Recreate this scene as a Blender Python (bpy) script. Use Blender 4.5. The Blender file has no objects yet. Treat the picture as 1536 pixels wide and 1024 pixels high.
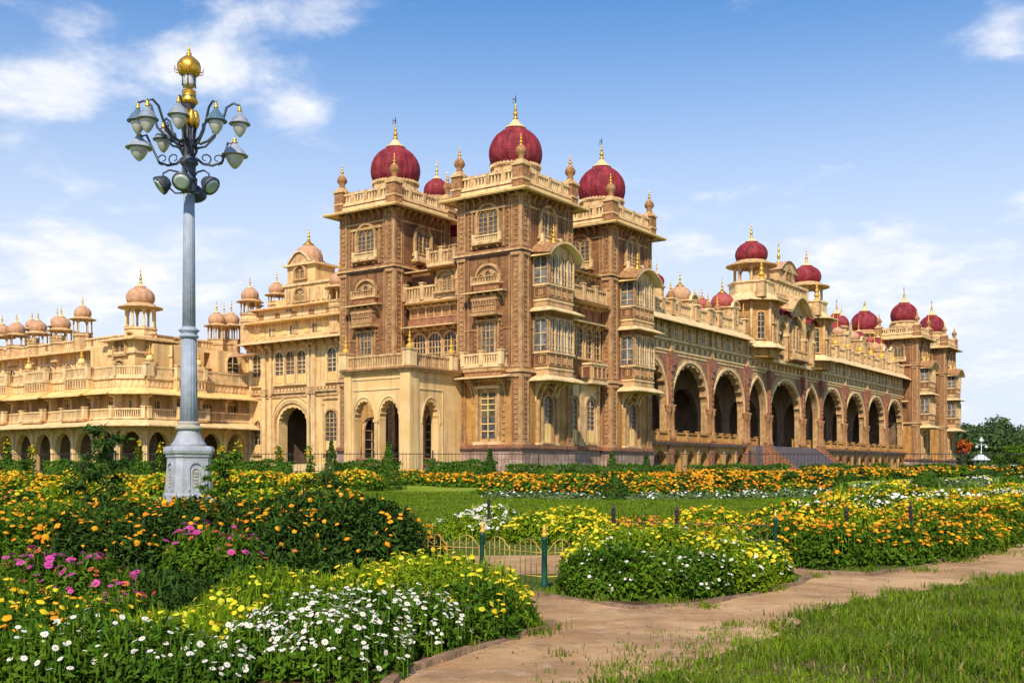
import bpy, bmesh, math, random
import numpy as np
from mathutils import Vector
R = math.radians
C = bpy.context.scene
col = C.collection
random.seed(7); rng = np.random.default_rng(7)

# ------------------------------------------------------------------ camera, sky, sun, exposure
EYE, FPX, CX, HY = 1.5, 1606.0, 768.0, 706.0          # eye height, focal length and principal point of the 1536x1024 photo
cd = bpy.data.cameras.new('camera'); cam = bpy.data.objects.new('camera', cd); col.objects.link(cam)
cam.location = (0, 0, EYE); cam.rotation_euler = (R(90), 0, 0)
cd.sensor_width = 36; cd.lens = 36 * FPX / 1536; cd.shift_y = (HY - 512) / 1536
cd.clip_start = 0.1; cd.clip_end = 5000
C.camera = cam

SUN_EL, SUN_AZ = R(43), R(188)                         # azimuth clockwise from +Y: the sun stands behind the camera, a little to its left
sd = bpy.data.lights.new('sun', 'SUN'); sun = bpy.data.objects.new('sun', sd); col.objects.link(sun)
sd.energy = 4.45; sd.angle = R(1.0); sd.color = (1.0, 0.89, 0.72)
sv = Vector((math.sin(SUN_AZ) * math.cos(SUN_EL), math.cos(SUN_AZ) * math.cos(SUN_EL), math.sin(SUN_EL)))
sun.rotation_euler = sv.to_track_quat('Z', 'Y').to_euler()

W = bpy.data.worlds.new('World'); C.world = W; W.use_nodes = True
def build_world():
    nt = W.node_tree; n = nt.nodes; l = nt.links; n.clear()
    out = n.new('ShaderNodeOutputWorld'); bg = n.new('ShaderNodeBackground'); bg.inputs[1].default_value = 0.115
    sky = n.new('ShaderNodeTexSky'); sky.sky_type = 'NISHITA'; sky.sun_disc = False
    sky.sun_elevation = SUN_EL; sky.sun_rotation = SUN_AZ; sky.air_density = 1.25; sky.dust_density = 0.6; sky.ozone_density = 2.2
    tc = n.new('ShaderNodeTexCoord')
    def math_(op, a, b=None, c=None, clamp=False):
        m = n.new('ShaderNodeMath'); m.operation = op; m.use_clamp = clamp
        for i, v in enumerate((a, b, c)):
            if v is None: continue
            if isinstance(v, (int, float)): m.inputs[i].default_value = v
            else: l.new(v, m.inputs[i])
        return m.outputs[0]
    sep = n.new('ShaderNodeSeparateXYZ'); l.new(tc.outputs['Generated'], sep.inputs[0])
    X, Y, Z = sep.outputs
    # cloud deck: directions spread on a plane overhead so that clouds flatten towards the horizon
    zz = math_('ADD', math_('MAXIMUM', Z, 0.0), 0.22)
    comb = n.new('ShaderNodeCombineXYZ')
    l.new(math_('DIVIDE', X, zz), comb.inputs[0]); l.new(math_('DIVIDE', Y, zz), comb.inputs[1])
    def noise(scale, detail, rough, off):
        mp = n.new('ShaderNodeMapping'); mp.inputs['Location'].default_value = off
        l.new(comb.outputs[0], mp.inputs[0])
        t = n.new('ShaderNodeTexNoise'); t.inputs['Scale'].default_value = scale; t.inputs['Detail'].default_value = detail
        t.inputs['Roughness'].default_value = rough; t.inputs['Distortion'].default_value = 0.25
        l.new(mp.outputs[0], t.inputs['Vector']); return t.outputs['Fac']
    big = noise(4.2, 10, 0.58, (3.1, 1.7, 0)); wisp = noise(9.0, 10, 0.62, (8.3, 4.4, 2))
    # banks of cumulus: bearing/elevation centres of the clouds
    acc = None
    for px, py, w, h, a in CLOUDS:
        d = Vector(((px - CX) / FPX, 1, (HY - py) / FPX)).normalized()
        dx = math_('MULTIPLY', math_('SUBTRACT', math_('DIVIDE', X, math_('MAXIMUM', Y, 0.05)), d.x / d.y), 1606.0 / w)
        dz = math_('MULTIPLY', math_('SUBTRACT', math_('DIVIDE', Z, math_('MAXIMUM', Y, 0.05)), d.z / d.y), 1606.0 / h)
        e = math_('ADD', math_('MULTIPLY', dx, dx), math_('MULTIPLY', dz, dz))
        g = math_('MULTIPLY', math_('EXPONENT', math_('MULTIPLY', e, -1.0)), a)
        acc = g if acc is None else math_('ADD', acc, g)
    back = math_('LESS_THAN', Y, 0.05)
    acc = math_('ADD', math_('MULTIPLY', acc, math_('SUBTRACT', 1.0, back)), math_('MULTIPLY', back, -0.5))
    dens = math_('ADD', math_('MULTIPLY', math_('SUBTRACT', big, 0.5), 2.6), math_('SUBTRACT', acc, 0.16))
    dens = math_('ADD', dens, math_('MULTIPLY', math_('SUBTRACT', wisp, 0.5), 0.7))
    mr = n.new('ShaderNodeMapRange'); mr.interpolation_type = 'SMOOTHSTEP'
    l.new(dens, mr.inputs[0]); mr.inputs[1].default_value = 0.0; mr.inputs[2].default_value = 0.88
    mr.inputs[3].default_value = 0; mr.inputs[4].default_value = 0.93
    # bright haze near the horizon
    hz = n.new('ShaderNodeMapRange'); hz.interpolation_type = 'SMOOTHSTEP'; l.new(Z, hz.inputs[0])
    hz.inputs[1].default_value = 0.44; hz.inputs[2].default_value = 0.10; hz.inputs[3].default_value = 0; hz.inputs[4].default_value = 0.9
    m0 = n.new('ShaderNodeMix'); m0.data_type = 'RGBA'; l.new(hz.outputs[0], m0.inputs[0]); m0.inputs[7].default_value = (6.5, 6.9, 7.9, 1)
    # keep the blue of the photo's sky: Nishita tinted a little
    tint = n.new('ShaderNodeMix'); tint.data_type = 'RGBA'; tint.blend_type = 'MULTIPLY'; tint.inputs[0].default_value = 1
    l.new(sky.outputs[0], tint.inputs[6]); tint.inputs[7].default_value = SKYTINT
    l.new(tint.outputs[2], m0.inputs[6])
    m1 = n.new('ShaderNodeMix'); m1.data_type = 'RGBA'; l.new(mr.outputs[0], m1.inputs[0])
    sh = n.new('ShaderNodeMapRange'); l.new(wisp, sh.inputs[0]); sh.inputs[1].default_value = 0.3; sh.inputs[2].default_value = 0.65
    cc = n.new('ShaderNodeMix'); cc.data_type = 'RGBA'; l.new(sh.outputs[0], cc.inputs[0])
    cc.inputs[6].default_value = (6.3, 6.8, 7.9, 1); cc.inputs[7].default_value = (8.6, 8.5, 8.6, 1)
    l.new(m0.outputs[2], m1.inputs[6]); l.new(cc.outputs[2], m1.inputs[7])
    l.new(m1.outputs[2], bg.inputs[0]); l.new(bg.outputs[0], out.inputs[0])
CLOUDS = [(150, 105, 190, 70, 0.9), (40, 130, 130, 50, 0.35), (330, 95, 90, 45, 0.3), (445, 165, 70, 40, 0.75), (460, 10, 120, 40, 0.5), (60, 10, 150, 40, 0.4), (30, 390, 240, 80, 0.65), (180, 440, 220, 60, 0.6),
          (1400, 400, 220, 70, 0.55), (1250, 470, 260, 80, 0.5), (1510, 50, 75, 55, 0.6), (1500, 200, 60, 40, 0.3), (1500, 560, 150, 70, 0.4), (1060, 330, 240, 120, 0.15), (640, 190, 200, 60, -0.25), (1050, 90, 350, 90, -0.5), (1250, 250, 160, 70, -0.2)]
SKYTINT = (0.52, 0.90, 1.26, 1)
build_world()
C.view_settings.view_transform = 'Standard'; C.view_settings.look = 'None'; C.view_settings.gamma = 1
C.view_settings.use_curve_mapping = False; C.view_settings.exposure = 0.15

# ------------------------------------------------------------------ materials
MAT = {}
def mat(name, c1, c2=None, rough=0.85, scale=1.5, stain=0.0, stain_col=(0.12, 0.07, 0.04), bump=0.0, bscale=8.0, metal=0.0, brick=None,
        island=0.0, transl=0.0, spec=0.3, wave=None, detail=6, contrast=(0.3, 0.7), obj=True):
    m = bpy.data.materials.new(name); m.use_nodes = True; MAT[name] = m
    nt = m.node_tree; n = nt.nodes; l = nt.links
    p = n['Principled BSDF']; p.inputs['Roughness'].default_value = rough; p.inputs['Metallic'].default_value = metal
    p.inputs['Specular IOR Level'].default_value = spec
    tc = n.new('ShaderNodeTexCoord'); vec = tc.outputs['Object']
    if c2 is None: c2 = tuple(x * 0.75 for x in c1)
    def mix(fac, a, b, mode='MIX'):
        x = n.new('ShaderNodeMix'); x.data_type = 'RGBA'; x.blend_type = mode
        for i, v in ((0, fac), (6, a), (7, b)):
            if isinstance(v, (int, float)): x.inputs[i].default_value = v
            elif isinstance(v, tuple): x.inputs[i].default_value = (*v, 1)
            else: l.new(v, x.inputs[i])
        return x.outputs[2]
    def noise(sc, det, v=None, mp=None):
        t = n.new('ShaderNodeTexNoise'); t.inputs['Scale'].default_value = sc; t.inputs['Detail'].default_value = det
        if mp:
            q = n.new('ShaderNodeMapping'); q.inputs['Scale'].default_value = mp; l.new(vec, q.inputs[0]); l.new(q.outputs[0], t.inputs['Vector'])
        else: l.new(vec, t.inputs['Vector'])
        return t.outputs['Fac']
    def ramp(f, lo, hi):
        r = n.new('ShaderNodeMapRange'); r.interpolation_type = 'SMOOTHSTEP'; l.new(f, r.inputs[0])
        r.inputs[1].default_value = lo; r.inputs[2].default_value = hi; return r.outputs[0]
    c = mix(ramp(noise(scale, detail), *contrast), c1, c2)
    hgt = None
    if brick:
        sp = n.new('ShaderNodeSeparateXYZ'); l.new(vec, sp.inputs[0])
        ad = n.new('ShaderNodeMath'); l.new(sp.outputs[0], ad.inputs[0]); l.new(sp.outputs[1], ad.inputs[1])
        cb = n.new('ShaderNodeCombineXYZ'); l.new(ad.outputs[0], cb.inputs[0]); l.new(sp.outputs[2], cb.inputs[1])
        b = n.new('ShaderNodeTexBrick'); l.new(cb.outputs[0], b.inputs['Vector'])
        b.inputs['Scale'].default_value = 1.0; b.inputs['Brick Width'].default_value = brick[0]; b.inputs['Row Height'].default_value = brick[1]
        b.inputs['Mortar Size'].default_value = brick[2]; b.inputs['Color1'].default_value = (1, 1, 1, 1)
        b.inputs['Color2'].default_value = (*brick[3], 1); b.inputs['Mortar'].default_value = (*brick[4], 1)
        c = mix(1.0, c, b.outputs['Color'], 'MULTIPLY'); hgt = b.outputs['Fac']
    if stain:
        s1 = ramp(noise(1.9, 9, mp=(1, 1, 0.08)), 0.50, 0.68)
        mm = n.new('ShaderNodeMath'); mm.operation = 'MULTIPLY'; l.new(s1, mm.inputs[0]); mm.inputs[1].default_value = stain
        c = mix(mm.outputs[0], c, stain_col)
        s2 = ramp(noise(5.5, 8), 0.55, 0.8)
        m2 = n.new('ShaderNodeMath'); m2.operation = 'MULTIPLY'; l.new(s2, m2.inputs[0]); m2.inputs[1].default_value = stain * 0.7
        c = mix(m2.outputs[0], c, stain_col)
    if island:
        g = n.new('ShaderNodeNewGeometry'); h = n.new('ShaderNodeHueSaturation')
        r1 = n.new('ShaderNodeMapRange'); l.new(g.outputs['Random Per Island'], r1.inputs[0]); r1.inputs[3].default_value = 1 - island; r1.inputs[4].default_value = 1 + island
        l.new(r1.outputs[0], h.inputs['Value'])
        w = n.new('ShaderNodeTexWhiteNoise'); w.noise_dimensions = '1D'; l.new(g.outputs['Random Per Island'], w.inputs['W'])
        r2 = n.new('ShaderNodeMapRange'); l.new(w.outputs['Value'], r2.inputs[0]); r2.inputs[3].default_value = 0.5 - 0.06 * island; r2.inputs[4].default_value = 0.5 + 0.04 * island
        l.new(r2.outputs[0], h.inputs['Hue']); l.new(c, h.inputs['Color']); c = h.outputs[0]
    l.new(c, p.inputs['Base Color'])
    if bump:
        bn = n.new('ShaderNodeBump'); bn.inputs['Strength'].default_value = bump; bn.inputs['Distance'].default_value = 0.06
        l.new(noise(bscale, 8), bn.inputs['Height']); l.new(bn.outputs[0], p.inputs['Normal'])
    if transl:
        t = n.new('ShaderNodeBsdfTranslucent'); l.new(c, t.inputs[0]); ms = n.new('ShaderNodeMixShader'); ms.inputs[0].default_value = transl
        l.new(p.outputs[0], ms.inputs[1]); l.new(t.outputs[0], ms.inputs[2]); l.new(ms.outputs[0], n['Material Output'].inputs[0])
    return m
mat('brick', (0.375, 0.176, 0.072), (0.21, 0.094, 0.040), scale=0.55, stain=0.85, stain_col=(0.105, 0.05, 0.03), bump=0.5, brick=(0.62, 0.2, 0.012, (0.72, 0.70, 0.68), (0.62, 0.55, 0.5)))
mat('ochre', (0.64, 0.345, 0.105), (0.44, 0.215, 0.062), scale=0.7, stain=0.6, stain_col=(0.24, 0.12, 0.045), bump=0.45, brick=(0.9, 0.32, 0.014, (0.84, 0.82, 0.80), (0.7, 0.62, 0.55)))
mat('tower_trim', (0.54, 0.315, 0.150), (0.36, 0.185, 0.08), scale=2.5, stain=0.5, stain_col=(0.17, 0.08, 0.04), bump=0.5)
mat('window_trim', (0.60, 0.375, 0.175), (0.41, 0.232, 0.096), scale=1.8, stain=0.65, stain_col=(0.20, 0.105, 0.05), bump=0.45)
mat('carved', (0.45, 0.23, 0.095), (0.27, 0.125, 0.05), scale=3, stain=0.4, stain_col=(0.17, 0.075, 0.04), bump=0.9, bscale=6)
mat('trim', (0.72, 0.475, 0.230), (0.52, 0.31, 0.135), scale=1.8, stain=0.6, stain_col=(0.24, 0.13, 0.065), bump=0.4)
mat('cream', (0.84, 0.575, 0.265), (0.73, 0.455, 0.18), scale=0.7, stain=0.55, stain_col=(0.40, 0.24, 0.12), bump=0.3)
mat('pale', (0.84, 0.625, 0.335), (0.70, 0.46, 0.21), scale=1.6, stain=0.5, stain_col=(0.36, 0.22, 0.12), bump=0.3)
mat('yellow', (0.86, 0.62, 0.25), (0.76, 0.50, 0.175), scale=1.1, stain=0.3, stain_col=(0.36, 0.19, 0.07), bump=0.3)
mat('redstone', (0.39, 0.175, 0.09), (0.25, 0.10, 0.052), scale=2.5, stain=0.45, stain_col=(0.12, 0.05, 0.04), bump=0.8, bscale=5)
mat('maroon_carving', (0.27, 0.085, 0.065), (0.40, 0.20, 0.12), scale=6, stain=0.3, bump=1.0, bscale=7)
mat('plinth', (0.52, 0.37, 0.30), (0.36, 0.23, 0.17), scale=1.2, stain=0.5, stain_col=(0.14, 0.09, 0.07), bump=0.4, brick=(1.4, 0.62, 0.02, (0.78, 0.74, 0.72), (0.5, 0.45, 0.4)))
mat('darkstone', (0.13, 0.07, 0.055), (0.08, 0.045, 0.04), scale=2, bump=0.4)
mat('step', (0.20, 0.165, 0.17), (0.135, 0.11, 0.115), scale=2, stain=0.3, bump=0.3)
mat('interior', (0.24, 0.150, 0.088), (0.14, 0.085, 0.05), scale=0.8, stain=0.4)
mat('wood', (0.25, 0.105, 0.055), (0.17, 0.07, 0.04), scale=4, bump=0.3, rough=0.6)
mat('glass', (0.035, 0.038, 0.045), (0.15, 0.12, 0.075), rough=0.2, scale=0.9, spec=0.45, island=0.7)
mat('curtain_glass', (0.24, 0.24, 0.245), (0.05, 0.052, 0.06), rough=0.2, scale=1.6, spec=0.4, island=0.6)
mat('dome_red', (0.33, 0.036, 0.046), (0.165, 0.012, 0.020), rough=0.68, scale=1.2, stain=0.5, stain_col=(0.36, 0.085, 0.085), bump=0.3, spec=0.22, brick=(60.0, 0.30, 0.022, (0.90, 0.90, 0.90), (0.62, 0.6, 0.6)))
mat('dome_pink', (0.62, 0.36, 0.20), (0.47, 0.235, 0.125), rough=0.7, scale=3, stain=0.35, stain_col=(0.62, 0.36, 0.2), bump=0.3)
mat('dome_rose', (0.45, 0.085, 0.075), (0.36, 0.06, 0.055), rough=0.6, scale=3, stain=0.3, stain_col=(0.5, 0.25, 0.15), bump=0.2)
mat('gold', (0.86, 0.50, 0.075), (0.62, 0.31, 0.035), rough=0.34, metal=0.75, scale=8, stain=0.25, stain_col=(0.25, 0.12, 0.02), bump=0.3, bscale=14)
mat('wire', (0.06, 0.07, 0.05), (0.16, 0.12, 0.05), scale=8)
mat('rail_gold', (0.64, 0.43, 0.09), (0.36, 0.24, 0.06), rough=0.5, metal=0.2, scale=9, stain=0.5, stain_col=(0.05, 0.06, 0.03))
mat('gold_paint', (0.78, 0.46, 0.07), (0.6, 0.32, 0.05), rough=0.5, metal=0.25, scale=6)
mat('lamp_hood_grey', (0.29, 0.33, 0.40), (0.18, 0.21, 0.26), rough=0.5, scale=5, stain=0.6, stain_col=(0.36, 0.34, 0.32))
mat('lamp_grey', (0.37, 0.41, 0.49), (0.27, 0.305, 0.37), rough=0.6, scale=2.5, stain=0.45, stain_col=(0.20, 0.18, 0.17), metal=0.0, bump=0.15)
mat('lamp_base_grey', (0.44, 0.455, 0.50), (0.32, 0.335, 0.38), rough=0.6, scale=2.5, stain=0.45, stain_col=(0.28, 0.22, 0.16), bump=0.4)
mat('lamp_iron', (0.085, 0.105, 0.14), (0.05, 0.06, 0.08), rough=0.5, metal=0.4, scale=5, stain=0.3, stain_col=(0.2, 0.11, 0.05))
mat('lamp_blue', (0.055, 0.14, 0.19), (0.10, 0.16, 0.22), rough=0.5, scale=4, stain=0.4, stain_col=(0.28, 0.3, 0.33))
mat('lamp_glass', (0.58, 0.57, 0.52), (0.44, 0.42, 0.34), rough=0.15, scale=4, spec=0.7)
mat('lens', (0.30, 0.40, 0.40), (0.42, 0.48, 0.44), rough=0.12, scale=4, spec=0.8)
mat('stone_white', (0.50, 0.46, 0.38), (0.36, 0.33, 0.27), scale=3, stain=0.4, stain_col=(0.2, 0.2, 0.12), bump=0.6)
mat('post_green', (0.012, 0.085, 0.055), (0.008, 0.05, 0.035), rough=0.4, scale=8, stain=0.3, stain_col=(0.06, 0.05, 0.03))
mat('fence_iron', (0.035, 0.028, 0.028), rough=0.6)
mat('soil', (0.085, 0.05, 0.03), (0.13, 0.075, 0.042), scale=6, bump=1.0, bscale=12, spec=0.03)
mat('ground', (0.08, 0.11, 0.018), (0.09, 0.13, 0.025), scale=0.5, bump=0.8, bscale=9, spec=0.03)
mat('turf', (0.10, 0.115, 0.022), (0.17, 0.125, 0.06), scale=2.2, bump=1.0, bscale=20, spec=0.03)
mat('lawn', (0.20, 0.275, 0.022), (0.27, 0.33, 0.04), scale=0.35, bump=1.0, bscale=14, stain=0.25, stain_col=(0.17, 0.19, 0.05), spec=0.03)
mat('edging', (0.34, 0.215, 0.13), (0.2, 0.125, 0.08), scale=4, stain=0.4, stain_col=(0.1, 0.09, 0.05), bump=0.8, bscale=10, spec=0.03)
mat('bark', (0.10, 0.065, 0.04), (0.06, 0.04, 0.025), scale=6, bump=0.8)
mat('stalk', (0.085, 0.14, 0.03), (0.06, 0.10, 0.02), scale=6)
mat('leaf', (0.105, 0.200, 0.010), (0.062, 0.138, 0.009), island=0.4, transl=0.28, rough=0.7, spec=0.12, scale=1.5)
mat('leaf_dark', (0.052, 0.108, 0.011), (0.032, 0.075, 0.010), island=0.42, transl=0.2, rough=0.7, spec=0.12, scale=1.5)
mat('leaf_lime', (0.235, 0.335, 0.010), (0.155, 0.255, 0.010), island=0.36, transl=0.35, rough=0.7, spec=0.12, scale=1.5)
mat('leaf_grey', (0.15, 0.22, 0.07), (0.11, 0.17, 0.05), island=0.3, transl=0.25, rough=0.6, scale=1.5)
mat('leaf_hedge', (0.065, 0.145, 0.010), (0.042, 0.10, 0.010), island=0.35, transl=0.2, rough=0.7, spec=0.12, scale=1.2)
mat('leaf_tree', (0.095, 0.155, 0.045), (0.062, 0.11, 0.036), island=0.35, transl=0.25, rough=0.7, spec=0.12, scale=0.4)  # far trees: distance haze put into the leaf colour, paler and bluer
mat('leaf_orange', (0.62, 0.16, 0.02), (0.5, 0.10, 0.02), island=0.3, transl=0.3)
mat('grass_blade', (0.185, 0.275, 0.013), (0.105, 0.180, 0.010), island=0.42, transl=0.35, rough=0.7, spec=0.12, scale=0.8)
mat('grass_dry', (0.34, 0.27, 0.10), (0.24, 0.2, 0.07), island=0.3, transl=0.2)
mat('petal_orange', (0.85, 0.26, 0.008), (0.80, 0.36, 0.012), island=0.22, transl=0.25, scale=1)
mat('petal_amber', (0.85, 0.45, 0.012), (0.82, 0.34, 0.01), island=0.2, transl=0.25, scale=1)
mat('petal_yellow', (0.84, 0.66, 0.02), (0.78, 0.56, 0.015), island=0.18, transl=0.25, scale=1)
mat('petal_lemon', (0.78, 0.74, 0.05), (0.66, 0.62, 0.03), island=0.18, transl=0.25, scale=1)
mat('petal_white', (0.86, 0.85, 0.78), (0.80, 0.78, 0.70), island=0.1, transl=0.2, scale=1)
mat('petal_magenta', (0.62, 0.045, 0.30), (0.70, 0.10, 0.38), island=0.25, transl=0.25, scale=2)
mat('petal_coral', (0.75, 0.12, 0.06), (0.7, 0.2, 0.05), island=0.25, transl=0.25, scale=2)
mat('flower_eye', (0.75, 0.42, 0.015), (0.6, 0.28, 0.01), island=0.2)
mat('car_white', (0.75, 0.75, 0.76), rough=0.3, spec=0.6); mat('car_blue', (0.04, 0.09, 0.24), rough=0.3, spec=0.6); mat('car_red', (0.32, 0.05, 0.04), rough=0.3, spec=0.6)
mat('tyre', (0.02, 0.02, 0.02)); mat('kiosk_blue', (0.22, 0.42, 0.62), (0.3, 0.5, 0.68)); mat('kiosk_white', (0.72, 0.74, 0.76))
mat('dirt', (0.64, 0.395, 0.200), (0.46, 0.260, 0.125), scale=0.8, stain=0.0, bump=0.5, bscale=42, detail=10, contrast=(0.35, 0.65), spec=0.03)
def dirt_extra():
    nt = MAT['dirt'].node_tree; n = nt.nodes; l = nt.links; p = n['Principled BSDF']; src = p.inputs['Base Color'].links[0].from_socket
    tc = n.new('ShaderNodeTexCoord')
    def layer(src, sc, lo, hi, colr, amt):
        t = n.new('ShaderNodeTexNoise'); t.inputs['Scale'].default_value = sc; t.inputs['Detail'].default_value = 8; t.inputs['Roughness'].default_value = 0.65
        l.new(tc.outputs['Object'], t.inputs['Vector']); r = n.new('ShaderNodeMapRange'); l.new(t.outputs['Fac'], r.inputs[0])
        r.inputs[1].default_value = lo; r.inputs[2].default_value = hi; r.inputs[4].default_value = amt
        x = n.new('ShaderNodeMix'); x.data_type = 'RGBA'; l.new(r.outputs[0], x.inputs[0]); l.new(src, x.inputs[6]); x.inputs[7].default_value = (*colr, 1); return x.outputs[2]
    a = layer(src, 0.6, 0.47, 0.66, (0.30, 0.175, 0.095), 0.85); a = layer(a, 1.7, 0.5, 0.64, (0.27, 0.155, 0.085), 0.6); a = layer(a, 3.1, 0.54, 0.7, (0.70, 0.50, 0.33), 0.55)
    a = layer(a, 7, 0.58, 0.72, (0.25, 0.15, 0.085), 0.85)
    a = layer(a, 60, 0.55, 0.75, (0.27, 0.16, 0.09), 0.6)
    a = layer(a, 26, 0.62, 0.72, (0.66, 0.46, 0.30), 0.7)
    l.new(a, p.inputs['Base Color'])
dirt_extra()

# ------------------------------------------------------------------ helpers
def tag(o, label=None, cat=None, group=None, kind=None):
    if label: o['label'] = label
    if cat: o['category'] = cat
    if group: o['group'] = group
    if kind: o['kind'] = kind
    return o
def empty(name, loc=(0, 0, 0), rz=0.0, parent=None):
    o = bpy.data.objects.new(name, None); o.empty_display_size = 0.5; col.objects.link(o); o.location = loc; o.rotation_euler = (0, 0, rz); o.parent = parent; return o
def copy_tree(o, parent=None):
    c = o.copy(); col.objects.link(c); c.parent = parent
    for ch in list(o.children): copy_tree(ch, c)
    return c
class MB:
    def __init__(s): s.v = []; s.f = []; s.m = []; s.sm = []
    def poly(s, pts, m, smooth=False):
        k = len(s.v); s.v.extend(pts); s.f.append(tuple(range(k, k + len(pts)))); s.m.append(m); s.sm.append(smooth)
    def hexa(s, p, m):          # p: 8 points, bottom ring 0-3 and top ring 4-7
        k = len(s.v); s.v.extend(p)
        for q in ((0, 3, 2, 1), (4, 5, 6, 7), (0, 1, 5, 4), (1, 2, 6, 5), (2, 3, 7, 6), (3, 0, 4, 7)):
            s.f.append(tuple(k + i for i in q)); s.m.append(m); s.sm.append(False)
    def box(s, F, s0, s1, d0, d1, z0, z1, m):
        s.hexa([F(s0, d0, z0), F(s1, d0, z0), F(s1, d1, z0), F(s0, d1, z0), F(s0, d0, z1), F(s1, d0, z1), F(s1, d1, z1), F(s0, d1, z1)], m)
    def frus(s, x, y, h0, h1, z0, z1, m, hy0=None, hy1=None):
        hy0 = h0 if hy0 is None else hy0; hy1 = h1 if hy1 is None else hy1
        s.hexa([(x - h0, y - hy0, z0), (x + h0, y - hy0, z0), (x + h0, y + hy0, z0), (x - h0, y + hy0, z0),
                (x - h1, y - hy1, z1), (x + h1, y - hy1, z1), (x + h1, y + hy1, z1), (x - h1, y + hy1, z1)], m)
    def bx(s, x0, x1, y0, y1, z0, z1, m): s.box(I, x0, x1, y0, y1, z0, z1, m)
    def prism(s, F, prof, s0, s1, m, smooth=False):     # prof: list of (d,z), extruded along s
        a = [F(s0, d, z) for d, z in prof]; b = [F(s1, d, z) for d, z in prof]; n = len(prof)
        s.poly(a, m); s.poly(b[::-1], m)
        for i in range(n): j = (i + 1) % n; s.poly([a[i], b[i], b[j], a[j]], m, smooth)
    def extr(s, F, prof, d0, d1, m):                     # prof: list of (s,z), extruded along d
        a = [F(q, d1, z) for q, z in prof]; b = [F(q, d0, z) for q, z in prof]; n = len(prof)
        s.poly(a, m); s.poly(b[::-1], m)
        for i in range(n): j = (i + 1) % n; s.poly([a[i], b[i], b[j], a[j]], m)
    def lathe(s, x, y, prof, m, seg=16, rib=0, amp=0.0, rot=0.0, smooth=True, cap=True):   # prof: (r,z)
        k = len(s.v); n = len(prof)
        for i, (r, z) in enumerate(prof):
            for j in range(seg):
                a = rot + 2 * math.pi * j / seg
                rr = r * (1 - amp * abs(math.cos(rib * a / 2)) ** 3) if rib else r
                s.v.append((x + rr * math.cos(a), y + rr * math.sin(a), z))
        for i in range(n - 1):
            for j in range(seg):
                j2 = (j + 1) % seg
                s.f.append((k + i * seg + j, k + i * seg + j2, k + (i + 1) * seg + j2, k + (i + 1) * seg + j)); s.m.append(m); s.sm.append(smooth)
        if cap:
            s.f.append(tuple(k + j for j in range(seg))[::-1]); s.m.append(m); s.sm.append(False)
            s.f.append(tuple(k + (n - 1) * seg + j for j in range(seg))); s.m.append(m); s.sm.append(False)
    def tube(s, pts, r, m, seg=6, r2=None):
        k = len(s.v); n = len(pts); r2 = r if r2 is None else r2
        for i, p in enumerate(pts):
            p = Vector(p); t = (Vector(pts[min(i + 1, n - 1)]) - Vector(pts[max(i - 1, 0)])).normalized()
            u = t.cross(Vector((0.13, 0.21, 1))); u = u.normalized() if u.length > 1e-4 else Vector((1, 0, 0)); w = t.cross(u)
            rr = r + (r2 - r) * i / max(1, n - 1)
            for j in range(seg):
                a = 2 * math.pi * j / seg; s.v.append(tuple(p + u * rr * math.cos(a) + w * rr * math.sin(a)))
        for i in range(n - 1):
            for j in range(seg):
                j2 = (j + 1) % seg
                s.f.append((k + i * seg + j, k + i * seg + j2, k + (i + 1) * seg + j2, k + (i + 1) * seg + j)); s.m.append(m); s.sm.append(True)
        s.f.append(tuple(k + j for j in range(seg))); s.m.append(m); s.sm.append(False)
        s.f.append(tuple(k + (n - 1) * seg + j for j in range(seg))[::-1]); s.m.append(m); s.sm.append(False)
    def build(s, name, parent=None, loc=None):
        me = bpy.data.meshes.new(name); me.from_pydata([tuple(p) for p in s.v], [], s.f)
        used = []
        for m in s.m:
            if m not in used: used.append(m)
        for m in used: me.materials.append(MAT[m])
        ix = {m: i for i, m in enumerate(used)}
        me.polygons.foreach_set('material_index', [ix[m] for m in s.m]); me.polygons.foreach_set('use_smooth', s.sm)
        bm = bmesh.new(); bm.from_mesh(me); bmesh.ops.remove_doubles(bm, verts=bm.verts, dist=1e-5); bmesh.ops.recalc_face_normals(bm, faces=bm.faces); bm.to_mesh(me); bm.free()
        o = bpy.data.objects.new(name, me); col.objects.link(o)
        if parent: o.parent = parent
        if loc: o.location = loc
        return o
def I(s, d, z): return (s, d, z)
def FY(y0): return lambda s, d, z: (s, y0 - d, z)                 # wall facing -y, s = x
def FX(x0): return lambda s, d, z: (x0 - d, s, z)                 # wall facing -x, s = y
def FS(p0, p1):                                                   # wall from p0 to p1, outward normal on the left-front side
    a = Vector((p1[0] - p0[0], p1[1] - p0[1])); L = a.length; a /= L; n = Vector((-a.y, a.x))
    if n.x + n.y > 0: n = -n
    return (lambda s, d, z: (p0[0] + a.x * s + n.x * d, p0[1] + a.y * s + n.y * d, z)), L
def side(F, s0, sgn): return lambda s, d, z: F(s0 + sgn * d, s, z)   # side face of something standing out of wall F
# where things stand: photo column/row -> palace coordinates (origin: foot of the nearest tower corner)
PA = math.atan2(0.8133, 0.5819); OX, OY = 0.785, 90.0; ca, sa = math.cos(PA), math.sin(PA)
def wx(x, y): return OX + ca * x - sa * y, OY + sa * x + ca * y
def col_x(px, y): u = (px - CX) / FPX; return (u * (OY + ca * y) - OX + sa * y) / (ca - sa * u)
def col_y(px, x): u = (px - CX) / FPX; return (OX + ca * x - u * (OY + sa * x)) / (sa + ca * u)
def row_z(py, x, y): return EYE + (HY - py) * wx(x, y)[1] / FPX
def gz(Y):
    t = min(1, max(0, (Y - 44) / 34)); return 1.2 * t * t * (3 - 2 * t)
GP = 1.15       # ground at the palace

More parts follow.
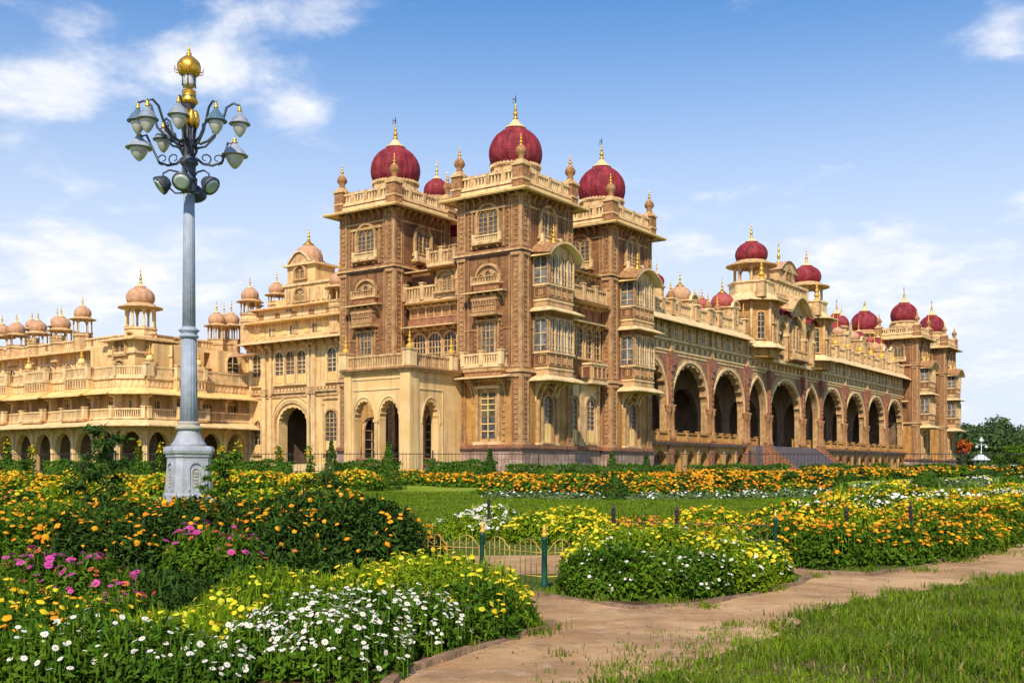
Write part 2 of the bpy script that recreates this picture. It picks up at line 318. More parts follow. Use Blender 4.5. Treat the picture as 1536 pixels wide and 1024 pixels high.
def arch(a, b, zs, rise, kind='round', n=16, foils=7, amp=0.09):
    c, r = (a + b) / 2, (b - a) / 2; out = []
    for i in range(n + 1):
        if kind == 'cusp':
            th = math.pi * (1 - i / n); f = 1 - amp + amp * abs(math.sin(foils * th)) if 0 < i < n else 1
            ct = math.cos(th); st = math.sin(th) ** 0.9
            out.append((c + r * ct * f, zs + rise * st * f))
        else:
            t = -math.cos(math.pi * i / n)
            if kind == 'point': k = 0.55; z = math.sqrt(max(0, 1 - ((abs(t) + k) / (1 + k)) ** 2)) / math.sqrt(1 - (k / (1 + k)) ** 2)
            else: z = math.sqrt(max(0, 1 - t * t))
            out.append((c + r * t, zs + rise * z))
    return out
def wall_arch(mb, F, s0, s1, z0, z1, pts, df, db, m, mr=None, zb=None, back=True):
    zb = z0 if zb is None else zb; a, b = pts[0][0], pts[-1][0]
    if zb > z0: loop = [(s0, z0), (s1, z0), (s1, z1), (s0, z1)]
    ring = [(a, zb)] + pts + [(b, zb)]
    if zb <= z0 + 1e-6:
        loop = [(s0, z0)] + ring + [(s1, z0), (s1, z1), (s0, z1)]
        mb.poly([F(s, df, z) for s, z in loop], m)
        if back: mb.poly([F(s, db, z) for s, z in loop], m)
    for (p, q) in zip(ring, ring[1:]): mb.poly([F(p[0], df, p[1]), F(q[0], df, q[1]), F(q[0], db, q[1]), F(p[0], db, p[1])], mr or m)
def band(mb, F, inner, off, d0, d1, m, c=None):
    # a raised moulding that follows an arch line
    n = len(inner); outer = []
    for i, (s, z) in enumerate(inner):
        p = inner[max(0, i - 1)]; q = inner[min(n - 1, i + 1)]; tx, tz = q[0] - p[0], q[1] - p[1]; L = math.hypot(tx, tz) or 1
        outer.append((s - tz / L * off, z + tx / L * off))
    for i in range(n - 1):
        a, b, c2, d = inner[i], inner[i + 1], outer[i + 1], outer[i]
        mb.poly([F(*(a[0], d1, a[1])), F(b[0], d1, b[1]), F(c2[0], d1, c2[1]), F(d[0], d1, d[1])], m)
        mb.poly([F(a[0], d0, a[1]), F(b[0], d0, b[1]), F(b[0], d1, b[1]), F(a[0], d1, a[1])], m)
        mb.poly([F(d[0], d1, d[1]), F(c2[0], d1, c2[1]), F(c2[0], d0, c2[1]), F(d[0], d0, d[1])], m)
def lights(mb, F, a, b, z0, z1, d, nv, nh, m, bar=0.07, th=0.06, glass='glass', arched=None):
    # glazing with bars
    if arched: mb.poly([F(s, d, z) for s, z in [(a, z0)] + arched + [(b, z0)]], glass)
    else: mb.poly([F(a, d, z0), F(b, d, z0), F(b, d, z1), F(a, d, z1)], glass)
    for i in range(1, nv):
        s = a + (b - a) * i / nv; zt = z1 if not arched else max(p[1] for p in arched if abs(p[0] - s) < (b - a) * 0.15 + 0.02) - 0.03
        mb.box(F, s - bar / 2, s + bar / 2, d, d + th, z0, zt, m)
    zt = z1 if not arched else arched[0][1]
    for i in range(1, nh + (1 if arched else 0)):
        z = z0 + (zt - z0) * i / nh; mb.box(F, a, b, d + 0.004, d + th + 0.012, z - bar / 2, z + bar / 2, m)
def arched_window(mb, F, c, z0, w, h, kind='round', m='trim', fr=0.16, d=0.2, nv=2, nh=4, panel=0.0, glass='glass', sill=True, d_in=0.04):
    a, b = c - w / 2, c + w / 2; rise = w * (0.5 if kind != 'point' else 0.62); zs = z0 + h - rise
    pts = arch(a, b, zs, rise, kind, 10); zp = z0 + h * panel
    inner = [(a, z0)] + pts + [(b, z0)]
    band(mb, F, inner, fr, -0.05, d, m)
    lights(mb, F, a, b, zp, 0, d_in, nv, nh, m, glass=glass, arched=pts)
    if panel:
        mb.box(F, a, b, -0.05, d_in + 0.05, z0, zp, 'pale' if m != 'pale' else 'trim')
        for i in range(3): mb.box(F, a + w * (i + .12) / 3, a + w * (i + .88) / 3, d_in + .05, d_in + .09, z0 + .1, zp - .1, 'yellow' if m != 'yellow' else 'pale')
    if sill: mb.box(F, a - fr - .1, b + fr + .1, -0.05, d + .1, z0 - .16, z0, m)
def twin_window(mb, F, c, z0, w, h, m='window_trim', n=2, glass='glass', hood=True):
    a, b = c - w / 2, c + w / 2; lw = w / n; rise = w * 0.42; zs = z0 + h - rise
    big = arch(a, b, zs, rise, 'round', 14)
    if hood:
        band(mb, F, [(a, z0)] + big + [(b, z0)], 0.2, -0.05, 0.28, m)
        mb.poly([F(s, 0.03, z) for s, z in [(a, z0)] + big + [(b, z0)]], m)
    for i in range(n):
        la, lb = a + lw * i + .07, a + lw * (i + 1) - .07
        p = arch(la, lb, zs - .1 + (0.25 if n == 3 and i == 1 else 0), (lb - la) * .6, 'point', 8)
        band(mb, F, [(la, z0)] + p + [(lb, z0)], 0.06, -0.02, 0.17, m)
        lights(mb, F, la, lb, z0, 0, 0.06, 2, 4, m, glass=glass, arched=p, bar=.05)
    mb.box(F, a - .35, b + .35, -0.05, .34, z0 - .18, z0, m)
def balustrade(mb, F, s0, s1, d, z0, h, m, pitch=0.28, posts=0, w=0.16, solid=False):
    if s1 < s0: s0, s1 = s1, s0
    mb.box(F, s0, s1, d - w / 2, d + w / 2, z0, z0 + h * .14, m); mb.box(F, s0, s1, d - w * .7, d + w * .7, z0 + h * .84, z0 + h, m)
    n = max(1, int((s1 - s0) / pitch))
    for i in range(n):
        s = s0 + (s1 - s0) * (i + .5) / n
        q = pitch * .27
        mb.hexa([F(s - q, d - q, z0 + h * .13), F(s + q, d - q, z0 + h * .13), F(s + q, d + q, z0 + h * .13), F(s - q, d + q, z0 + h * .13),
                 F(s - q * .6, d - q * .6, z0 + h * .85), F(s + q * .6, d - q * .6, z0 + h * .85), F(s + q * .6, d + q * .6, z0 + h * .85), F(s - q * .6, d + q * .6, z0 + h * .85)], m)
    for i in range(posts):
        s = s0 + (s1 - s0) * i / max(1, posts - 1); mb.box(F, s - .2, s + .2, d - .2, d + .2, z0 - .02, z0 + h * 1.14, m)
        mb.box(F, s - .26, s + .26, d - .26, d + .26, z0 + h * 1.14, z0 + h * 1.24, m)
def chajja(mb, F, s0, s1, z, proj, drop, m, e0=0.0, e1=0.0, th=0.12, soffit='ochre', ends=True, d0=0.0):
    # sloping stone eave on one wall; e0,e1 lengthen its outer edge
    A = lambda s, d, zz: F(s, d, zz)
    top = [A(s0, d0, z), A(s1, d0, z), A(s1 + e1, d0 + proj, z - drop), A(s0 - e0, d0 + proj, z - drop)]
    bot = [A(s0, d0, z - th * 2.4), A(s1, d0, z - th * 2.4), A(s1 + e1, d0 + proj, z - drop - th), A(s0 - e0, d0 + proj, z - drop - th)]
    mb.poly(top, m); mb.poly(bot[::-1], soffit)
    for i in range(4): j = (i + 1) % 4; mb.poly([top[i], bot[i], bot[j], top[j]], m)
def bracket(mb, F, s, z, p, h, m, w=0.16):
    pr = [(-0.03, z), (p, z), (p, z - .12)] + [(p * (1 - math.sin(t * math.pi / 2)) + .04, z - .12 - (h - .12) * (1 - math.cos(t * math.pi / 2))) for t in (0.2, .4, .6, .8, 1)] + [(-0.03, z - h)]
    mb.prism(F, pr, s - w / 2, s + w / 2, m)
def spindle(mb, x, y, z, h, r, m='gold', seg=8):
    p = [(.9, 0), (1, .05), (.35, .12), (.5, .17), (.9, .27), (.55, .37), (.22, .42), (.45, .47), (.55, .54), (.3, .62), (.14, .66), (.3, .7), (.3, .76), (.1, .82), (.07, .93), (.01, 1)]
    mb.lathe(x, y, [(r * a, z + h * b) for a, b in p], m, seg)
def dome_prof(r, h, onion=0.08):
    pr = [(0.80, 0), (0.89, .06), (0.96, .15), (1.0, .28), (1.0, .40), (.965, .52), (.88, .655), (.73, .785), (.53, .89), (.34, .955), (.2, .985)]
    return [(r * a, h * b) for a, b in pr]
def add_dome(parent, x, y, z, r, h, m, fin=1.6, skirt='pale', seg=40, ribs=20, name='dome', fm='gold'):
    d = MB()
    d.lathe(x, y, [(a, z + b) for a, b in dome_prof(r, h)], m, ribs * 4, rib=ribs, amp=0.035)
    for f in (.0,): d.lathe(x, y, [(r * .80, z - .14 * r), (r * .93, z - .06 * r), (r * .93, z), (r * .85, z + .03 * r)], 'trim', seg)
    d.lathe(x, y, [(r * .44, z + h * .955), (r * .45, z + h * .985), (r * .25, z + h * 1.07), (r * .12, z + h * 1.17), (r * .07, z + h * 1.22)], skirt, 16, rib=16, amp=0.1)
    o = d.build(name, parent)
    if fin:
        f = MB(); spindle(f, x, y, z + h * 1.2, fin, r * .1 + .03, fm); f.build('dome_finial', parent)
    return o
def chattri(parent, x, y, z, r, hb, hc, dm, n=8, hd=None, fin=1.2, m='trim', name='chattri', dome_h=None, lower=0.0):
    # domed kiosk: balustraded base, columns with arches, wide eave, dome
    k = MB(); rot = math.pi / n
    if lower: k.lathe(x, y, [(r * 1.0, z - lower), (r * 1.0, z)], m, n, rot=rot, smooth=False)
    k.lathe(x, y, [(r * 1.12, z), (r * 1.12, z + .12 * hb), (r * 1.0, z + .2 * hb), (r * 1.0, z + .8 * hb), (r * 1.1, z + .85 * hb), (r * 1.1, z + hb)], m, n, rot=rot, smooth=False)
    k.lathe(x, y, [(r * 1.02, z + .3 * hb), (r * 1.03, z + .3 * hb), (r * 1.03, z + .7 * hb), (r * 1.02, z + .7 * hb)], 'pale', n, rot=rot, smooth=False)
    zt = z + hb + hc + .2 * r
    for j in range(n):
        a = rot + 2 * math.pi * j / n; cxx, cyy = x + r * .93 * math.cos(a), y + r * .93 * math.sin(a); q = r * .1
        k.lathe(cxx, cyy, [(q * 1.2, z + hb), (q * 1.2, z + hb + .1 * hc), (q * .8, z + hb + .15 * hc), (q * .8, zt - .25 * hc), (q * 1.5, zt - .1 * hc), (q * 1.5, zt)], m, 6)
        a2 = rot + 2 * math.pi * (j + 1) / n; p0 = (cxx, cyy); p1 = (x + r * .93 * math.cos(a2), y + r * .93 * math.sin(a2))
        ax = Vector((p1[0] - p0[0], p1[1] - p0[1])); L = ax.length; ax /= L
        G = (lambda p0, ax: (lambda s, d, zz: (p0[0] + ax.x * s + ax.y * d, p0[1] + ax.y * s - ax.x * d, zz)))(p0, ax)
        pts = arch(L * .1, L * .9, zt - .42 * hc, .34 * hc, 'cusp', 14, 5)
        wall_arch(k, G, 0, L, zt - .42 * hc, zt, pts, .06 * r, -.06 * r, m)
    k.lathe(x, y, [(r * .98, zt - .08 * r), (r * 1.45, zt - .1 * r), (r * 1.45, zt - .05 * r), (r * 1.0, zt + .1 * r), (r * .98, zt + .16 * r), (r * .5, zt + .16 * r)], 'trim', n * 2, smooth=False, rot=rot)
    o = k.build(name, parent)
    add_dome(o, x, y, zt + .2 * r, r * .93, dome_h or r * 1.15, dm, fin, seg=24, ribs=12)
    return o
def grid_panels(mb, F, s0, s1, d, z0, z1, n, mf, mp, g=0.08, th=0.06, rows=1):
    w = (s1 - s0) / n; hh = (z1 - z0) / rows
    mb.poly([F(s0, d, z0), F(s1, d, z0), F(s1, d, z1), F(s0, d, z1)], mp)
    for i in range(n + 1): s = s0 + w * i; mb.box(F, max(s0, s - g / 2), min(s1, s + g / 2), d - .02, d + th, z0, z1, mf)
    for j in range(rows + 1): z = z0 + hh * j; mb.box(F, s0, s1, d - .02, d + th - .008, max(z0, z - g / 2), min(z1, z + g / 2), mf)

# ------------------------------------------------------------------ ground, lawn, paths
def world_mb_build(mb, name, kind='structure'):
    o = mb.build(name); tag(o, kind=kind); return o
def G(px, py, lift=0.0):
    Y = EYE * FPX / (py - HY); return ((px - CX) / FPX * Y, Y, lift)
def make_ground():
    ys = list(np.linspace(-30, 44, 20)) + list(np.linspace(46, 80, 18)) + [90, 120, 180, 260, 400, 700, 1400, 2600]
    xs = list(np.linspace(-2000, -80, 6)) + list(np.linspace(-70, 70, 29)) + list(np.linspace(80, 2000, 6))
    v = [(x, y, gz(y)) for y in ys for x in xs]; nx = len(xs)
    f = [(j * nx + i, j * nx + i + 1, (j + 1) * nx + i + 1, (j + 1) * nx + i) for j in range(len(ys) - 1) for i in range(nx - 1)]
    me = bpy.data.meshes.new('ground'); me.from_pydata(v, [], f); me.materials.append(MAT['ground']); o = bpy.data.objects.new('ground', me); col.objects.link(o); tag(o, kind='structure')
make_ground()
def sheet(name, pts, z, m, sub=0):
    mb = MB(); mb.poly([(p[0], p[1], z) for p in pts], m); return world_mb_build(mb, name)
PATH = [G(560, 1100), G(600, 1012), G(700, 978), G(775, 955), G(824, 945), G(800, 915), G(775, 897), G(785, 888), G(860, 899), G(955, 914), G(1060, 906), G(1190, 878), G(1212, 868), G(1180, 858), G(1100, 838), G(980, 826), G(850, 828), G(640, 830), G(300, 832), G(300, 858), G(640, 860), G(850, 858),
        G(860, 852), G(1000, 846), G(1120, 852), G(1196, 860), G(1300, 864), G(1378, 851), G(1540, 810), G(1700, 795), G(1760, 830), G(1620, 850), G(1536, 862), G(1420, 880), G(1310, 898), G(1190, 923), G(1203, 934), G(1170, 952), G(1085, 980), G(950, 1030), G(880, 1100)]
PATH = PATH[:12] + [G(1212, 868), G(1196, 860), G(1300, 864)] + PATH[27:]
sheet('path', PATH, 0.008, 'dirt')
sheet('back_path', [G(300, 838), G(300, 862), G(660, 862), G(850, 860), G(1010, 846), G(1130, 846), G(1190, 858), G(1212, 868), G(1240, 858), G(1196, 848), G(1060, 830), G(850, 832), G(640, 834)][::-1], 0.004, 'dirt')

def np_mesh(name, V, F, mi, mats, parent=None, smooth=False):
    me = bpy.data.meshes.new(name); k = F.shape[1]
    me.vertices.add(len(V)); me.vertices.foreach_set('co', V.astype(np.float32).ravel())
    me.loops.add(F.size); me.loops.foreach_set('vertex_index', F.astype(np.int32).ravel())
    me.polygons.add(len(F)); me.polygons.foreach_set('loop_start', np.arange(0, F.size, k, dtype=np.int32)); 
    me.polygons.foreach_set('loop_total', np.full(len(F), k, dtype=np.int32))
    for m in mats: me.materials.append(MAT[m])
    if mi is not None: me.polygons.foreach_set('material_index', mi.astype(np.int32))
    me.update(calc_edges=True); me.validate()
    o = bpy.data.objects.new(name, me); col.objects.link(o)
    if parent: o.parent = parent
    return o
def lawn_strip():
    # gently sloping lawn laid 4 cm above the ground sheet
    ys = np.linspace(25, 76, 52); xs = np.linspace(-45, 110, 40)
    v = np.array([(x, y, gz(y) + 0.03) for y in ys for x in xs]); nx = len(xs)
    f = np.array([(j * nx + i, j * nx + i + 1, (j + 1) * nx + i + 1, (j + 1) * nx + i) for j in range(len(ys) - 1) for i in range(nx - 1)])
    tag(np_mesh('lawn', v, f, None, ['lawn']), kind='structure')
lawn_strip()
def edging():
    def run(pts, name, label):
        mb = MB()
        P = [Vector(p) for p in pts]
        for a, b in zip(P, P[1:]):
            t = (b - a); L = t.length; t.normalize(); nn = max(1, int(L / 0.45)); w = Vector((-t.y, t.x, 0))
            for i in range(nn):
                q0 = a + t * (L * i / nn + .012); q1 = a + t * (L * (i + 1) / nn - .012); hh = .045 + random.uniform(-.022, .02); o = w * random.uniform(-.02, .02)
                ww = w * .055
                mb.hexa([tuple(q0 - ww + o), tuple(q1 - ww + o), tuple(q1 + ww + o), tuple(q0 + ww + o)] + [tuple(q0 - ww * .8 + o + Vector((0, 0, hh))), tuple(q1 - ww * .8 + o + Vector((0, 0, hh + random.uniform(-.012, .012)))), tuple(q1 + ww * .8 + o + Vector((0, 0, hh))), tuple(q0 + ww * .8 + o + Vector((0, 0, hh)))], 'edging')
        o = mb.build(name); tag(o, label, 'edging')
    run([G(785, 888), G(860, 899), G(955, 914), G(1060, 906), G(1190, 878), G(1215, 866)], 'stone_edging', 'low stone edging round the front of the white-flowered bush by the dirt path')
    run([G(560, 1060), G(600, 1012), G(700, 978), G(775, 955), G(826, 945), G(826, 938)], 'stone_edging', 'low stone edging below the yellow and white flowers at the near left of the path')
    run([G(1192, 858), G(1300, 864), G(1378, 851), G(1540, 810), G(1640, 798)], 'stone_edging', 'long stone edging between the far side of the dirt path and the marigold bed')
edging()

# ------------------------------------------------------------------ the palace: one building, its towers and wings as parts
palace = tag(empty('palace', (OX, OY, 0), PA), 'long ornate sandstone palace with maroon onion domes behind the flower gardens', 'palace')
TW, TD, ZE = 7.9, 6.8, 25.0
def carve(mb, F, s0, s1, z0, z1, d0, d1, m, step=.5, gap=.16):
    z = z0 + .1
    while z + step - gap < z1:
        c = (s0 + s1) / 2; w = (s1 - s0) / 2
        mb.box(F, c - w, c + w, d0, d1, z, z + (step - gap) * .62, m)
        mb.box(F, c - w * .55, c + w * .55, d0, d1 + .02, z + (step - gap) * .70, z + step - gap, m)
        z += step
def pilaster(mb, F, s0, s1, z0, z1, m='carved'):
    mb.box(F, s0, s0 + .12, -.05, .18, z0, z1, 'tower_trim'); mb.box(F, s1 - .12, s1, -.05, .18, z0, z1, 'tower_trim')
    mb.box(F, s0 + .12, s1 - .12, -.05, .07, z0, z1, m)
    carve(mb, F, s0 + .27, s1 - .27, z0, z1, .05, .13, 'tower_trim', .42, .14)
    mb.box(F, s0 - .05, s1 + .05, -.05, .24, z0, z0 + .26, 'tower_trim'); mb.box(F, s0 - .05, s1 + .05, -.05, .24, z1 - .26, z1, 'tower_trim')
def ring(mb, x0, x1, y0, y1, p, z0, z1, m):
    # a string course round a rectangular body: four strips butted end to end
    mb.bx(x0 - p, x1 + p, y0 - p, y0 + .1, z0, z1, m); mb.bx(x0 - p, x1 + p, y1 - .1, y1 + p, z0, z1, m)
    mb.bx(x0 - p, x0 + .1, y0 + .1, y1 - .1, z0, z1, m); mb.bx(x1 - .1, x1 + p, y0 + .1, y1 - .1, z0, z1, m)
def frustum_ring(mb, x0, x1, y0, y1, p0, z0, p1, z1, m):
    a = [(x0 - p0, y0 - p0, z0), (x1 + p0, y0 - p0, z0), (x1 + p0, y1 + p0, z0), (x0 - p0, y1 + p0, z0)]
    b = [(x0 - p1, y0 - p1, z1), (x1 + p1, y0 - p1, z1), (x1 + p1, y1 + p1, z1), (x0 - p1, y1 + p1, z1)]
    for i in range(4): j = (i + 1) % 4; mb.poly([a[i], a[j], b[j], b[i]], m)
def tower_body(name, x, y, w=TW, d=TD, ze=ZE, lower='ochre'):
    mb = MB(); A = FY(0); B = FX(0)
    mb.bx(-.25, w + .25, -.25, d + .25, .6, 3.3, 'plinth'); mb.bx(-.4, w + .4, -.4, d + .4, 3.3, 3.45, 'darkstone'); mb.bx(-.33, w + .33, -.33, d + .33, 3.45, 3.72, 'redstone')
    mb.bx(0, w, 0, d, 3.72, 9.75, lower); mb.bx(0, w, 0, d, 9.75, ze + .5, 'brick')
    ring(mb, 0, w, 0, d, .22, 9.7, 9.85, 'darkstone'); ring(mb, 0, w, 0, d, .30, 9.85, 10.1, 'trim'); ring(mb, 0, w, 0, d, .2, 10.1, 10.25, 'carved')
    ring(mb, 0, w, 0, d, .22, 19.95, 20.1, 'darkstone'); ring(mb, 0, w, 0, d, .32, 20.1, 20.25, 'trim'); ring(mb, 0, w, 0, d, .2, 20.25, 20.45, 'carved')
    ring(mb, 0, w, 0, d, .08, 13.6, 13.72, 'carved'); ring(mb, 0, w, 0, d, .1, ze - 1.15, ze - 1.0, 'trim')
    for F, L in ((A, w), (B, d)):
        for z0, z1 in ((3.72, 9.7), (10.25, 19.95), (20.45, ze - .1)):
            pilaster(mb, F, .06, .92, z0, z1); pilaster(mb, F, L - .92, L - .06, z0, z1)
            if z0 > 10:
                mb.box(F, 1.16, 1.25, -.05, .09, z0, z1, 'tower_trim'); mb.box(F, L - 1.25, L - 1.16, -.05, .09, z0, z1, 'tower_trim')
        nb = int((L - 2.2) / .62)
        for i in range(nb + 1):
            s = 1.15 + (L - 2.3) * i / nb
            mb.box(F, s - .05, s + .05, -.03, .08, ze - 1.0, ze - .15, 'carved')
        for i in range(int(L / .8) + 1): bracket(mb, F, .3 + (L - .6) * i / int(L / .8), ze + .1, .75, .75, 'tower_trim', .14)
    for q in ((-.1, 0, -.1, 0), ): mb.bx(-.18, .06, -.18, .06, 3.72, ze - .1, 'tower_trim')
    o = mb.build(name, palace, (x, y, 0)); return o
def tower_top(o, w=TW, d=TD, ze=ZE):
    e = MB()
    frustum_ring(e, 0, w, 0, d, 0.0, ze + .42, 1.2, ze + .10, 'pale'); frustum_ring(e, 0, w, 0, d, 0.0, ze + .12, 1.2, ze - .04, 'yellow'); frustum_ring(e, 0, w, 0, d, 1.2, ze - .04, 1.2, ze + .1, 'yellow')
    frustum_ring(e, 0, w, 0, d, 1.16, ze - .05, 1.16, ze - .13, 'trim')
    e.build('eave', o)
    p = MB()
    p.bx(-.05, w + .05, -.05, d + .05, ze + .3, ze + .45, 'trim')
    ring(p, -.1, w + .1, -.1, d + .1, .28, ze + .38, ze + .62, 'pale'); ring(p, -.1, w + .1, -.1, d + .1, .12, ze + .62, ze + .78, 'carved'); ring(p, -.1, w + .1, -.1, d + .1, .24, ze + .78, ze + .98, 'pale')
    for F, L in ((FY(-.05), w), (FX(-.05), d), (lambda s, dd, z: (s, d + .05 + dd, z), w), (lambda s, dd, z: (w + .05 + dd, s, z), d)):
        balustrade(p, F, .35, L - .35, 0.02, ze + .98, .95, 'pale', pitch=.34, w=.2)
        p.box(F, .35, L - .35, -.22, -.16, ze + .98, ze + 1.72, 'carved')
        for i in range(1, 4):
            s = L * i / 4; p.box(F, s - .18, s + .18, -.13, .2, ze + .96, ze + 2.0, 'trim')
        n = int(L / .5)
        for i in range(n): s = .5 + (L - 1) * (i + .5) / n; p.extr(F, [(s - .16, ze + 1.9), (s + .16, ze + 1.9), (s, ze + 2.14)], -.06, .06, 'trim')
    p.bx(0, w, 0, d, ze + .45, ze + .6, 'trim')
    p.build('parapet', o)
    for cx, cy in ((.1, .1), (w - .1, .1), (.1, d - .1), (w - .1, d - .1)):
        f = MB(); f.frus(cx, cy, .52, .52, ze + .4, ze + 2.15, 'carved'); f.frus(cx, cy, .64, .62, ze + 2.15, ze + 2.32, 'trim'); f.frus(cx, cy, .5, .3, ze + 2.32, ze + 2.7, 'trim')
        f.frus(cx, cy, .60, .60, ze + .95, ze + 1.12, 'trim')
        f.lathe(cx, cy, [(.28, ze + 2.7), (.36, ze + 2.8), (.24, ze + 2.95), (.5, ze + 3.2), (.56, ze + 3.42), (.42, ze + 3.7), (.2, ze + 3.92)], 'carved', 16, rib=16, amp=.12)
        spindle(f, cx, cy, ze + 3.85, 1.15, .2); f.build('corner_finial', o)
    cx, cy = w / 2, d / 2; r = 2.42; dr = MB()
    dr.lathe(cx, cy, [(2.5, ze + .5), (2.5, ze + 2.2), (2.62, ze + 2.3), (2.62, ze + 2.5), (2.3, ze + 2.6), (2.2, ze + 3.05), (2.3, ze + 3.15), (2.3, ze + 3.3)], 'trim', 8, rot=math.pi / 8, smooth=False)
    for i in range(40):
        a = 2 * math.pi * i / 40; px, py = cx + 2.2 * math.cos(a), cy + 2.2 * math.sin(a); dr.frus(px, py, .08, .08, ze + 3.25, ze + 3.48, 'pale')
    dr.build('drum', o)
    add_dome(o, cx, cy, ze + 3.4, r - .04, 3.6, 'dome_red', fin=1.7, seg=48, ribs=24)
    wv = MB(); zt = ze + 3.4 + 3.6 * 1.2 + 1.2
    wv.box(I, cx - .03, cx + .03, cy - .03, cy + .03, zt, zt + .9, 'lamp_iron'); wv.box(I, cx - .42, cx + .12, cy - .02, cy + .02, zt + .5, zt + .57, 'lamp_iron'); wv.box(I, cx - .46, cx - .3, cy - .015, cy + .015, zt + .1, zt + .54, 'lamp_grey')
    wv.build('weather_vane', o)
def balcony(parent, F, c, z, w, proj, h, m='trim', name='balcony', under=True, slabm='trim', br=.8, pitch=.28):
    b = MB()
    b.box(F, c - w / 2 - .08, c + w / 2 + .08, -.05, proj + .1, z - .2, z, slabm); b.box(F, c - w / 2, c + w / 2, -.05, proj - .1, z - .34, z - .2, 'carved')
    balustrade(b, F, c - w / 2 + .1, c + w / 2 - .1, proj - .1, z, h, m, pitch)
    for s in (-1, 1):
        G2 = side(F, c + s * (w / 2 - .05), s); balustrade(b, G2, .05, proj - .2, -.05, z, h, m, pitch); 
        b.box(F, c + s * w / 2 - .13, c + s * w / 2 + .13, proj - .22, proj + .04, z, z + h * 1.18, m)
    if under:
        for i in range(3): bracket(b, F, c + (i - 1) * w * .4, z - .34, proj * .8, br, 'carved', .18)
    return b.build(name, parent)
def small_eave(parent, F, s0, s1, z, proj, drop, m='pale', brs=4, bh=.8, name='eave', e=.35, sof='yellow'):
    b = MB(); chajja(b, F, s0, s1, z, proj, drop, m, e, e, .1, sof, d0=-.03)
    b.box(F, s0 + .05, s1 - .05, -.05, .22, z - .6, z - .34, 'trim')
    for i in range(brs): bracket(b, F, s0 + .25 + (s1 - s0 - .5) * i / max(1, brs - 1), z - .36, proj * .7, bh, 'trim', .15)
    return b.build(name, parent)
def bay(parent, F, s0, s1, p, full=True, bottom=9.2):
    b = MB(); L, Rr = side(F, s0, -1), side(F, s1, 1); c = (s0 + s1) / 2
    def body(z0, z1, m, g=0.0): b.box(F, s0 - g, s1 + g, -.05, p + g, z0, z1, m)
    def skirt(z, zd, ex, m='pale'):
        a = [F(s0 - .1, -.02, z), F(s0 - .1, p + .1, z), F(s1 + .1, p + .1, z), F(s1 + .1, -.02, z)]
        q = [F(s0 - ex, -.02, z - zd), F(s0 - ex, p + ex, z - zd), F(s1 + ex, p + ex, z - zd), F(s1 + ex, -.02, z - zd)]
        q2 = [(v[0], v[1], v[2] - .1) for v in q]; a2 = [(v[0], v[1], v[2] - .3) for v in a]
        for i in range(3):
            b.poly([a[i], a[i + 1], q[i + 1], q[i]], m); b.poly([q[i], q[i + 1], q2[i + 1], q2[i]], m); b.poly([q2[i], q2[i + 1], a2[i + 1], a2[i]], 'yellow')
    def row(z0, z1, kind):
        for G2, a, e, n in ((F, s0, s1, 4), (L, 0, p, 1), (Rr, 0, p, 1)):
            D = p if G2 is F else 0
            g = .16
            if kind == 'glass':
                for i in range(n):
                    u0 = a + (e - a) * i / n + g * .6; u1 = a + (e - a) * (i + 1) / n - g * .6
                    pts = arch(u0, u1, z1 - .38, .3, 'round', 8)
                    b.poly([G2(q[0], D + .02, q[1]) for q in [(u0, z0 + .1)] + pts + [(u1, z0 + .1)]], 'curtain_glass')
                    band(b, G2, [(u0, z0 + .1)] + pts + [(u1, z0 + .1)], .07, D - .02, D + .12, 'pale')
                    um = (u0 + u1) / 2; b.box(G2, um - .035, um + .035, D, D + .08, z0 + .1, z1 - .14, 'pale')
                    for zz in (z0 + .55, z0 + (z1 - z0) * .55): b.box(G2, u0, u1, D, D + .07, zz - .035, zz + .035, 'pale')
                    if i < 1: b.box(G2, a, a + .12, D - .03, D + .16, z0, z1, 'window_trim')
                    b.box(G2, u1 + .03, u1 + g * 1.2 - .03, D - .03, D + .16, z0, z1, 'window_trim')
            else:
                grid_panels(b, G2, a + .1, e - .1, D + .015, z0 + .12, z1 - .08, n if n > 1 else 1, 'window_trim', 'wood', .12, .09)
                for i in range(n): u0 = a + (e - a) * (i + .5) / n; grid_panels(b, G2, u0 - .22, u0 + .22, D + .03, z0 + .3, z1 - .25, 2, 'trim', 'glass' if i % 2 else 'carved', .05, .05)
    body(bottom - .1, bottom + 1.15, 'trim'); body(bottom + 1.15, bottom + 2.3, 'window_trim', -.02); skirt(bottom + .42, .42, .95)
    b.box(F, s0 - .08, s1 + .08, -.05, p + .08, bottom + .95, bottom + 1.1, 'pale')
    row(bottom + 1.15, bottom + 2.3, 'panel'); body(bottom + 2.3, bottom + 2.46, 'pale', .16)
    body(bottom + 2.46, bottom + 5.95, 'trim', -.02); row(bottom + 2.46, bottom + 5.3, 'glass')
    z = bottom + 5.3
    for G2, a, e, D in ((F, s0, s1, p), (L, 0, p, 0), (Rr, 0, p, 0)):
        n = max(2, int((e - a) / .34)); b.box(G2, a, e, D - .03, D + .06, z, z + .12, 'trim')
        for i in range(n): u = a + (e - a) * (i + .5) / n; b.box(G2, u - .1, u + .1, D - .02, D + .09, z + .16, z + .44, 'carved')
    skirt(z + .95, .36, .8)
    z = bottom + 6.2
    body(z - .3, z + .75, 'trim'); b.box(F, s0 - .08, s1 + .08, -.05, p + .08, z + .55, z + .7, 'pale'); body(z + .75, z + 1.85, 'trim', -.02); row(z + .75, z + 1.85, 'panel'); body(z + 1.85, z + 2.0, 'pale', .14)
    body(z + 2.0, z + 4.75, 'trim', -.02); row(z + 2.0, z + 4.45, 'glass')
    # curved bangla roof
    zt = z + 4.55; n = 14; ro = .75
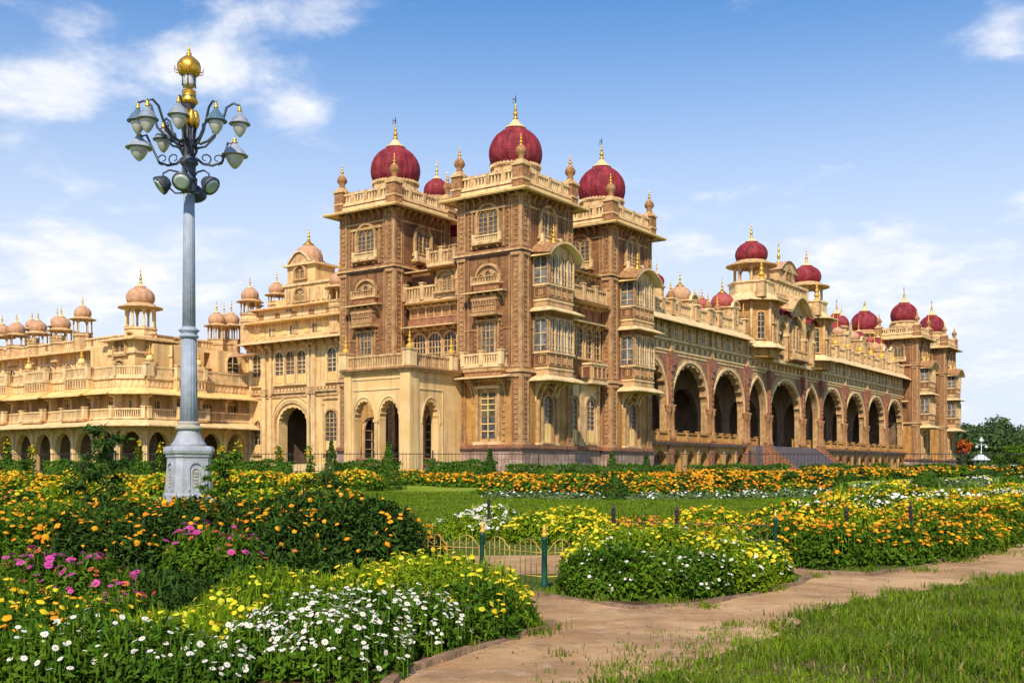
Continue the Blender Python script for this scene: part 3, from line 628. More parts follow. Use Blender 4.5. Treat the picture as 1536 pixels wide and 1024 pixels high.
    prof = [(s0 - ro + (s1 - s0 + 2 * ro) * i / n, zt + 1.25 * (math.sin(math.pi * i / n) ** .8) - .12) for i in range(n + 1)]
    low = [(q, zz - .16) for q, zz in prof]
    for i in range(n):
        b.poly([F(prof[i][0], -.04, prof[i][1] + .25), F(prof[i + 1][0], -.04, prof[i + 1][1] + .25), F(prof[i + 1][0], p + ro, prof[i + 1][1]), F(prof[i][0], p + ro, prof[i][1])], 'carved', True)
        b.poly([F(low[i][0], -.04, low[i][1]), F(low[i + 1][0], -.04, low[i + 1][1]), F(low[i + 1][0], p + ro, low[i + 1][1]), F(low[i][0], p + ro, low[i][1])], 'yellow', True)
        b.poly([F(prof[i][0], p + ro, prof[i][1]), F(prof[i + 1][0], p + ro, prof[i + 1][1]), F(low[i + 1][0], p + ro, low[i + 1][1]), F(low[i][0], p + ro, low[i][1])], 'pale')
    tym = [(q, min(zz - .1, zz - .14)) for q, zz in prof if s0 <= q <= s1]
    b.poly([F(s0, p + .02, zt - .1)] + [] + [F(q, p + .02, zz) for q, zz in tym] + [F(s1, p + .02, zt - .1)], 'trim')
    for k in range(5): a2 = .35 + k * .6; 
    x3, y3, z3 = F(c, p * .5, zt + 1.25); f2 = MB(); f2.lathe(x3, y3, [(.5, z3 - .12), (.3, z3 + .15), (.16, z3 + .3)], 'gold', 10); spindle(f2, x3, y3, z3 + .2, 1.5, .26)
    for q in (s0 + .3, s1 - .3, s0 + 1.1, s1 - 1.1): bracket(b, F, q, bottom + .12, p * .9, 1.9, 'pale', .2)
    o = b.build('bay_window', parent); f2.build('roof_finial', parent); return o
def win(parent, fn, *a, name='window', **k):
    b = MB(); fn(b, *a, **k); return b.build(name, parent)
def tower(name_x, y, decor, ze=ZE):
    o = tower_body('corner_tower', name_x, y, ze=ze); tower_top(o, ze=ze)
    A, B = FY(0), FX(0); cA, cB = TW / 2, TD / 2
    win(o, twin_window, B, cB, 21.6, 2.15, 2.65, name='arched_window'); balcony(o, B, cB, 21.1, 2.8, .45, .62, 'pale', br=.5, pitch=.2)
    win(o, twin_window, A, cA - .1, 21.6, 2.15, 2.7, name='arched_window'); balcony(o, A, cA - .1, 21.1, 2.8, .6, .62, 'pale', br=.6, pitch=.2)
    def surround(F, c, z0, z1, w):
        s = MB()
        for q in (-1, 1):
            s.box(F, c + q * w / 2 - .08, c + q * w / 2 + .08, -.05, .2, z0, z1, 'tower_trim'); s.box(F, c + q * (w / 2 - .24) - .05, c + q * (w / 2 - .24) + .05, -.05, .12, z0, z1, 'carved')
            carve(s, F, c + q * (w / 2 + .3) - .1, c + q * (w / 2 + .3) + .1, z0, z1, -.03, .08, 'carved', .4, .14)
        s.box(F, c - w / 2 - .2, c + w / 2 + .2, -.05, .26, z1 - .02, z1 + .2, 'window_trim')
        s.build('window_surround', o)
    if 'left' in decor:                        # the tall stack of window, box and oriel on the left-hand face
        surround(B, cB, 20.6, 24.3 - .45, 3.4)
        win(o, twin_window, B, cB, 17.75, 2.3, 1.35, n=3, name='arched_window')
        balcony(o, B, cB, 17.65, 2.9, .55, .5, 'window_trim', br=.4); 
        b = MB(); b.box(B, cB - 1.3, cB + 1.3, -.05, .5, 16.85, 17.4, 'carved'); grid_panels(b, B, cB - 1.2, cB + 1.2, .51, 16.95, 17.35, 6, 'redstone', 'carved', .07); b.build('carved_panel', o)
        small_eave(o, B, cB - 1.9, cB + 1.9, 17.0, 1.15, .22, 'pale', 5, .9)
        b = MB(); b.box(B, cB - 1.3, cB + 1.3, -.05, .75, 14.95, 16.5, 'carved'); b.box(B, cB - 1.42, cB + 1.42, -.05, .9, 14.75, 15.0, 'window_trim'); b.box(B, cB - 1.36, cB + 1.36, -.05, .82, 16.05, 16.2, 'window_trim')
        balustrade(b, B, cB - 1.2, cB + 1.2, .72, 15.1, .6, 'window_trim', .22); grid_panels(b, B, cB - 1.2, cB + 1.2, .76, 15.75, 16.05, 8, 'window_trim', 'wood', .06)
        for s in (-1, 0, 1): bracket(b, B, cB + s * 1.1, 14.75, .7, .5, 'carved', .2)
        b.build('carved_box', o)
        surround(B, cB, 11.0, 14.3, 2.2)
        win(o, lambda mb: (mb.box(B, cB - .78, cB + .78, -.05, .1, 11.2, 14.3, 'window_trim'), lights(mb, B, cB - .6, cB + .6, 11.6, 14.15, .12, 3, 4, 'window_trim', .08)), name='tall_window')
    if 'balcony' in decor:
        b = MB(); b.box(B, cB - 2.05, cB + 2.05, -.05, 1.05, 9.95, 10.35, 'window_trim'); b.box(B, cB - 2.1, cB + 2.1, -.05, 1.12, 10.3, 10.5, 'pale')
        b.box(B, cB - 1.95, cB + 1.95, -.05, .95, 9.5, 9.95, 'carved'); balustrade(b, B, cB - 2.0, cB + 2.0, 1.0, 10.5, 1.0, 'pale', .26, 3)
        for s in (-1, 1): G2 = side(B, cB + s * 2.0, s); balustrade(b, G2, 0, 1.0, -.05, 10.5, 1.0, 'pale', .26)
        b.build('balcony', o)
        small_eave(o, B, cB - 2.5, cB + 2.5, 9.75, 1.5, .3, 'pale', 0, 1.4)
        b = MB()
        for s in (-1.75, -1.45, 1.45, 1.75): bracket(b, B, cB + s, 9.3, 1.1, 2.0, 'window_trim', .18)
        b.box(B, cB - 1.3, cB - 1.02, -.05, .25, 3.9, 8.6, 'window_trim'); b.box(B, cB + 1.02, cB + 1.3, -.05, .25, 3.9, 8.6, 'window_trim'); b.box(B, cB - 1.4, cB + 1.4, -.05, .32, 8.55, 8.8, 'pale')
        b.box(B, cB - 1.5, cB + 1.5, -.05, .35, 3.74, 4.0, 'pale')
        carve(b, B, cB - 1.75, cB - 1.45, 4, 7, -.05, .1, 'window_trim'); b.build('window_surround', o)
        win(o, lambda mb: (mb.box(B, cB - .95, cB + .95, -.05, .08, 4.0, 8.5, 'window_trim'), lights(mb, B, cB - .7, cB + .7, 6.2, 8.2, .10, 2, 4, 'yellow', .1), lights(mb, B, cB - .7, cB + .7, 4.3, 6.15, .10, 2, 3, 'yellow', .1, glass='curtain_glass'),
            band(mb, B, arch(cB - .9, cB + .9, 8.8, .7, 'round', 8), .18, -.05, .2, 'window_trim')), name='tall_window')
    if 'bay' in decor:
        bay(o, A, 1.85, 5.7, 1.5)
        win(o, arched_window, A, 3.78, 3.9, 1.35, 4.1, 'round', 'window_trim', .22, .24, 2, 4, .42, name='ground_window')
        b = MB(); p = arch(2.4, 5.15, 6.8, 1.9, 'round', 12); band(b, A, [(2.4, 3.8)] + p + [(5.15, 3.8)], .22, -.05, .3, 'window_trim'); b.box(A, 2.1, 5.4, -.05, .34, 3.74, 3.92, 'pale'); b.build('window_surround', o)
    if 'flank' in decor:                      # left face of the inner towers
        win(o, twin_window, B, cB + .2, 14.6, 2.0, 2.4, name='arched_window'); small_eave(o, B, cB - 1.8, cB + 1.8, 14.0, 1.1, .2, 'pale', 3, .8)
        win(o, arched_window, B, cB, 4.2, 1.4, 3.6, name='ground_window')
    return o
tM = tower(0, 0, ('left', 'balcony', 'bay'))
tR = tower(14.9, 0, ('bay', 'flank'))
tL = tower(-.6, 13.7, ('left',), ze=25.55)
tR2 = copy_tree(tR, palace); tR2.location = (121.6, 0, 0)
tR3 = copy_tree(tR, palace); tR3.location = (140.6, 0, 0)
tB = tower_body('corner_tower', 14.9, 13.7); tower_top(tB)
tB2 = tower_body('corner_tower', 128.0, 14.5); tower_top(tB2)

def build_block():
    b = MB()
    b.bx(2.2, 21.0, 2.2, 19.5, .6, 19.6, 'brick'); b.bx(2.0, 21.4, 2.0, 19.9, 19.6, 19.8, 'trim')
    core = b.build('tower_block', palace)
    # left link between towers
    F = FX(1.0); b = MB(); s0, s1 = TD + .35, 13.35
    b.box(F, s0, s1, -1.3, 0, .6, 17.0, 'brick'); b.box(F, s0, s1, -1.3, -.4, 17.0, 19.7, 'brick')
    b.box(F, s0 + .2, s1 - .2, -.05, .025, 11.0, 14.1, 'carved')
    for i, c in enumerate((8.35, 10.15, 11.95)):
        band(b, F, [(c - .82, 11.9)] + arch(c - .82, c + .82, 13.1, .85, 'round', 10) + [(c + .82, 11.9)], .14, -.02, .22, 'trim')
        b.lathe(F(c - .9, .25, 0)[0], F(c - .9, .25, 0)[1], [(.14, 11.6), (.1, 11.8), (.1, 12.9), (.17, 13.1)], 'trim', 8)
    b.box(F, s0, s1, -.05, .14, 14.75, 15.3, 'redstone'); grid_panels(b, F, s0 + .3, s1 - .3, .08, 15.35, 16.3, 6, 'trim', 'carved', .1, .1); b.box(F, s0, s1, -.05, .3, 16.35, 16.5, 'trim')
    b.box(F, s0, s1, -.05, .6, 16.8, 17.0, 'trim')
    link = b.build('link_wall', palace)
    for c in (8.35, 10.15, 11.95): win(link, arched_window, F, c, 11.6, 1.4, 2.3, 'round', 'trim', .1, .16, 4, 3, sill=False, name='arched_window')
    balcony(link, F, 10.2, 10.4, 6.0, 1.2, .85, 'pale', br=.6)
    small_eave(link, F, s0, s1, 14.75, 1.3, .22, 'pale', 6, .5, e=0)
    b = MB(); balustrade(b, F, s0, s1, .5, 17.0, 1.25, 'trim', .34, 4); b.box(F, s0, s1, .2, .62, 16.72, 16.82, 'pale'); b.build('balustrade', link)
    small_eave(link, F, s0, s1, 16.85, .9, .12, 'carved', 7, .4, e=0)
    k = MB(); k.bx(.4, 2.6, s0, 9.6, 17.0, 19.7, 'trim'); k.bx(-.2, 3, s0, 10.2, 19.7, 19.9, 'pale')
    Fk = FX(.4); balustrade(k, FX(-.1), s0, 10.1, -.1, 19.9, 1.2, 'trim', .3, 3); balustrade(k, lambda s, d, z: (s, 10.1 + d, z), 0, 3, 0, 19.9, 1.2, 'trim', .3)
    chajja(k, Fk, s0, 9.9, 19.75, 1.0, .1, 'carved'); k.build('roof_kiosk', link); win(link, twin_window, Fk, 8.5, 17.5, 1.7, 1.7, n=3, name='arched_window')
    k = MB(); chajja(k, F, 9.9, s1, 19.75, .6, .08, 'trim'); k.build('eave', link)
    # right link between towers
    F = FY(1.0); b = MB(); s0, s1 = TW + .35, 14.55
    b.box(F, s0, s1, -1.3, 0, .6, 3.72, 'plinth'); b.box(F, s0, s1, -1.3, 0, 3.72, 9.7, 'pale'); b.box(F, s0, s1, -1.3, 0, 9.7, 19.7, 'brick')
    b.box(F, s0, s1, -.05, .3, 3.45, 3.75, 'redstone'); b.box(F, s0, s1, -.05, .2, 9.6, 9.95, 'trim')
    for c in (9.5, 12.6):
        band(b, F, [(c - 1.0, 3.8)] + arch(c - 1, c + 1, 7.4, 1.0, 'round', 10) + [(c + 1, 3.8)], .2, -.05, .25, 'trim')
        for q in (-1.4, 1.4): b.box(F, c + q - .12, c + q + .12, -.05, .22, 3.8, 9.5, 'trim')
    b.box(F, s0, s1, -.02, .02, 11.8, 15.2, 'trim'); b.box(F, s0, s1, -.05, .25, 15.2, 15.45, 'pale'); grid_panels(b, F, s0 + .2, s1 - .2, .06, 15.5, 16.8, 5, 'carved', 'redstone', .15, .12)
    lk = b.build('link_wall', palace)
    for c in (9.5, 12.6): win(lk, arched_window, F, c, 4.1, 1.35, 4.1, 'round', 'trim', .12, .16, 2, 5, .3, name='ground_window')
    for c in (9.0, 10.6, 12.2, 13.7): win(lk, arched_window, F, c, 12.0, 1.05, 2.8, 'round', 'trim', .1, .2, 2, 4, name='arched_window')
    b = MB(); b.box(F, 11.2, 13.9, -.05, 1.1, 9.7, 11.4, 'trim'); b.box(F, 11.1, 14.0, -.05, 1.2, 11.35, 11.55, 'pale'); b.box(F, 11.1, 14.0, -.05, 1.2, 9.6, 9.8, 'pale'); grid_panels(b, F, 11.4, 13.7, 1.11, 10.1, 11.2, 3, 'trim', 'redstone', .12, .08); grid_panels(b, side(F, 11.2, -1), .1, 1.0, .01, 10.1, 11.2, 1, 'trim', 'wood', .12, .08); b.build('balcony', lk)
    small_eave(lk, F, s0, s1, 15.45, 1.0, .2, 'pale', 6, .5, e=0); small_eave(lk, F, s0, s1, 17.2, 1.2, .2, 'carved', 6, .5, e=0)
    b = MB(); balustrade(b, F, s0, s1, .7, 17.2, 1.3, 'trim', .32, 4); b.build('balustrade', lk)
    win(lk, twin_window, F, 11.0, 17.4, 2.4, 2.1, n=3, name='arched_window'); small_eave(lk, F, 9, 13, 20.0, .9, .18, 'carved', 4, .4)
    # small domes on the roof of the block
    for px, py, r, yl, dm in ((655, 297, 1.35, 19.0, 'dome_red'), (690, 361, 2.0, 14.6, 'dome_red')):
        x = col_x(px, yl); z = row_z(py, x, yl); b = MB(); b.lathe(x, yl, [(r, 19.8), (r, z - .1)], 'trim', 8, smooth=False); o = b.build('dome_drum', palace); add_dome(o, x, yl, z, r, r * 1.45, 'dome_red', 1.8)
build_block()

def build_porch():
    # cream two-storey porch in the angle left of the near tower
    b = MB(); x0, y0, y1, zt = -7.0, 6.3, 13.4, 9.75
    A, B = FY(y0), FX(x0); m = 'cream'
    for s0, s1 in ((y0 + .9, 9.95), (9.95, y1 - .55)):
        a, e = s0 + .28, s1 - .28; wall_arch(b, B, s0, s1, .8, 8.0, arch(a, e, 5.7, 1.75, 'cusp', 36, 9, .07), 0, -.8, m)
        band(b, B, arch(a - .12, e + .12, 5.7, 2.0, 'round', 14), .1, -.02, .08, 'pale')
    wall_arch(b, A, x0 + .95, -2.6, .8, 8.0, arch(x0 + 1.7, -3.3, 5.5, 1.9, 'cusp', 36, 9, .07), 0, -.8, m)
    band(b, A, arch(x0 + 1.55, -3.15, 5.5, 2.15, 'round', 14), .1, -.02, .08, 'pale')
    b.box(A, -2.6, .0, -.8, 0, .8, 8.0, m); b.box(B, y0 + .9, y1, -.8, 0, 8.0, zt, m); b.box(A, x0 + .9, 0, -.8, 0, 8.0, zt, m)
    b.bx(x0 - .15, x0 + .95, y0 - .15, y0 + .9, .8, zt, m); b.bx(x0 - .1, x0 + .8, y1 - .55, y1 + .25, .8, zt, m)
    for F, s0, s1 in ((B, y0 + 1.0, y1 - .65), (A, x0 + 1.05, -2.7)):
        for (p, q, r, t) in ((s0, s1, 8.3, 8.4), (s0, s1, 9.2, 9.3)): b.box(F, p, q, -.05, .07, r, t, 'pale')
        b.box(F, s0, s0 + .12, -.05, .06, .9, 8.3, 'pale'); b.box(F, s1 - .12, s1, -.05, .06, .9, 8.3, 'pale')
    b.box(B, 9.9 - .12, 9.9 + .22, -.5, .14, .9, 5.7, 'trim'); b.box(B, 9.85 - .16, 9.85 + .36, -.6, .2, 5.6, 5.85, 'pale')
    b.bx(x0 - .3, .3, y0 - .35, y1 + .35, zt, zt + .2, 'trim'); b.bx(x0 - .5, .3, y0 - .55, y1 + .5, zt + .2, zt + .36, 'carved'); b.bx(x0, 0, y0, y1, zt + .36, zt + .4, 'trim')
    b.bx(x0 + .1, 0.5, y0 + .1, y1, .8, 1.7, 'plinth'); b.bx(-.7, -.62, y0 + .8, 13.0, 1.7, 9.7, 'ochre')
    o = b.build('porch', palace)
    b = MB(); z = zt + .4; balustrade(b, B, y0 + .5, y1 + .1, .1, z, 1.1, 'trim', .27, 0, .16); balustrade(b, A, x0 + .5, -.1, .1, z, 1.1, 'trim', .27, 0, .16)
    for x, y in ((x0 - .05, y0 - .05), (x0 - .05, y1 + .1), (-1.6, y0 - .05)):
        b.frus(x, y, .42, .42, z, z + 1.3, 'pale'); b.frus(x, y, .5, .5, z + 1.3, z + 1.45, 'trim'); b.lathe(x, y, [(.3, z + 1.45), (.36, z + 1.6), (.2, z + 1.75)], 'gold_paint', 10); spindle(b, x, y, z + 1.7, 1.35, .22, 'gold_paint')
    b.build('balustrade', o)
    F = FX(-.72); win(o, arched_window, F, 11.6, 2.2, 1.9, 4.4, 'round', 'yellow', .2, .25, 3, 5, name='ground_window'); win(o, arched_window, F, 8.8, 2.2, 1.9, 4.4, 'round', 'trim', .2, .25, 3, 5, name='ground_window')
    F = lambda s, d, z: (s, 12.8 - d, z); win(o, arched_window, F, -4.6, 1.8, 2.0, 4.2, 'round', 'trim', .2, .2, 2, 4, glass='glass', name='ground_window')
    b = MB()
    balustrade(b, FX(x0 + .3), 8, 9.6, 0, 1.7, .9, 'maroon_carving', .2); balustrade(b, FX(x0 + .3), 10.2, 12.7, 0, 1.7, .9, 'maroon_carving', .2); balustrade(b, FY(y0 + .4), x0 + 1.7, -3.3, 0, 1.7, .9, 'maroon_carving', .2); b.build('railing', o)
build_porch()

# ------------------------------------------------------------------ long arcade
XB = [22.7, 31.8, 42.1, 52.5, 59.7, 72.0, 79.2, 89.7, 100.5, 111.2, 121.6]; YA = 2.5
def build_arcade():
    F = FY(YA); b = MB(); inner = FY(YA + 6.0)
    for i, (x0, x1) in enumerate(zip(XB, XB[1:])):
        w = x1 - x0; narrow = w < 8; pw = .68 if not narrow else .66
        a, e = x0 + pw, x1 - pw; zs, rise = (8.7, 4.75) if not narrow else (9.0, 4.2)
        pts = arch(a, e, zs, rise, 'cusp' if not narrow else 'point', 44, 11, .055)
        wall_arch(b, F, x0, x1, 4.8, 14.6, pts, 0, -.85, 'window_trim')
        band(b, F, arch(a - .1, e + .1, zs, rise + .25, 'round' if not narrow else 'point', 20), .28, -.03, .12, 'pale')
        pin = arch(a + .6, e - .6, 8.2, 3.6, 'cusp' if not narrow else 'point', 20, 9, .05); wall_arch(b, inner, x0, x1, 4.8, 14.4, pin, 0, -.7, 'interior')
        # spandrels of dark red carving
        for sg, xe in ((1, x0 + .8), (-1, x1 - .8)):
            tri = [(xe, 14.15), (xe + sg * w * .2, 14.15), (xe + sg * w * .12, 13.55), (xe + sg * w * .05, 12.75), (xe, 11.9)]
            b.extr(F, tri, -.02, .05, 'maroon_carving')
        b.box(F, x0 + .8, x1 - .8, -.03, .1, 14.25, 14.4, 'pale')
        if w > 8 and not (59 < x0 < 60) and not (52 < x0 < 53) and not (72 < x0 < 73) or i in ():
            n = 3 if i else 2
            for k in range(n):
                s0 = x0 + w * k / n; s1 = x0 + w * (k + 1) / n; wall_arch(b, F, s0, s1, .8, 4.0, arch(s0 + .75, s1 - .75, 2.7, 1.0, 'point', 10), .1, -.8, 'ochre')
                b.box(F, s0 - .14, s0 + .14, .05, .24, .8, 4.0, 'trim')
            b.box(F, x0, x1, -.8, .1, 4.0, 4.35, 'ochre'); b.box(F, x0, x1, -.8, .45, 4.35, 4.6, 'plinth'); b.box(F, x0, x1, -.8, .62, 4.6, 4.8, 'redstone')
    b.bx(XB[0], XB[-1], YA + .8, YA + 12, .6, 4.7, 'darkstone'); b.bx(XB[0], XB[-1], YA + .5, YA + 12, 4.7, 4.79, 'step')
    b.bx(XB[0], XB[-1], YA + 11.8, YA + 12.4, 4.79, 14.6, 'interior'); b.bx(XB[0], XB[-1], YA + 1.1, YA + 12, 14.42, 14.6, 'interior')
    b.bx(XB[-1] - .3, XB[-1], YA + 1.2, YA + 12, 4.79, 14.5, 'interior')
    # bands, attic, roof
    x0, x1 = XB[0], XB[-1]
    b.box(F, x0, x1, -1.1, .15, 14.6, 14.8, 'pale'); b.box(F, x0, x1, -1.1, .06, 14.8, 15.7, 'trim'); b.box(F, x0, x1, -1.1, .32, 15.7, 15.95, 'pale')
    n = int((x1 - x0) / .7)
    for i in range(n): s = x0 + (x1 - x0) * (i + .5) / n; b.box(F, s - .2, s + .2, .03, .12, 14.95, 15.5, 'carved' if i % 2 else 'pale')
    b.box(F, x0, x1, -1.1, 0, 15.95, 18.5, 'ochre'); b.bx(x0, x1, YA, YA + 14, 18.5, 18.6, 'trim'); b.bx(x0, x1, YA + 13.5, YA + 14, .6, 18.5, 'trim')
    o = b.build('arcade_wing', palace)
    # piers
    for i, x in enumerate(XB[1:-1], 1):
        p = MB(); cen = 3 <= i <= 6
        offs = (-.42, .42)
        if cen: p.bx(x - .95, x + .95, YA - .75, YA + .4, .8, 4.0, 'redstone'); p.bx(x - .8, x + .8, YA - .6, YA + .4, 4.0, 4.8, 'carved')
        else: p.bx(x - .62, x + .62, YA - .3, YA + .3, .8, 4.8, 'redstone')
        for q in offs: p.lathe(x + q, YA - .1, [(.44, 4.8), (.44, 5.2), (.3, 5.4), (.28, 7.9), (.38, 8.1), (.34, 8.3), (.46, 8.6), (.46, 8.75)], 'carved', 10)
        p.box(F, x - .32, x + .32, -.05, .34, 8.75, 14.6, 'redstone'); p.box(F, x - .52, x + .52, -.05, .2, 8.75, 14.5, 'redstone')
        carve(p, F, x - .25, x + .25, 9, 12.3, .3, .42, 'carved', .6, .15)
        p.box(F, x - .3, x + .3, .3, .5, 12.4, 14.3, 'maroon_carving'); p.extr(F, [(x - .3, 13.0), (x + .3, 13.0), (x + .75, 14.4), (x - .75, 14.4)], .18, .62, 'maroon_carving')
        p.box(F, x - .3, x + .3, -.05, .38, 14.6, 18.2, 'trim'); p.box(F, x - .4, x + .4, -.05, .46, 15.65, 16.0, 'pale'); bracket(p, F, x, 18.1, 1.0, 1.3, 'pale', .4)
        p.build('arcade_pier', o)
    # balustrades between the piers
    for i, (xa, xb) in enumerate(zip(XB, XB[1:])):
        if i in (3, 4, 5): continue
        q = MB(); balustrade(q, F, xa + .7, xb - .7 if i != 2 else xb - 3.5, .2, 4.8, .95, 'ochre', .24, 4, .2); q.build('balustrade', o)
    for i in (3, 5):
        q = MB(); balustrade(q, FY(YA + 1.4), XB[i] + .5, XB[i + 1] - .5, 0, 4.8, .95, 'ochre', .24, 3, .2); q.build('balustrade', o)
    # attic windows
    for i, (xa, xb) in enumerate(zip(XB, XB[1:])):
        if i in (3, 4, 5): continue
        for k in range(3):
            c = xa + (xb - xa) * (k + .5) / 3
            m = MB(); w = .95
            m.box(F, c - w - .1, c + w + .1, -.04, .12, 16.1, 17.65, 'pale'); lights(m, F, c - w + .08, c + w - .08, 16.22, 17.52, .135, 4, 2, 'pale', .1, .07, 'curtain_glass' if (i + k) % 2 else 'glass'); m.box(F, c - .14, c + .14, .05, .24, 16.15, 17.6, 'pale')
            m.build('attic_window', o)
            q = MB(); bracket(q, F, xa + (xb - xa) * k / 3 if k else xa + .7, 18.1, .9, 1.1, 'trim', .25); q.box(F, xa + (xb - xa) * k / 3 - .25 + (.7 if not k else 0), xa + (xb - xa) * k / 3 + .25 + (.7 if not k else 0), -.05, .2, 15.95, 18.1, 'trim'); q.build('eave_bracket', o)
    for xa, xb in ((XB[0], 52.2), (79.5, XB[-1])):
        small_eave(o, F, xa, xb, 18.78, 1.55, 1.15, 'pale', 0, .5, e=0)
        p = MB(); p.box(F, xa, xb, -.1, .25, 18.6, 18.8, 'pale'); p.box(F, xa, xb, -.1, .1, 18.75, 18.95, 'trim'); p.box(F, xa, xb, -.06, -.02, 18.95, 19.9, 'carved'); p.box(F, xa, xb, -.12, .2, 19.9, 20.1, 'pale')
        n = int((xb - xa) / 3.4)
        for k in range(n + 1):
            s = xa + (xb - xa) * k / n; s = min(max(s, xa + .3), xb - .3); p.box(F, s - .22, s + .22, -.14, .28, 18.46, 20.15, 'trim'); p.box(F, s - .3, s + .3, -.2, .34, 20.15, 20.28, 'pale')
        s = xa + .35
        k = 0
        while s < xb - .4:
            p.box(F, s - .1, s + .1, -.03, .09, 19.0, 19.86, 'pale'); s += .42 if k % 8 else .6; k += 1
        p.build('parapet', o)
    # steps up to the central arches
    st = MB(); n = 13
    for i in range(n): z = 4.72 - (i + 1) * .275; st.bx(56.4, 75.4, YA - .9 - .36 * (i + 1), YA - .9 - .36 * i - (.0), .8, z, 'step')
    st.bx(53.6, 78.2, YA - .9, YA + .9, .8, 4.7, 'step')
    for i in range(n):
        for x in (55.7, 75.4): z = 4.72 - (i + 1) * .275; st.bx(x, x + .7, YA - .9 - .36 * (i + 1), YA - .9 - .36 * i, .8, z + .55, 'redstone'); st.bx(x - .05, x + .75, YA - .9 - .36 * (i + 1), YA - .9 - .36 * i, z + .55, z + .67, 'carved')
    for x in (53.0, 78.2): st.bx(x, x + .6, YA - 5.4, YA - .4, .8, 2.0, 'plinth'); 
    st.build('staircase', o)
    # dormers and little domes along the roof
    def roof_dome(px, py, rp, y, m, base=18.6, fin=1.5, n=8):
        x = col_x(px, y); z = row_z(py, x, y); r = rp * wx(x, y)[1] / FPX; q = MB()
        q.lathe(x, y, [(r * .95, base), (r * .95, z - r * .35), (r * 1.2, z - r * .3), (r * 1.2, z - r * .18), (r * .92, z - r * .1)], 'trim', n, smooth=False, rot=math.pi / n)
        d = q.build('dome_drum', o); add_dome(d, x, y, z, r, r * 1.5, m, fin, 'pale' if m == 'dome_red' else 'gold', 28, 14); return x, r, z
    for a in ((985, 428, 11.5, 9.0, 'dome_red'), (1053, 462, 10, 7.5, 'dome_rose'), (1165, 430, 11, 12.0, 'dome_red'), (1250, 500, 12, 7, 'dome_red'), (1262, 489, 10.5, 12, 'dome_red'), (1297, 497, 20.5, 13.0, 'dome_red'), (1288, 512, 10, 6.0, 'dome_red'), (1317, 520, 9.5, 5.0, 'dome_red'), (1305, 514, 6, 8, 'dome_rose')):
        roof_dome(*a)
    def dormer(px, py, m, h=1.0, wpx=15):
        y = YA + 1.0; x = col_x(px, y); w = wpx * wx(x, y)[1] / FPX; z = row_z(py, x, y); q = MB(); Fd = FY(YA - .12)
        q.bx(x - w / 2, x + w / 2, YA - .1, YA + 2.2, 18.6, z, 'trim'); q.bx(x - w / 2 - .2, x + w / 2 + .2, YA - .3, YA + 2.3, z, z + .14, 'pale')
        band(q, Fd, arch(x - w / 2 - .1, x + w / 2 + .1, z - .1, w * .5, 'round', 10), .18, -.1, .25, 'pale'); q.poly([Fd(s, .02, zz) for s, zz in [(x - w / 2, z - .2)] + arch(x - w / 2, x + w / 2, z - .1, w * .5, 'round', 10) + [(x + w / 2, z - .2)]], 'trim')
        q.box(Fd, x - w / 2, x - w / 2 + .22, -.03, .12, 18.5, z, 'pale'); q.box(Fd, x + w / 2 - .22, x + w / 2, -.03, .12, 18.5, z, 'pale')
        d = q.build('dormer', o); win(d, arched_window, Fd, x, z - w * 1.2, w * .5, w * 1.15, 'round', 'pale', .12, .14, 2, 3, sill=False, name='dormer_window')
        add_dome(d, x, YA + 1.6, z + .14, w * .86, w * 1.15, m, 1.7, 'gold', 24, 12)
    for a in ((1027, 453, 'dome_pink', 1, 20), (1090, 463, 'dome_rose', 1, 20), (1056, 474, 'dome_rose', 1, 13), (1283, 512, 'dome_pink', 1, 13), (1317, 527, 'dome_pink', 1, 11), (1327, 526, 'dome_pink', 1, 9), (1262, 503, 'dome_pink', 1, 10)): dormer(*a)
    for px in (1006, 1042, 1062, 1076, 1115, 1253, 1271, 1290, 1306, 1322, 1340):
        x = col_x(px, YA); q = MB(); k = .75 if px > 1200 else .6
        q.frus(x, YA, .45, .45, 18.6, 20.3, 'trim'); q.frus(x, YA, .62, .55, 20.3, 20.45, 'pale'); q.lathe(x, YA, [(.55, 20.45), (.6, 20.7), (.38, 21.05), (.15, 21.3)], 'carved' if px < 1200 else 'gold_paint', 12, rib=12, amp=.1); spindle(q, x, YA, 21.2, 1.3, .2, 'gold_paint'); q.build('parapet_finial', o)
    return o
arc = build_arcade()

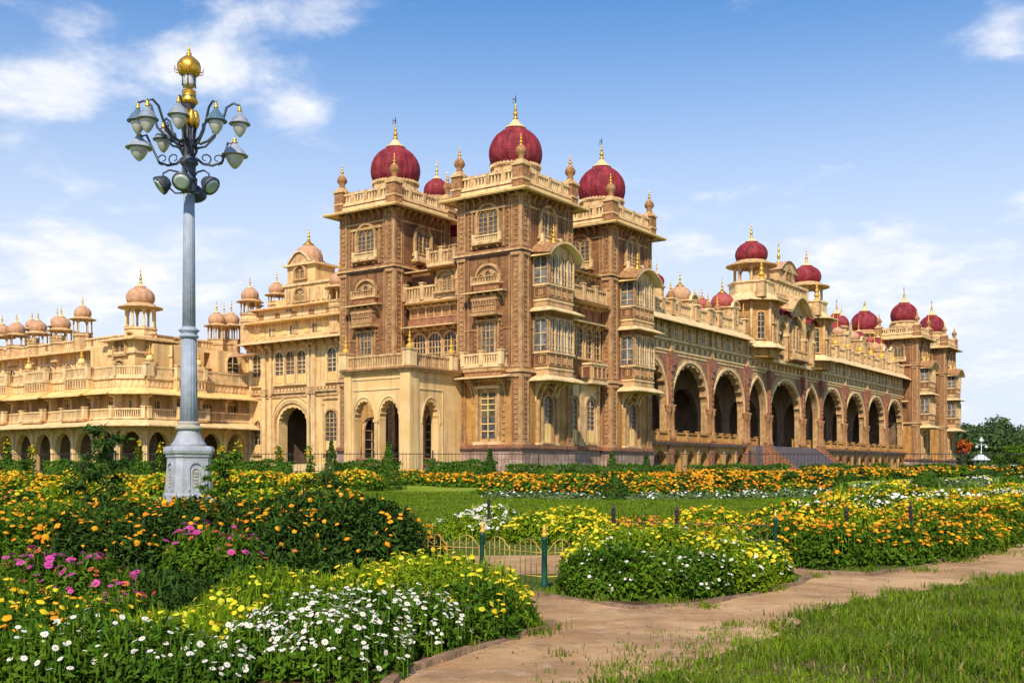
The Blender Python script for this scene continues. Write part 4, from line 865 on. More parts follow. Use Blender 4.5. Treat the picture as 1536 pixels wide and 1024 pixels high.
def build_gatehouse():
    b = MB(); y0 = YA - 1.0; F = FY(y0); m = 'ochre'
    # tall frontispiece between two octagonal turrets
    b.box(F, 59.3, 72.4, -7, 0, 15.9, 24.2, m); b.box(F, 58.5, 73.2, -7, .25, 15.6, 16.0, 'pale')
    for c, w, z0, zs, r in ((65.85, 5.6, 16.2, 19.6, 2.8), (61.2, 2.6, 16.4, 19.4, 1.7), (70.5, 2.6, 16.4, 19.4, 1.7)):
        p = arch(c - w / 2, c + w / 2, zs, r, 'point', 16); band(b, F, [(c - w / 2, z0)] + p + [(c + w / 2, z0)], .3, -.05, .5, 'trim'); band(b, F, [(c - w / 2 - .3, z0)] + arch(c - w / 2 - .3, c + w / 2 + .3, zs, r + .4, 'point', 16) + [(c + w / 2 + .3, z0)], .2, -.05, .3, 'pale')
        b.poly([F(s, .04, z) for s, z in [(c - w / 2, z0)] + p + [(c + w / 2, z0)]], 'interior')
    for s in (59.4, 62.7, 69.0, 72.3):
        b.box(F, s - .28, s + .28, -.05, .6, 16, 23.6, 'trim'); b.box(F, s - .4, s + .4, -.05, .75, 19.2, 19.6, 'pale'); carve(b, F, s - .18, s + .18, 16.2, 19, .55, .7, 'carved')
    # bangla canopy over the middle arch
    n = 14
    for lo, hi, zb, hh, pr in ((61.9, 69.8, 22.6, 2.2, 1.5),):
        P = [(lo + (hi - lo) * i / n, zb + hh * math.sin(math.pi * i / n) ** 1.1) for i in range(n + 1)]
        for i in range(n):
            for dz, mm in ((0, 'trim'), (-.2, 'yellow')): b.poly([F(P[i][0], -.3, P[i][1] + dz + .4), F(P[i + 1][0], -.3, P[i + 1][1] + dz + .4), F(P[i + 1][0], pr, P[i + 1][1] + dz), F(P[i][0], pr, P[i][1] + dz)], mm, True)
            b.poly([F(P[i][0], pr, P[i][1]), F(P[i + 1][0], pr, P[i + 1][1]), F(P[i + 1][0], pr, P[i + 1][1] - .2), F(P[i][0], pr, P[i][1] - .2)], 'pale')
        b.poly([F(s, .3, z) for s, z in P], 'trim'); 
    for c in (60.8, 70.9):
        P = [(c - 2 + 4 * i / n, 21.6 + .9 * math.sin(math.pi * i / n)) for i in range(n + 1)]
        for i in range(n): b.poly([F(P[i][0], -.2, P[i][1] + .6), F(P[i + 1][0], -.2, P[i + 1][1] + .6), F(P[i + 1][0], 1.2, P[i + 1][1] - .1), F(P[i][0], 1.2, P[i][1] - .1)], 'dome_red', True)
        b.poly([F(s, .25, z) for s, z in P], 'trim')
    b.box(F, 60.5, 71.2, -6, -.2, 24.2, 26.4, 'trim'); b.box(F, 60.2, 71.5, -6.2, .1, 26.4, 26.7, 'pale'); b.box(F, 59.2, 72.5, -6.2, .4, 24.1, 24.4, 'pale')
    for i in range(9): s = 61 + i * 1.2; b.box(F, s - .35, s + .35, -.25, -.1, 24.8, 26.1, 'pale')
    b.box(F, 63, 68.7, -5, -.8, 26.7, 28.6, 'trim')
    P = [(62.6 + 6.5 * i / n, 28.3 + 1.5 * math.sin(math.pi * i / n)) for i in range(n + 1)]
    for i in range(n): b.poly([F(P[i][0], -5, P[i][1]), F(P[i + 1][0], -5, P[i + 1][1]), F(P[i + 1][0], -.3, P[i + 1][1]), F(P[i][0], -.3, P[i][1])], 'dome_pink', True)
    b.poly([F(s, -.5, z) for s, z in P], 'trim')
    o = b.build('gatehouse', palace)
    for c in (61.2, 70.5): win(o, arched_window, F, c, 16.9, 1.2, 3.4, 'point', 'trim', .12, .2, 2, 4, name='lancet_window')
    for c in (64.6, 65.85, 67.1): win(o, arched_window, F, c, 16.8, .95, 4.2, 'point', 'trim', .1, .25, 2, 5, d_in=.08, name='lancet_window')
    balcony(o, F, 65.85, 16.5, 5.0, 1.2, 1.0, 'trim', br=.7); win(o, twin_window, FY(y0 + .75), 65.85, 27.0, 2.4, 1.6, n=2, name='arched_window')
    f = MB(); spindle(f, 65.85, y0 + 2, 29.7, 3.4, .3); f.build('roof_finial', o)
    for cx, yc in ((56.6, YA + 1.0), (76.4, YA + 1.0)):
        t = MB(); r0 = 3.25; rot = math.pi / 8
        t.lathe(cx, yc, [(r0, 15.9), (r0, 22.9), (r0 + .2, 23.0), (r0 + .2, 23.2)], m, 8, rot=rot, smooth=False)
        t.lathe(cx, yc, [(r0 + .1, 17.45), (r0 + 1.1, 17.0), (r0 + 1.1, 17.12), (r0 + .1, 17.9)], 'pale', 8, rot=rot, smooth=False, cap=False)
        t.lathe(cx, yc, [(r0 + .1, 23.2), (r0 + 1.3, 22.95), (r0 + 1.3, 23.08), (r0 + .15, 23.6), (r0 - .4, 24.1), (r0 - .4, 25.3), (r0 - .2, 25.4), (r0 - .2, 25.6), (r0 - .5, 25.6)], 'pale', 8, rot=rot, smooth=False)
        for j in range(8):
            a = rot + math.pi / 4 * j; t.lathe(cx + r0 * math.cos(a), yc + r0 * math.sin(a), [(.2, 15.9), (.2, 23.2)], 'trim', 6)
        tt = t.build('turret', o)
        for a in (-1.0, 1.0):
            p0 = (cx - r0 * math.sin(math.pi / 8), yc - r0 * math.cos(math.pi / 8))
            Ft = FY(yc - r0 * math.cos(math.pi / 8) - .02)
        for zz, h in ((18.0, 2.0), (20.3, 1.7)): win(tt, arched_window, Ft, cx, zz, .8, h, 'round', 'trim', .14, .16, 2, 3, name='turret_window')
        aL = (cx - r0 * math.cos(math.pi / 8), yc - r0 * math.sin(math.pi / 8)); bL = (cx - r0 * math.sin(math.pi / 8), yc - r0 * math.cos(math.pi / 8))
        Fl, L = FS(aL, bL); win(tt, arched_window, Fl, L / 2, 18.2, .9, 3.4, 'round', 'trim', .14, .16, 2, 4, name='turret_window')
        chattri(tt, cx, yc, 23.6, 2.25, 1.3, 2.65, 'dome_red', 8, fin=2.0, m='trim', dome_h=2.6)
        f = MB(); f.frus(cx - 3, yc - 2.6, .5, .5, 23.3, 25.2, 'trim'); f.frus(cx - 3, yc - 2.6, .62, .5, 25.2, 25.4, 'pale'); spindle(f, cx - 3, yc - 2.6, 25.4, 2.6, .5, 'gold_paint'); f.build('parapet_finial', tt)
build_gatehouse()

# ------------------------------------------------------------------ cream gate wing, left of the towers
def build_gate():
    b = MB(); xg = 2.0; F = FX(xg); s0, s1 = 20.0, 36.9; m = 'cream'
    gy = [col_y(p, xg) for p in (460, 418)]; gc, gw = sum(gy) / 2, gy[1] - gy[0]
    wall_arch(b, F, gc - 3, gc + 3, .8, 9.4, arch(gy[0], gy[1], 6.3, 1.7, 'cusp', 36, 9, .06), 0, -1.2, m)
    b.box(F, s0, gc - 3, -1.2, 0, .8, 9.4, m); b.box(F, gc + 3, s1, -1.2, 0, .8, 9.4, m); b.box(F, s0, s1, -1.2, 0, 9.4, 14.9, m)
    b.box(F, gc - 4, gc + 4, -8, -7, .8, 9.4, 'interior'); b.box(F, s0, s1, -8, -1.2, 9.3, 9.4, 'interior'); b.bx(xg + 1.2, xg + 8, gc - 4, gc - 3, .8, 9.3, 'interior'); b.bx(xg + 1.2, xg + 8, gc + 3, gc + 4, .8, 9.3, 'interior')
    band(b, F, [(gy[0] - .3, 1)] + arch(gy[0] - .3, gy[1] + .3, 6.3, 2.1, 'round', 16) + [(gy[1] + .3, 1)], .35, -.05, .16, 'trim'); band(b, F, arch(gy[0] - .9, gy[1] + .9, 6.5, 2.6, 'round', 16), .12, -.05, .1, 'pale')
    b.box(F, s0, s1, -.05, .12, 9.0, 9.35, 'trim'); b.box(F, s0, s1, -.05, .3, 9.4, 9.6, 'trim'); b.box(F, s0, s1, -.05, .2, 9.6, 9.9, 'carved'); b.box(F, s0, s1, -.05, .2, .8, 2.2, 'pale')
    pc = [col_y(p, xg) for p in (398, 472, 513, 408, 465, 378)]
    for i, s in enumerate(pc):
        w = .5 if i < 3 else .3; b.box(F, s - w / 2, s + w / 2, -.05, .28, 2.2, 14.2, 'pale'); b.box(F, s - w / 2 - .1, s + w / 2 + .1, -.05, .36, 9.2, 9.95, 'trim'); b.box(F, s - w / 2 - .08, s + w / 2 + .08, -.05, .34, 13.6, 13.9, 'trim'); bracket(b, F, s, 14.3, .9, .9, 'pale', .3)
    for p0, p1, z0, z1 in ((404, 466, 10.2, 13.8),):
        q0, q1 = col_y(p1, xg), col_y(p0, xg); b.box(F, q0, q1, -.02, .02, z0, z1, 'pale')
    for px in (387, 420.5, 437, 454, 499.5, 498.5):
        s = col_y(px, xg); zb, zt = (10.05, 14.0) if px != 498.5 else (2.9, 8.6); w = .88 if px in (387, 499.5) else (1.25 if px == 498.5 else .7)
        for q in (-1, 1): b.box(F, s + q * w - .07, s + q * w + .07, -.02, .13, zb, zt, 'pale'); b.box(F, s + q * w - .13, s + q * w + .13, -.02, .17, zt - .55, zt - .4, 'trim')
        b.box(F, s - w - .1, s + w + .1, -.02, .15, zt, zt + .14, 'trim')
    for k in range(34):
        s = s0 + .25 + (s1 - s0 - .5) * k / 33; b.box(F, s - .12, s + .12, .15, .26, 9.64, 9.86, 'pale'); b.box(F, s - .1, s + .1, -.32, -.2, 16.45, 16.75, 'trim')
    # upper tiers, each set a little back
    b.box(F, s0, s1, -6, -.3, 14.9, 16.9, m); b.box(F, s0, s1, -6, -.9, 16.9, 18.4, m); b.box(F, s0, s1, -.35, -.1, 14.95, 15.25, 'trim'); b.box(F, s0, s1, -.95, -.6, 16.95, 17.2, 'pale'); b.box(F, s0, s1, -1.0, -.8, 18.2, 18.5, 'trim')
    for i in range(20):
        s = s0 + .5 + (s1 - s0 - 1) * i / 19
        if i % 2: grid_panels(b, F, s - .35, s + .35, -.28, 15.5, 16.3, 3, 'pale', 'yellow', .08)
        b.box(F, s - .42, s + .42, -.95, -.84, 17.4, 17.9, 'pale' if i % 3 else 'carved')
    yp0, yp1 = col_y(500, xg + 1), col_y(427, xg + 1)
    b.box(F, yp0, yp1, -6, -1.0, 18.4, 20.5, m); b.box(F, yp0 - .2, yp1 + .2, -6, -.8, 20.5, 20.72, 'pale')
    for i in range(9): q = yp0 + .6 + (yp1 - yp0 - 1.2) * i / 8; b.box(F, q - .22, q + .22, -1.05, -.9, 18.8, 20.1, 'pale' if i % 2 else 'trim')
    k0, k1 = col_y(473, xg + 1.7), col_y(431, xg + 1.7); yc = (k0 + k1) / 2; hw = (k1 - k0) / 2
    b.box(F, k0, k1, -4.5, -1.7, 20.7, 22.8, m); b.box(F, k0 - .3, k1 + .3, -4.8, -1.3, 22.7, 22.9, 'pale'); b.box(F, k0 - .1, k1 + .1, -4.6, -1.6, 20.9, 21.1, 'trim')
    P = [(yc - hw * .75 + hw * 1.5 * i / 12, 22.9 + 1.15 * math.sin(math.pi * i / 12)) for i in range(13)]
    for i in range(12): b.poly([F(P[i][0], -3, P[i][1]), F(P[i + 1][0], -3, P[i + 1][1]), F(P[i + 1][0], -1.3, P[i + 1][1]), F(P[i][0], -1.3, P[i][1])], 'dome_pink', True)
    b.poly([F(q, -1.45, z) for q, z in P], 'trim'); band(b, F, P, .16, -1.5, -1.25, 'pale')
    b.box(F, yp0 - 3.0, yp0, -4, -1.4, 18.4, 19.6, m); b.box(F, yp1, yp1 + 3.0, -4, -1.4, 18.4, 19.4, m)
    for k in range(4): b.box(F, yp0 - 2.6 + k * .7, yp0 - .02, -3.9, -1.5, 19.6 + k * .35, 19.95 + k * .35, 'trim' if k % 2 else m)
    o = b.build('gate_wing', palace)
    small_eave(o, F, s0, s1, 15.05, 1.6, .45, 'pale', 14, .7, e=0); 
    for z, d in ((17.1, .95), (18.6, .7)):
        q = MB(); chajja(q, FX(xg + .3 if z < 18 else xg + .9), s0, s1, z, d, .14, 'pale', soffit='yellow'); q.build('eave', o)
    for px in (387, 420.5, 437, 454, 499.5): win(o, arched_window, F, col_y(px, xg), 10.35, 1.25, 3.3, 'round', 'pale' if px != 437 else 'trim', .16, .22, 2, 4, .3, name='arched_window')
    win(o, arched_window, F, col_y(498.5, xg), 3.3, 1.6, 4.2, 'round', 'trim', .2, .24, 3, 5, .28, name='ground_window'); win(o, arched_window, F, col_y(388, xg), 3.3, 1.0, 3.4, 'round', 'trim', .16, .2, 2, 4, .28, name='ground_window')
    win(o, twin_window, FX(xg + 1.7), yc, 21.35, 1.4, 1.25, name='arched_window'); win(o, twin_window, FX(xg + 1.0), col_y(452, xg + 1), 18.9, 1.5, 1.25, name='arched_window')
    for px, z0 in ((424, 17.35), (405, 15.45), (470, 15.45), (436, 15.5), (497, 15.5)): win(o, lambda mb, c=col_y(px, xg), z=z0, g=(-.86 if z0 > 17 else -.26): lights(mb, F, c - .4, c + .4, z, z + .85, g, 2, 1, 'pale'), name='attic_window')
    q = MB()
    for px, lx, z, r, h, f in ((463, xg + 3.2, 22.95, 1.5, 2.25, 1.5), (481, xg + 4.2, 22.0, 1.25, 1.5, 1.2)):
        y = col_y(px, lx); q.lathe(lx, y, [(r * .95, 19.5), (r * .95, z - .1)], 'trim', 8, smooth=False); add_dome(o, lx, y, z, r, h, 'dome_pink', f, 'gold', 28, 14)
    q.build('dome_drum', o)
    for px, py, r, lx, hb, hc in ((375, 484, 1.0, xg + .7, .9, 1.15), (415, 459, .9, xg + 2.0, .4, .6), (509, 462, 1.05, xg + .8, .6, 1.2), (382, 480, .7, xg + 4, .5, 1.0)):
        y = col_y(px, lx); z = row_z(py, lx, y); chattri(o, lx, y, z, r, hb, hc, 'dome_pink', 6, fin=1.15, lower=2.5, dome_h=r * 1.25)
build_gate()

# ------------------------------------------------------------------ left wing: three verandah storeys round a projecting corner
def build_wing():
    c0, c1 = (-10.6, 36.6), (-12.2, 38.85); segs = [(FY(36.6), -10.6, 2.0, 4, 'right'), (*FS(c0, c1), 0, 'mid'), (FX(-12.2), 38.85, 86.0, 13, 'left')]
    Fm, Lm = FS(c0, c1); segs[1] = (Fm, 0, Lm, 1, 'mid')
    b = MB(); m = 'cream'; wins = []; e1 = MB(); e2 = MB(); e3 = MB(); bl1 = MB(); bl2 = MB(); bl3 = MB()
    for F, s0, s1, n, kind in segs:
        w = (s1 - s0) / n; x0, x1 = (.55, .55) if kind == 'left' else ((.55, 0) if kind == 'right' else (.55, .55))
        for i in range(n):
            a, e = s0 + w * i, s0 + w * (i + 1); wall_arch(b, F, a, e, .8, 6.0, arch(a + .3, e - .3, 3.3, 2.05, 'cusp', 32, 9, .05), 0, -.6, m); band(b, F, arch(a + .22, e - .22, 3.3, 2.3, 'round', 14), .1, -.02, .06, 'pale')
            b.box(F, a - .2, a + .2, -.05, .16, .8, 6.0, 'pale'); bracket(b, F, a, 6.0, 1.0, 1.2, 'cream', .22)
            b.box(F, a - .2, a + .2, -.4, .3, 6.4, 9.0, 'pale'); bracket(b, F, a, 8.75, .9, .6, 'yellow', .3)
            wins.append((F, (a + e) / 2, 7.0, i, kind))
        b.box(F, s0 - .8, s1 + (.8 if kind != 'right' else 0), -4.0, -3.6, .8, 6.0, 'interior'); b.box(F, s0, s1, -4, 0.0, 6.0, 6.5, m)
        b.box(F, s0 - .3, s1 + .3 if kind != 'right' else s1, -4.0, -.9, 6.5, 9.0, m); b.box(F, s0, s1, -4, .1, 9.0, 10.6, m); b.box(F, s0, s1, -.05, .22, 9.3, 9.5, 'pale'); b.box(F, s0, s1, -.05, .3, 10.35, 10.6, 'pale')
        nn = int((s1 - s0) / .5)
        for i in range(nn): s = s0 + (s1 - s0) * (i + .5) / nn; b.box(F, s - .15, s + .15, .05, .17, 9.6, 10.2, 'pale')
        chajja(e1, F, s0, s1, 6.62, 2.1, .75, 'pale', x0 * 2.1, x1 * 2.1, soffit='yellow'); chajja(e2, F, s0, s1, 9.5, 1.5, .6, 'yellow', x0 * 1.5, x1 * 1.5, soffit='yellow', d0=.1)
        balustrade(bl1, F, s0, s1, .55, 6.55, .95, 'pale', .21, n // 2 + 1, .13); balustrade(bl2, F, s0, s1, .1, 10.6, 1.0, 'pale', .22, n // 2 + 1, .14)
        b.box(F, s0 - .3, s1 + (.3 if kind != 'right' else 0), .3, .62, 6.48, 6.58, 'pale')
        # upper storey, set back behind the terrace
        ex = 0 if kind == 'right' else 1.6
        b.box(F, s0 - ex, s1 + (0 if kind == 'right' else 1.6), -9.0, -3.0, 10.55, 13.9, m); b.box(F, s0 - ex, s1, -3.1, -2.85, 12.75, 12.9, 'pale'); 
        chajja(e3, F, s0, s1, 14.1, 1.2, .26, 'pale', .5, 0, soffit='yellow', d0=-3.0)
        b.box(F, s0, s1, -3.4, -2.9, 14.1, 14.3, 'pale'); b.box(F, s0, s1, -3.25, -3.1, 14.3, 15.0, 'pale'); b.box(F, s0, s1, -3.4, -2.9, 15.0, 15.15, 'pale')
        k = 0; s = s0 + .3
        while s < s1: b.box(F, s - .12, s + .12, -3.12, -3.0, 14.38, 14.94, 'pale' if k % 7 else 'carved'); s += .4; k += 1
        for i in range(n + 1): s = s0 + w * i; b.box(F, s - .25, s + .25, -3.05, -2.75, 10.6, 13.9, 'pale'); bracket(b, (lambda F: lambda s, d, z: F(s, d - 3.0, z))(F), s, 13.85, .8, .7, 'yellow', .25)
    o = b.build('verandah_wing', palace); e1.build('eave', o); e2.build('eave', o); e3.build('eave', o); bl1.build('balustrade', o); bl2.build('balustrade', o)
    for F, s0, s1, n, kind in segs:
        w = (s1 - s0) / n
        for i in range(n):
            a = s0 + w * i
            if kind == 'mid' or i % 2 != 1 or (kind == 'right' and i > 2): continue
            q = MB(); c0, c1 = a - .15, a + w + .15           # balconies stepping forward of the verandah
            q.box(F, c0, c1, .12, .85, 9.15, 10.6, 'cream'); q.box(F, c0 - .08, c1 + .08, .12, .95, 10.45, 10.63, 'pale'); q.box(F, c0 - .05, c1 + .05, .12, .92, 9.3, 9.5, 'yellow')
            grid_panels(q, F, c0 + .15, c1 - .15, .86, 9.6, 10.35, 8, 'pale', 'carved', .12, .07)
            balustrade(q, F, c0 + .1, c1 - .1, .78, 10.63, 1.0, 'pale', .22, 2, .14)
            for e, sg in ((c0, -1), (c1, 1)): balustrade(q, side(F, e, sg), .2, .75, -.08, 10.63, 1.0, 'pale', .2)
            chajja(q, F, c0 - .2, c1 + .2, 9.3, 1.3, .5, 'yellow', .4, .4, soffit='yellow', d0=.85)
            q.box(F, c0, c1, .55, 1.25, 6.35, 6.55, 'trim'); q.box(F, c0 + .02, c1 - .02, .64, 1.15, 6.1, 6.35, 'carved'); balustrade(q, F, c0 + .08, c1 - .08, 1.12, 6.55, .95, 'pale', .2, 2, .13)
            for e, sg in ((c0, -1), (c1, 1)): balustrade(q, side(F, e, sg), .6, 1.1, -.08, 6.55, .95, 'pale', .2)
            q.build('balcony', o)
    for F, c, z, i, kind in wins:
        G3 = (lambda F: lambda s, d, zz: F(s, d - .9, zz))(F); G4 = (lambda F: lambda s, d, zz: F(s, d - 3.0, zz))(F)
        win(o, lambda mb: (mb.box(G3, c - .72, c + .72, -.03, .1, 6.9, 8.42, 'pale'), lights(mb, G3, c - .6, c + .6, 7.0, 8.3, .12, 3, 1, 'yellow', .07)), name='verandah_window')
        win(o, arched_window, G4, c, 10.75, 1.25, 1.95, 'round', 'pale', .14, .18, 2, 3, name='terrace_window')
        for G5, za, zb, zm in ((G3, 6.5, 9.0, 8.55), (G4, 10.6, 13.9, 12.78)):
            q = MB()
            for e in (-1.05, 1.05): q.box(G5, c + e - .09, c + e + .09, -.03, .12, za, zb, 'pale')
            q.box(G5, c - 1.0, c + 1.0, -.03, .08, zm, zm + .12, 'trim'); q.build('wall_panel', o)
        if i % 2 == 0: win(o, lambda mb: grid_panels(mb, G4, c - .7, c + .7, .03, 12.95, 13.75, 4, 'pale', 'wood', .12, .1), name='terrace_window')
    q = MB(); q.frus(-8.6, 40.2, 2.2, 2.2, 10.55, 14.6, 'cream'); q.frus(-8.6, 40.2, 2.9, 2.9, 14.2, 14.35, 'pale'); q.frus(-8.6, 40.2, 2.4, 2.4, 12.9, 13.1, 'pale')
    t = q.build('turret', o)
    for F, c in ((FY(38.0), -8.6), (FX(-10.8), 40.2)):
        for dz in (0, 2.0): win(t, twin_window, F, c, 10.85 + dz, 1.7, 1.4, n=2, name='turret_window')
    chattri(t, -8.6, 40.2, 14.6, 1.5, 1.05, 1.8, 'dome_pink', 8, fin=1.6, dome_h=1.75, m='pale')
    for px, lx, py, r, hc in ((124, -9.0, 505, .95, 1.3), (92, -9.0, 517, 1.05, .95), (57, -9.0, 521, 1.0, .95), (25, -9.0, 523, 1.0, .95), (3, -9.0, 525, 1.0, .95), (86, -5, 508, .8, .9), (48, -5, 512, .8, .9), (-20, -9, 526, 1.0, .95)):
        y = col_y(px, lx); z = row_z(py, lx, y); chattri(o, lx, y, z, r, .35, hc, 'dome_pink', 6, fin=.95, lower=1.9, dome_h=r * 1.2)
    for px, ly in ((325, 40.0), (347, 40.0), (336, 44)):
        x = col_x(px, ly); z = row_z(518, x, ly); chattri(o, x, ly, z, .95, .6, 1.3, 'dome_pink', 6, fin=1.3, lower=1.6, dome_h=1.2)
    q = MB()
    for s, F in ((-10.2, FY(36.6)), (-4.5, FY(36.6)), (44.5, FX(-12.2)), (54.0, FX(-12.2)), (64, FX(-12.2))):
        x, y, z = F(s, .1, 11.7); q = MB(); q.frus(x, y, .3, .3, 10.6, 12.0, 'pale'); q.lathe(x, y, [(.34, 12.0), (.4, 12.25), (.22, 12.6)], 'yellow', 10); spindle(q, x, y, 12.5, 1.2, .24, 'gold_paint'); q.build('terrace_finial', o)
    f = MB(); chajja(f, FX(0.2), 33.5, 36.4, 13.6, 1.2, .3, 'dome_pink'); f.bx(-1.5, 1.95, 37.0, 40, 10.6, 13.9, 'cream'); f.bx(1.0, 9, 36.95, 48, .8, 13.6, 'cream'); f.build('corner_room', o); win(o, arched_window, FY(37.0), .2, 10.9, 1.5, 2.7, 'point', 'pale', .16, .2, 2, 4, name='terrace_window')
build_wing()
# ------------------------------------------------------------------ the tall street lamp
def build_lamp():
    lx, ly = (283.5 - CX) / FPX * 40, 40.0; Z = lambda py: EYE + (HY - py) / 40.15; rz = R(37)
    t = tag(empty('street_lamp', (lx, ly, 0), rz), 'tall grey fluted lamp post with gilded crown and many hooded lamps', 'street lamp')
    I2 = lambda s, d, z: (s, d, z)
    b = MB()
    b.frus(0, 0, 1.0, 1.0, -.05, .28, 'stone_white'); b.frus(0, 0, .93, .88, .28, .48, 'stone_white'); b.build('plinth', t)
    b = MB(); z0, z1 = .48, Z(686)
    def sq(h, z, c=.72): return [(h, -h * c, z), (h, h * c, z), (h * c, h, z), (-h * c, h, z), (-h, h * c, z), (-h, -h * c, z), (-h * c, -h, z), (h * c, -h, z)]
    def loft(rows, m):
        for (h0, za), (h1, zb) in zip(rows, rows[1:]):
            A, B = sq(h0, za), sq(h1, zb)
            for i in range(8): j = (i + 1) % 8; b.poly([A[i], A[j], B[j], B[i]], m)
        b.poly(sq(*rows[-1]), m)
    loft([(.80, z0), (.80, z0 + .12), (.74, z0 + .2), (.66, z1 - .12), (.66, z1)], 'lamp_base_grey')
    loft([(.66, z1), (.71, z1 + .03), (.71, z1 + .1), (.77, z1 + .16), (.79, z1 + .26), (.76, z1 + .36), (.70, z1 + .42)], 'lamp_base_grey')
    for q in range(4):                        # arched panels with a carved strip on each side
        a = q * math.pi / 2; c, s_ = math.cos(a), math.sin(a)
        def F(s, d, z, c=c, s_=s_):
            h = .735 - (z - z0 - .2) * .052; n = -(h + d); return (c * s - s_ * n, s_ * s + c * n, z)
        P = arch(-.24, .24, z0 + 1.05, .26, 'round', 8)
        band(b, F, [(-.24, z0 + .3)] + P + [(.24, z0 + .3)], .07, -.03, .05, 'lamp_base_grey')
        band(b, F, [(-.13, z0 + .42)] + arch(-.13, .13, z0 + .95, .16, 'round', 6) + [(.13, z0 + .42)], .035, -.03, .035, 'stone_white')
        for k in range(5): b.box(F, -.07, .07, -.02, .03 + .01 * (k % 2), z0 + .45 + k * .12, z0 + .53 + k * .12, 'stone_white')
    b.build('pedestal', t)
    b = MB(); zb = z1 + .42
    b.lathe(0, 0, [(.70, zb), (.62, zb + .1), (.50, zb + .28), (.42, zb + .5), (.40, zb + .6)], 'lamp_base_grey', 32, rib=16, amp=.06); b.build('bell_foot', t)
    b = MB(); zc = zb + .6
    b.lathe(0, 0, [(.40, zc), (.47, zc + .03), (.50, zc + .08), (.46, zc + .13), (.40, zc + .16), (.38, zc + .22), (.43, zc + .27), (.36, zc + .32)], 'stone_white', 28); b.build('collar', t)
    b = MB(); zl = Z(507)
    b.lathe(0, 0, [(.335, zc + .3), (.30, (zc + zl) / 2), (.285, zl)], 'lamp_grey', 48, rib=16, amp=.11)
    b.lathe(0, 0, [(.245, zl + .3), (.225, 9.5), (.205, Z(291))], 'lamp_grey', 48, rib=16, amp=.11); b.build('shaft', t)
    b = MB(); b.lathe(0, 0, [(.29, zl - .02), (.35, zl + .02), (.36, zl + .08), (.30, zl + .12), (.30, zl + .2), (.37, zl + .25), (.38, zl + .3), (.28, zl + .36), (.24, zl + .42)], 'lamp_grey', 28); b.build('collar', t)
    b = MB(); zh = Z(291)
    b.lathe(0, 0, [(.21, zh), (.29, zh + .05), (.29, zh + .12), (.24, zh + .16), (.24, zh + .45), (.31, zh + .5), (.31, zh + .58), (.25, zh + .62), (.25, zh + 1.05), (.33, zh + 1.1), (.34, zh + 1.2), (.25, zh + 1.3), (.20, zh + 1.6), (.17, zh + 3.2), (.24, zh + 3.3), (.26, zh + 3.45), (.27, zh + 3.5), (.27, zh + 3.6), (.22, zh + 3.7)], 'lamp_iron', 24, rib=12, amp=.07)
    for i in range(8):
        a = i * math.pi / 4 + .2; b.tube([(.16 * math.cos(a), .16 * math.sin(a), zh + 1.3), (.30 * math.cos(a), .30 * math.sin(a), zh + 1.6), (.22 * math.cos(a), .22 * math.sin(a), zh + 2.1), (.26 * math.cos(a), .26 * math.sin(a), zh + 2.5)], .035, 'lamp_iron')
    b.build('lamp_head', t)
    g = MB()
    for i in range(8):
        a = i * math.pi / 4; x, y = .27 * math.cos(a), .27 * math.sin(a)
        g.lathe(x, y, [(.03, zh + 2.45), (.12, zh + 2.6), (.15, zh + 2.8), (.10, zh + 3.0), (.04, zh + 3.1)], 'gold', 8)
    g.lathe(0, 0, [(.27, zh + 3.34), (.33, zh + 3.42), (.33, zh + 3.48), (.26, zh + 3.6), (.25, zh + 3.85)], 'gold', 24, rib=12, amp=.08); g.build('gilded_leaves', t)
    g = MB(); zg = Z(131)
    g.lathe(0, 0, [(.20, zg), (.24, zg + .1), (.24, zg + .42), (.2, zg + .45)], 'lamp_glass', 16)
    for i in range(6): a = i * math.pi / 3; x, y = .25 * math.cos(a), .25 * math.sin(a); g.lathe(x, y, [(.025, zg), (.025, zg + .44)], 'lamp_iron', 6)
    g.build('lantern', t)
    g = MB(); zo = zg + .42
    g.lathe(0, 0, [(.28, zo), (.36, zo + .04), (.38, zo + .1), (.43, zo + .22), (.44, zo + .34), (.40, zo + .48), (.30, zo + .6), (.18, zo + .7), (.08, zo + .76), (.1, zo + .8), (.1, zo + .84), (.04, zo + .9), (.06, zo + .95), (.02, zo + 1.06), (.01, zo + 1.18)], 'gold', 32, rib=16, amp=.06)
    for i in range(10): a = i * math.pi / 5; x, y = math.cos(a), math.sin(a); g.tube([(.40 * x, .40 * y, zo + .1), (.52 * x, .52 * y, zo + .15), (.56 * x, .56 * y, zo + .26), (.52 * x, .52 * y, zo + .3)], .022, 'gold', 5, .01)
    g.build('crown', t)
    def P(a, r, z): return (r * math.sin(a), -r * math.cos(a), z)
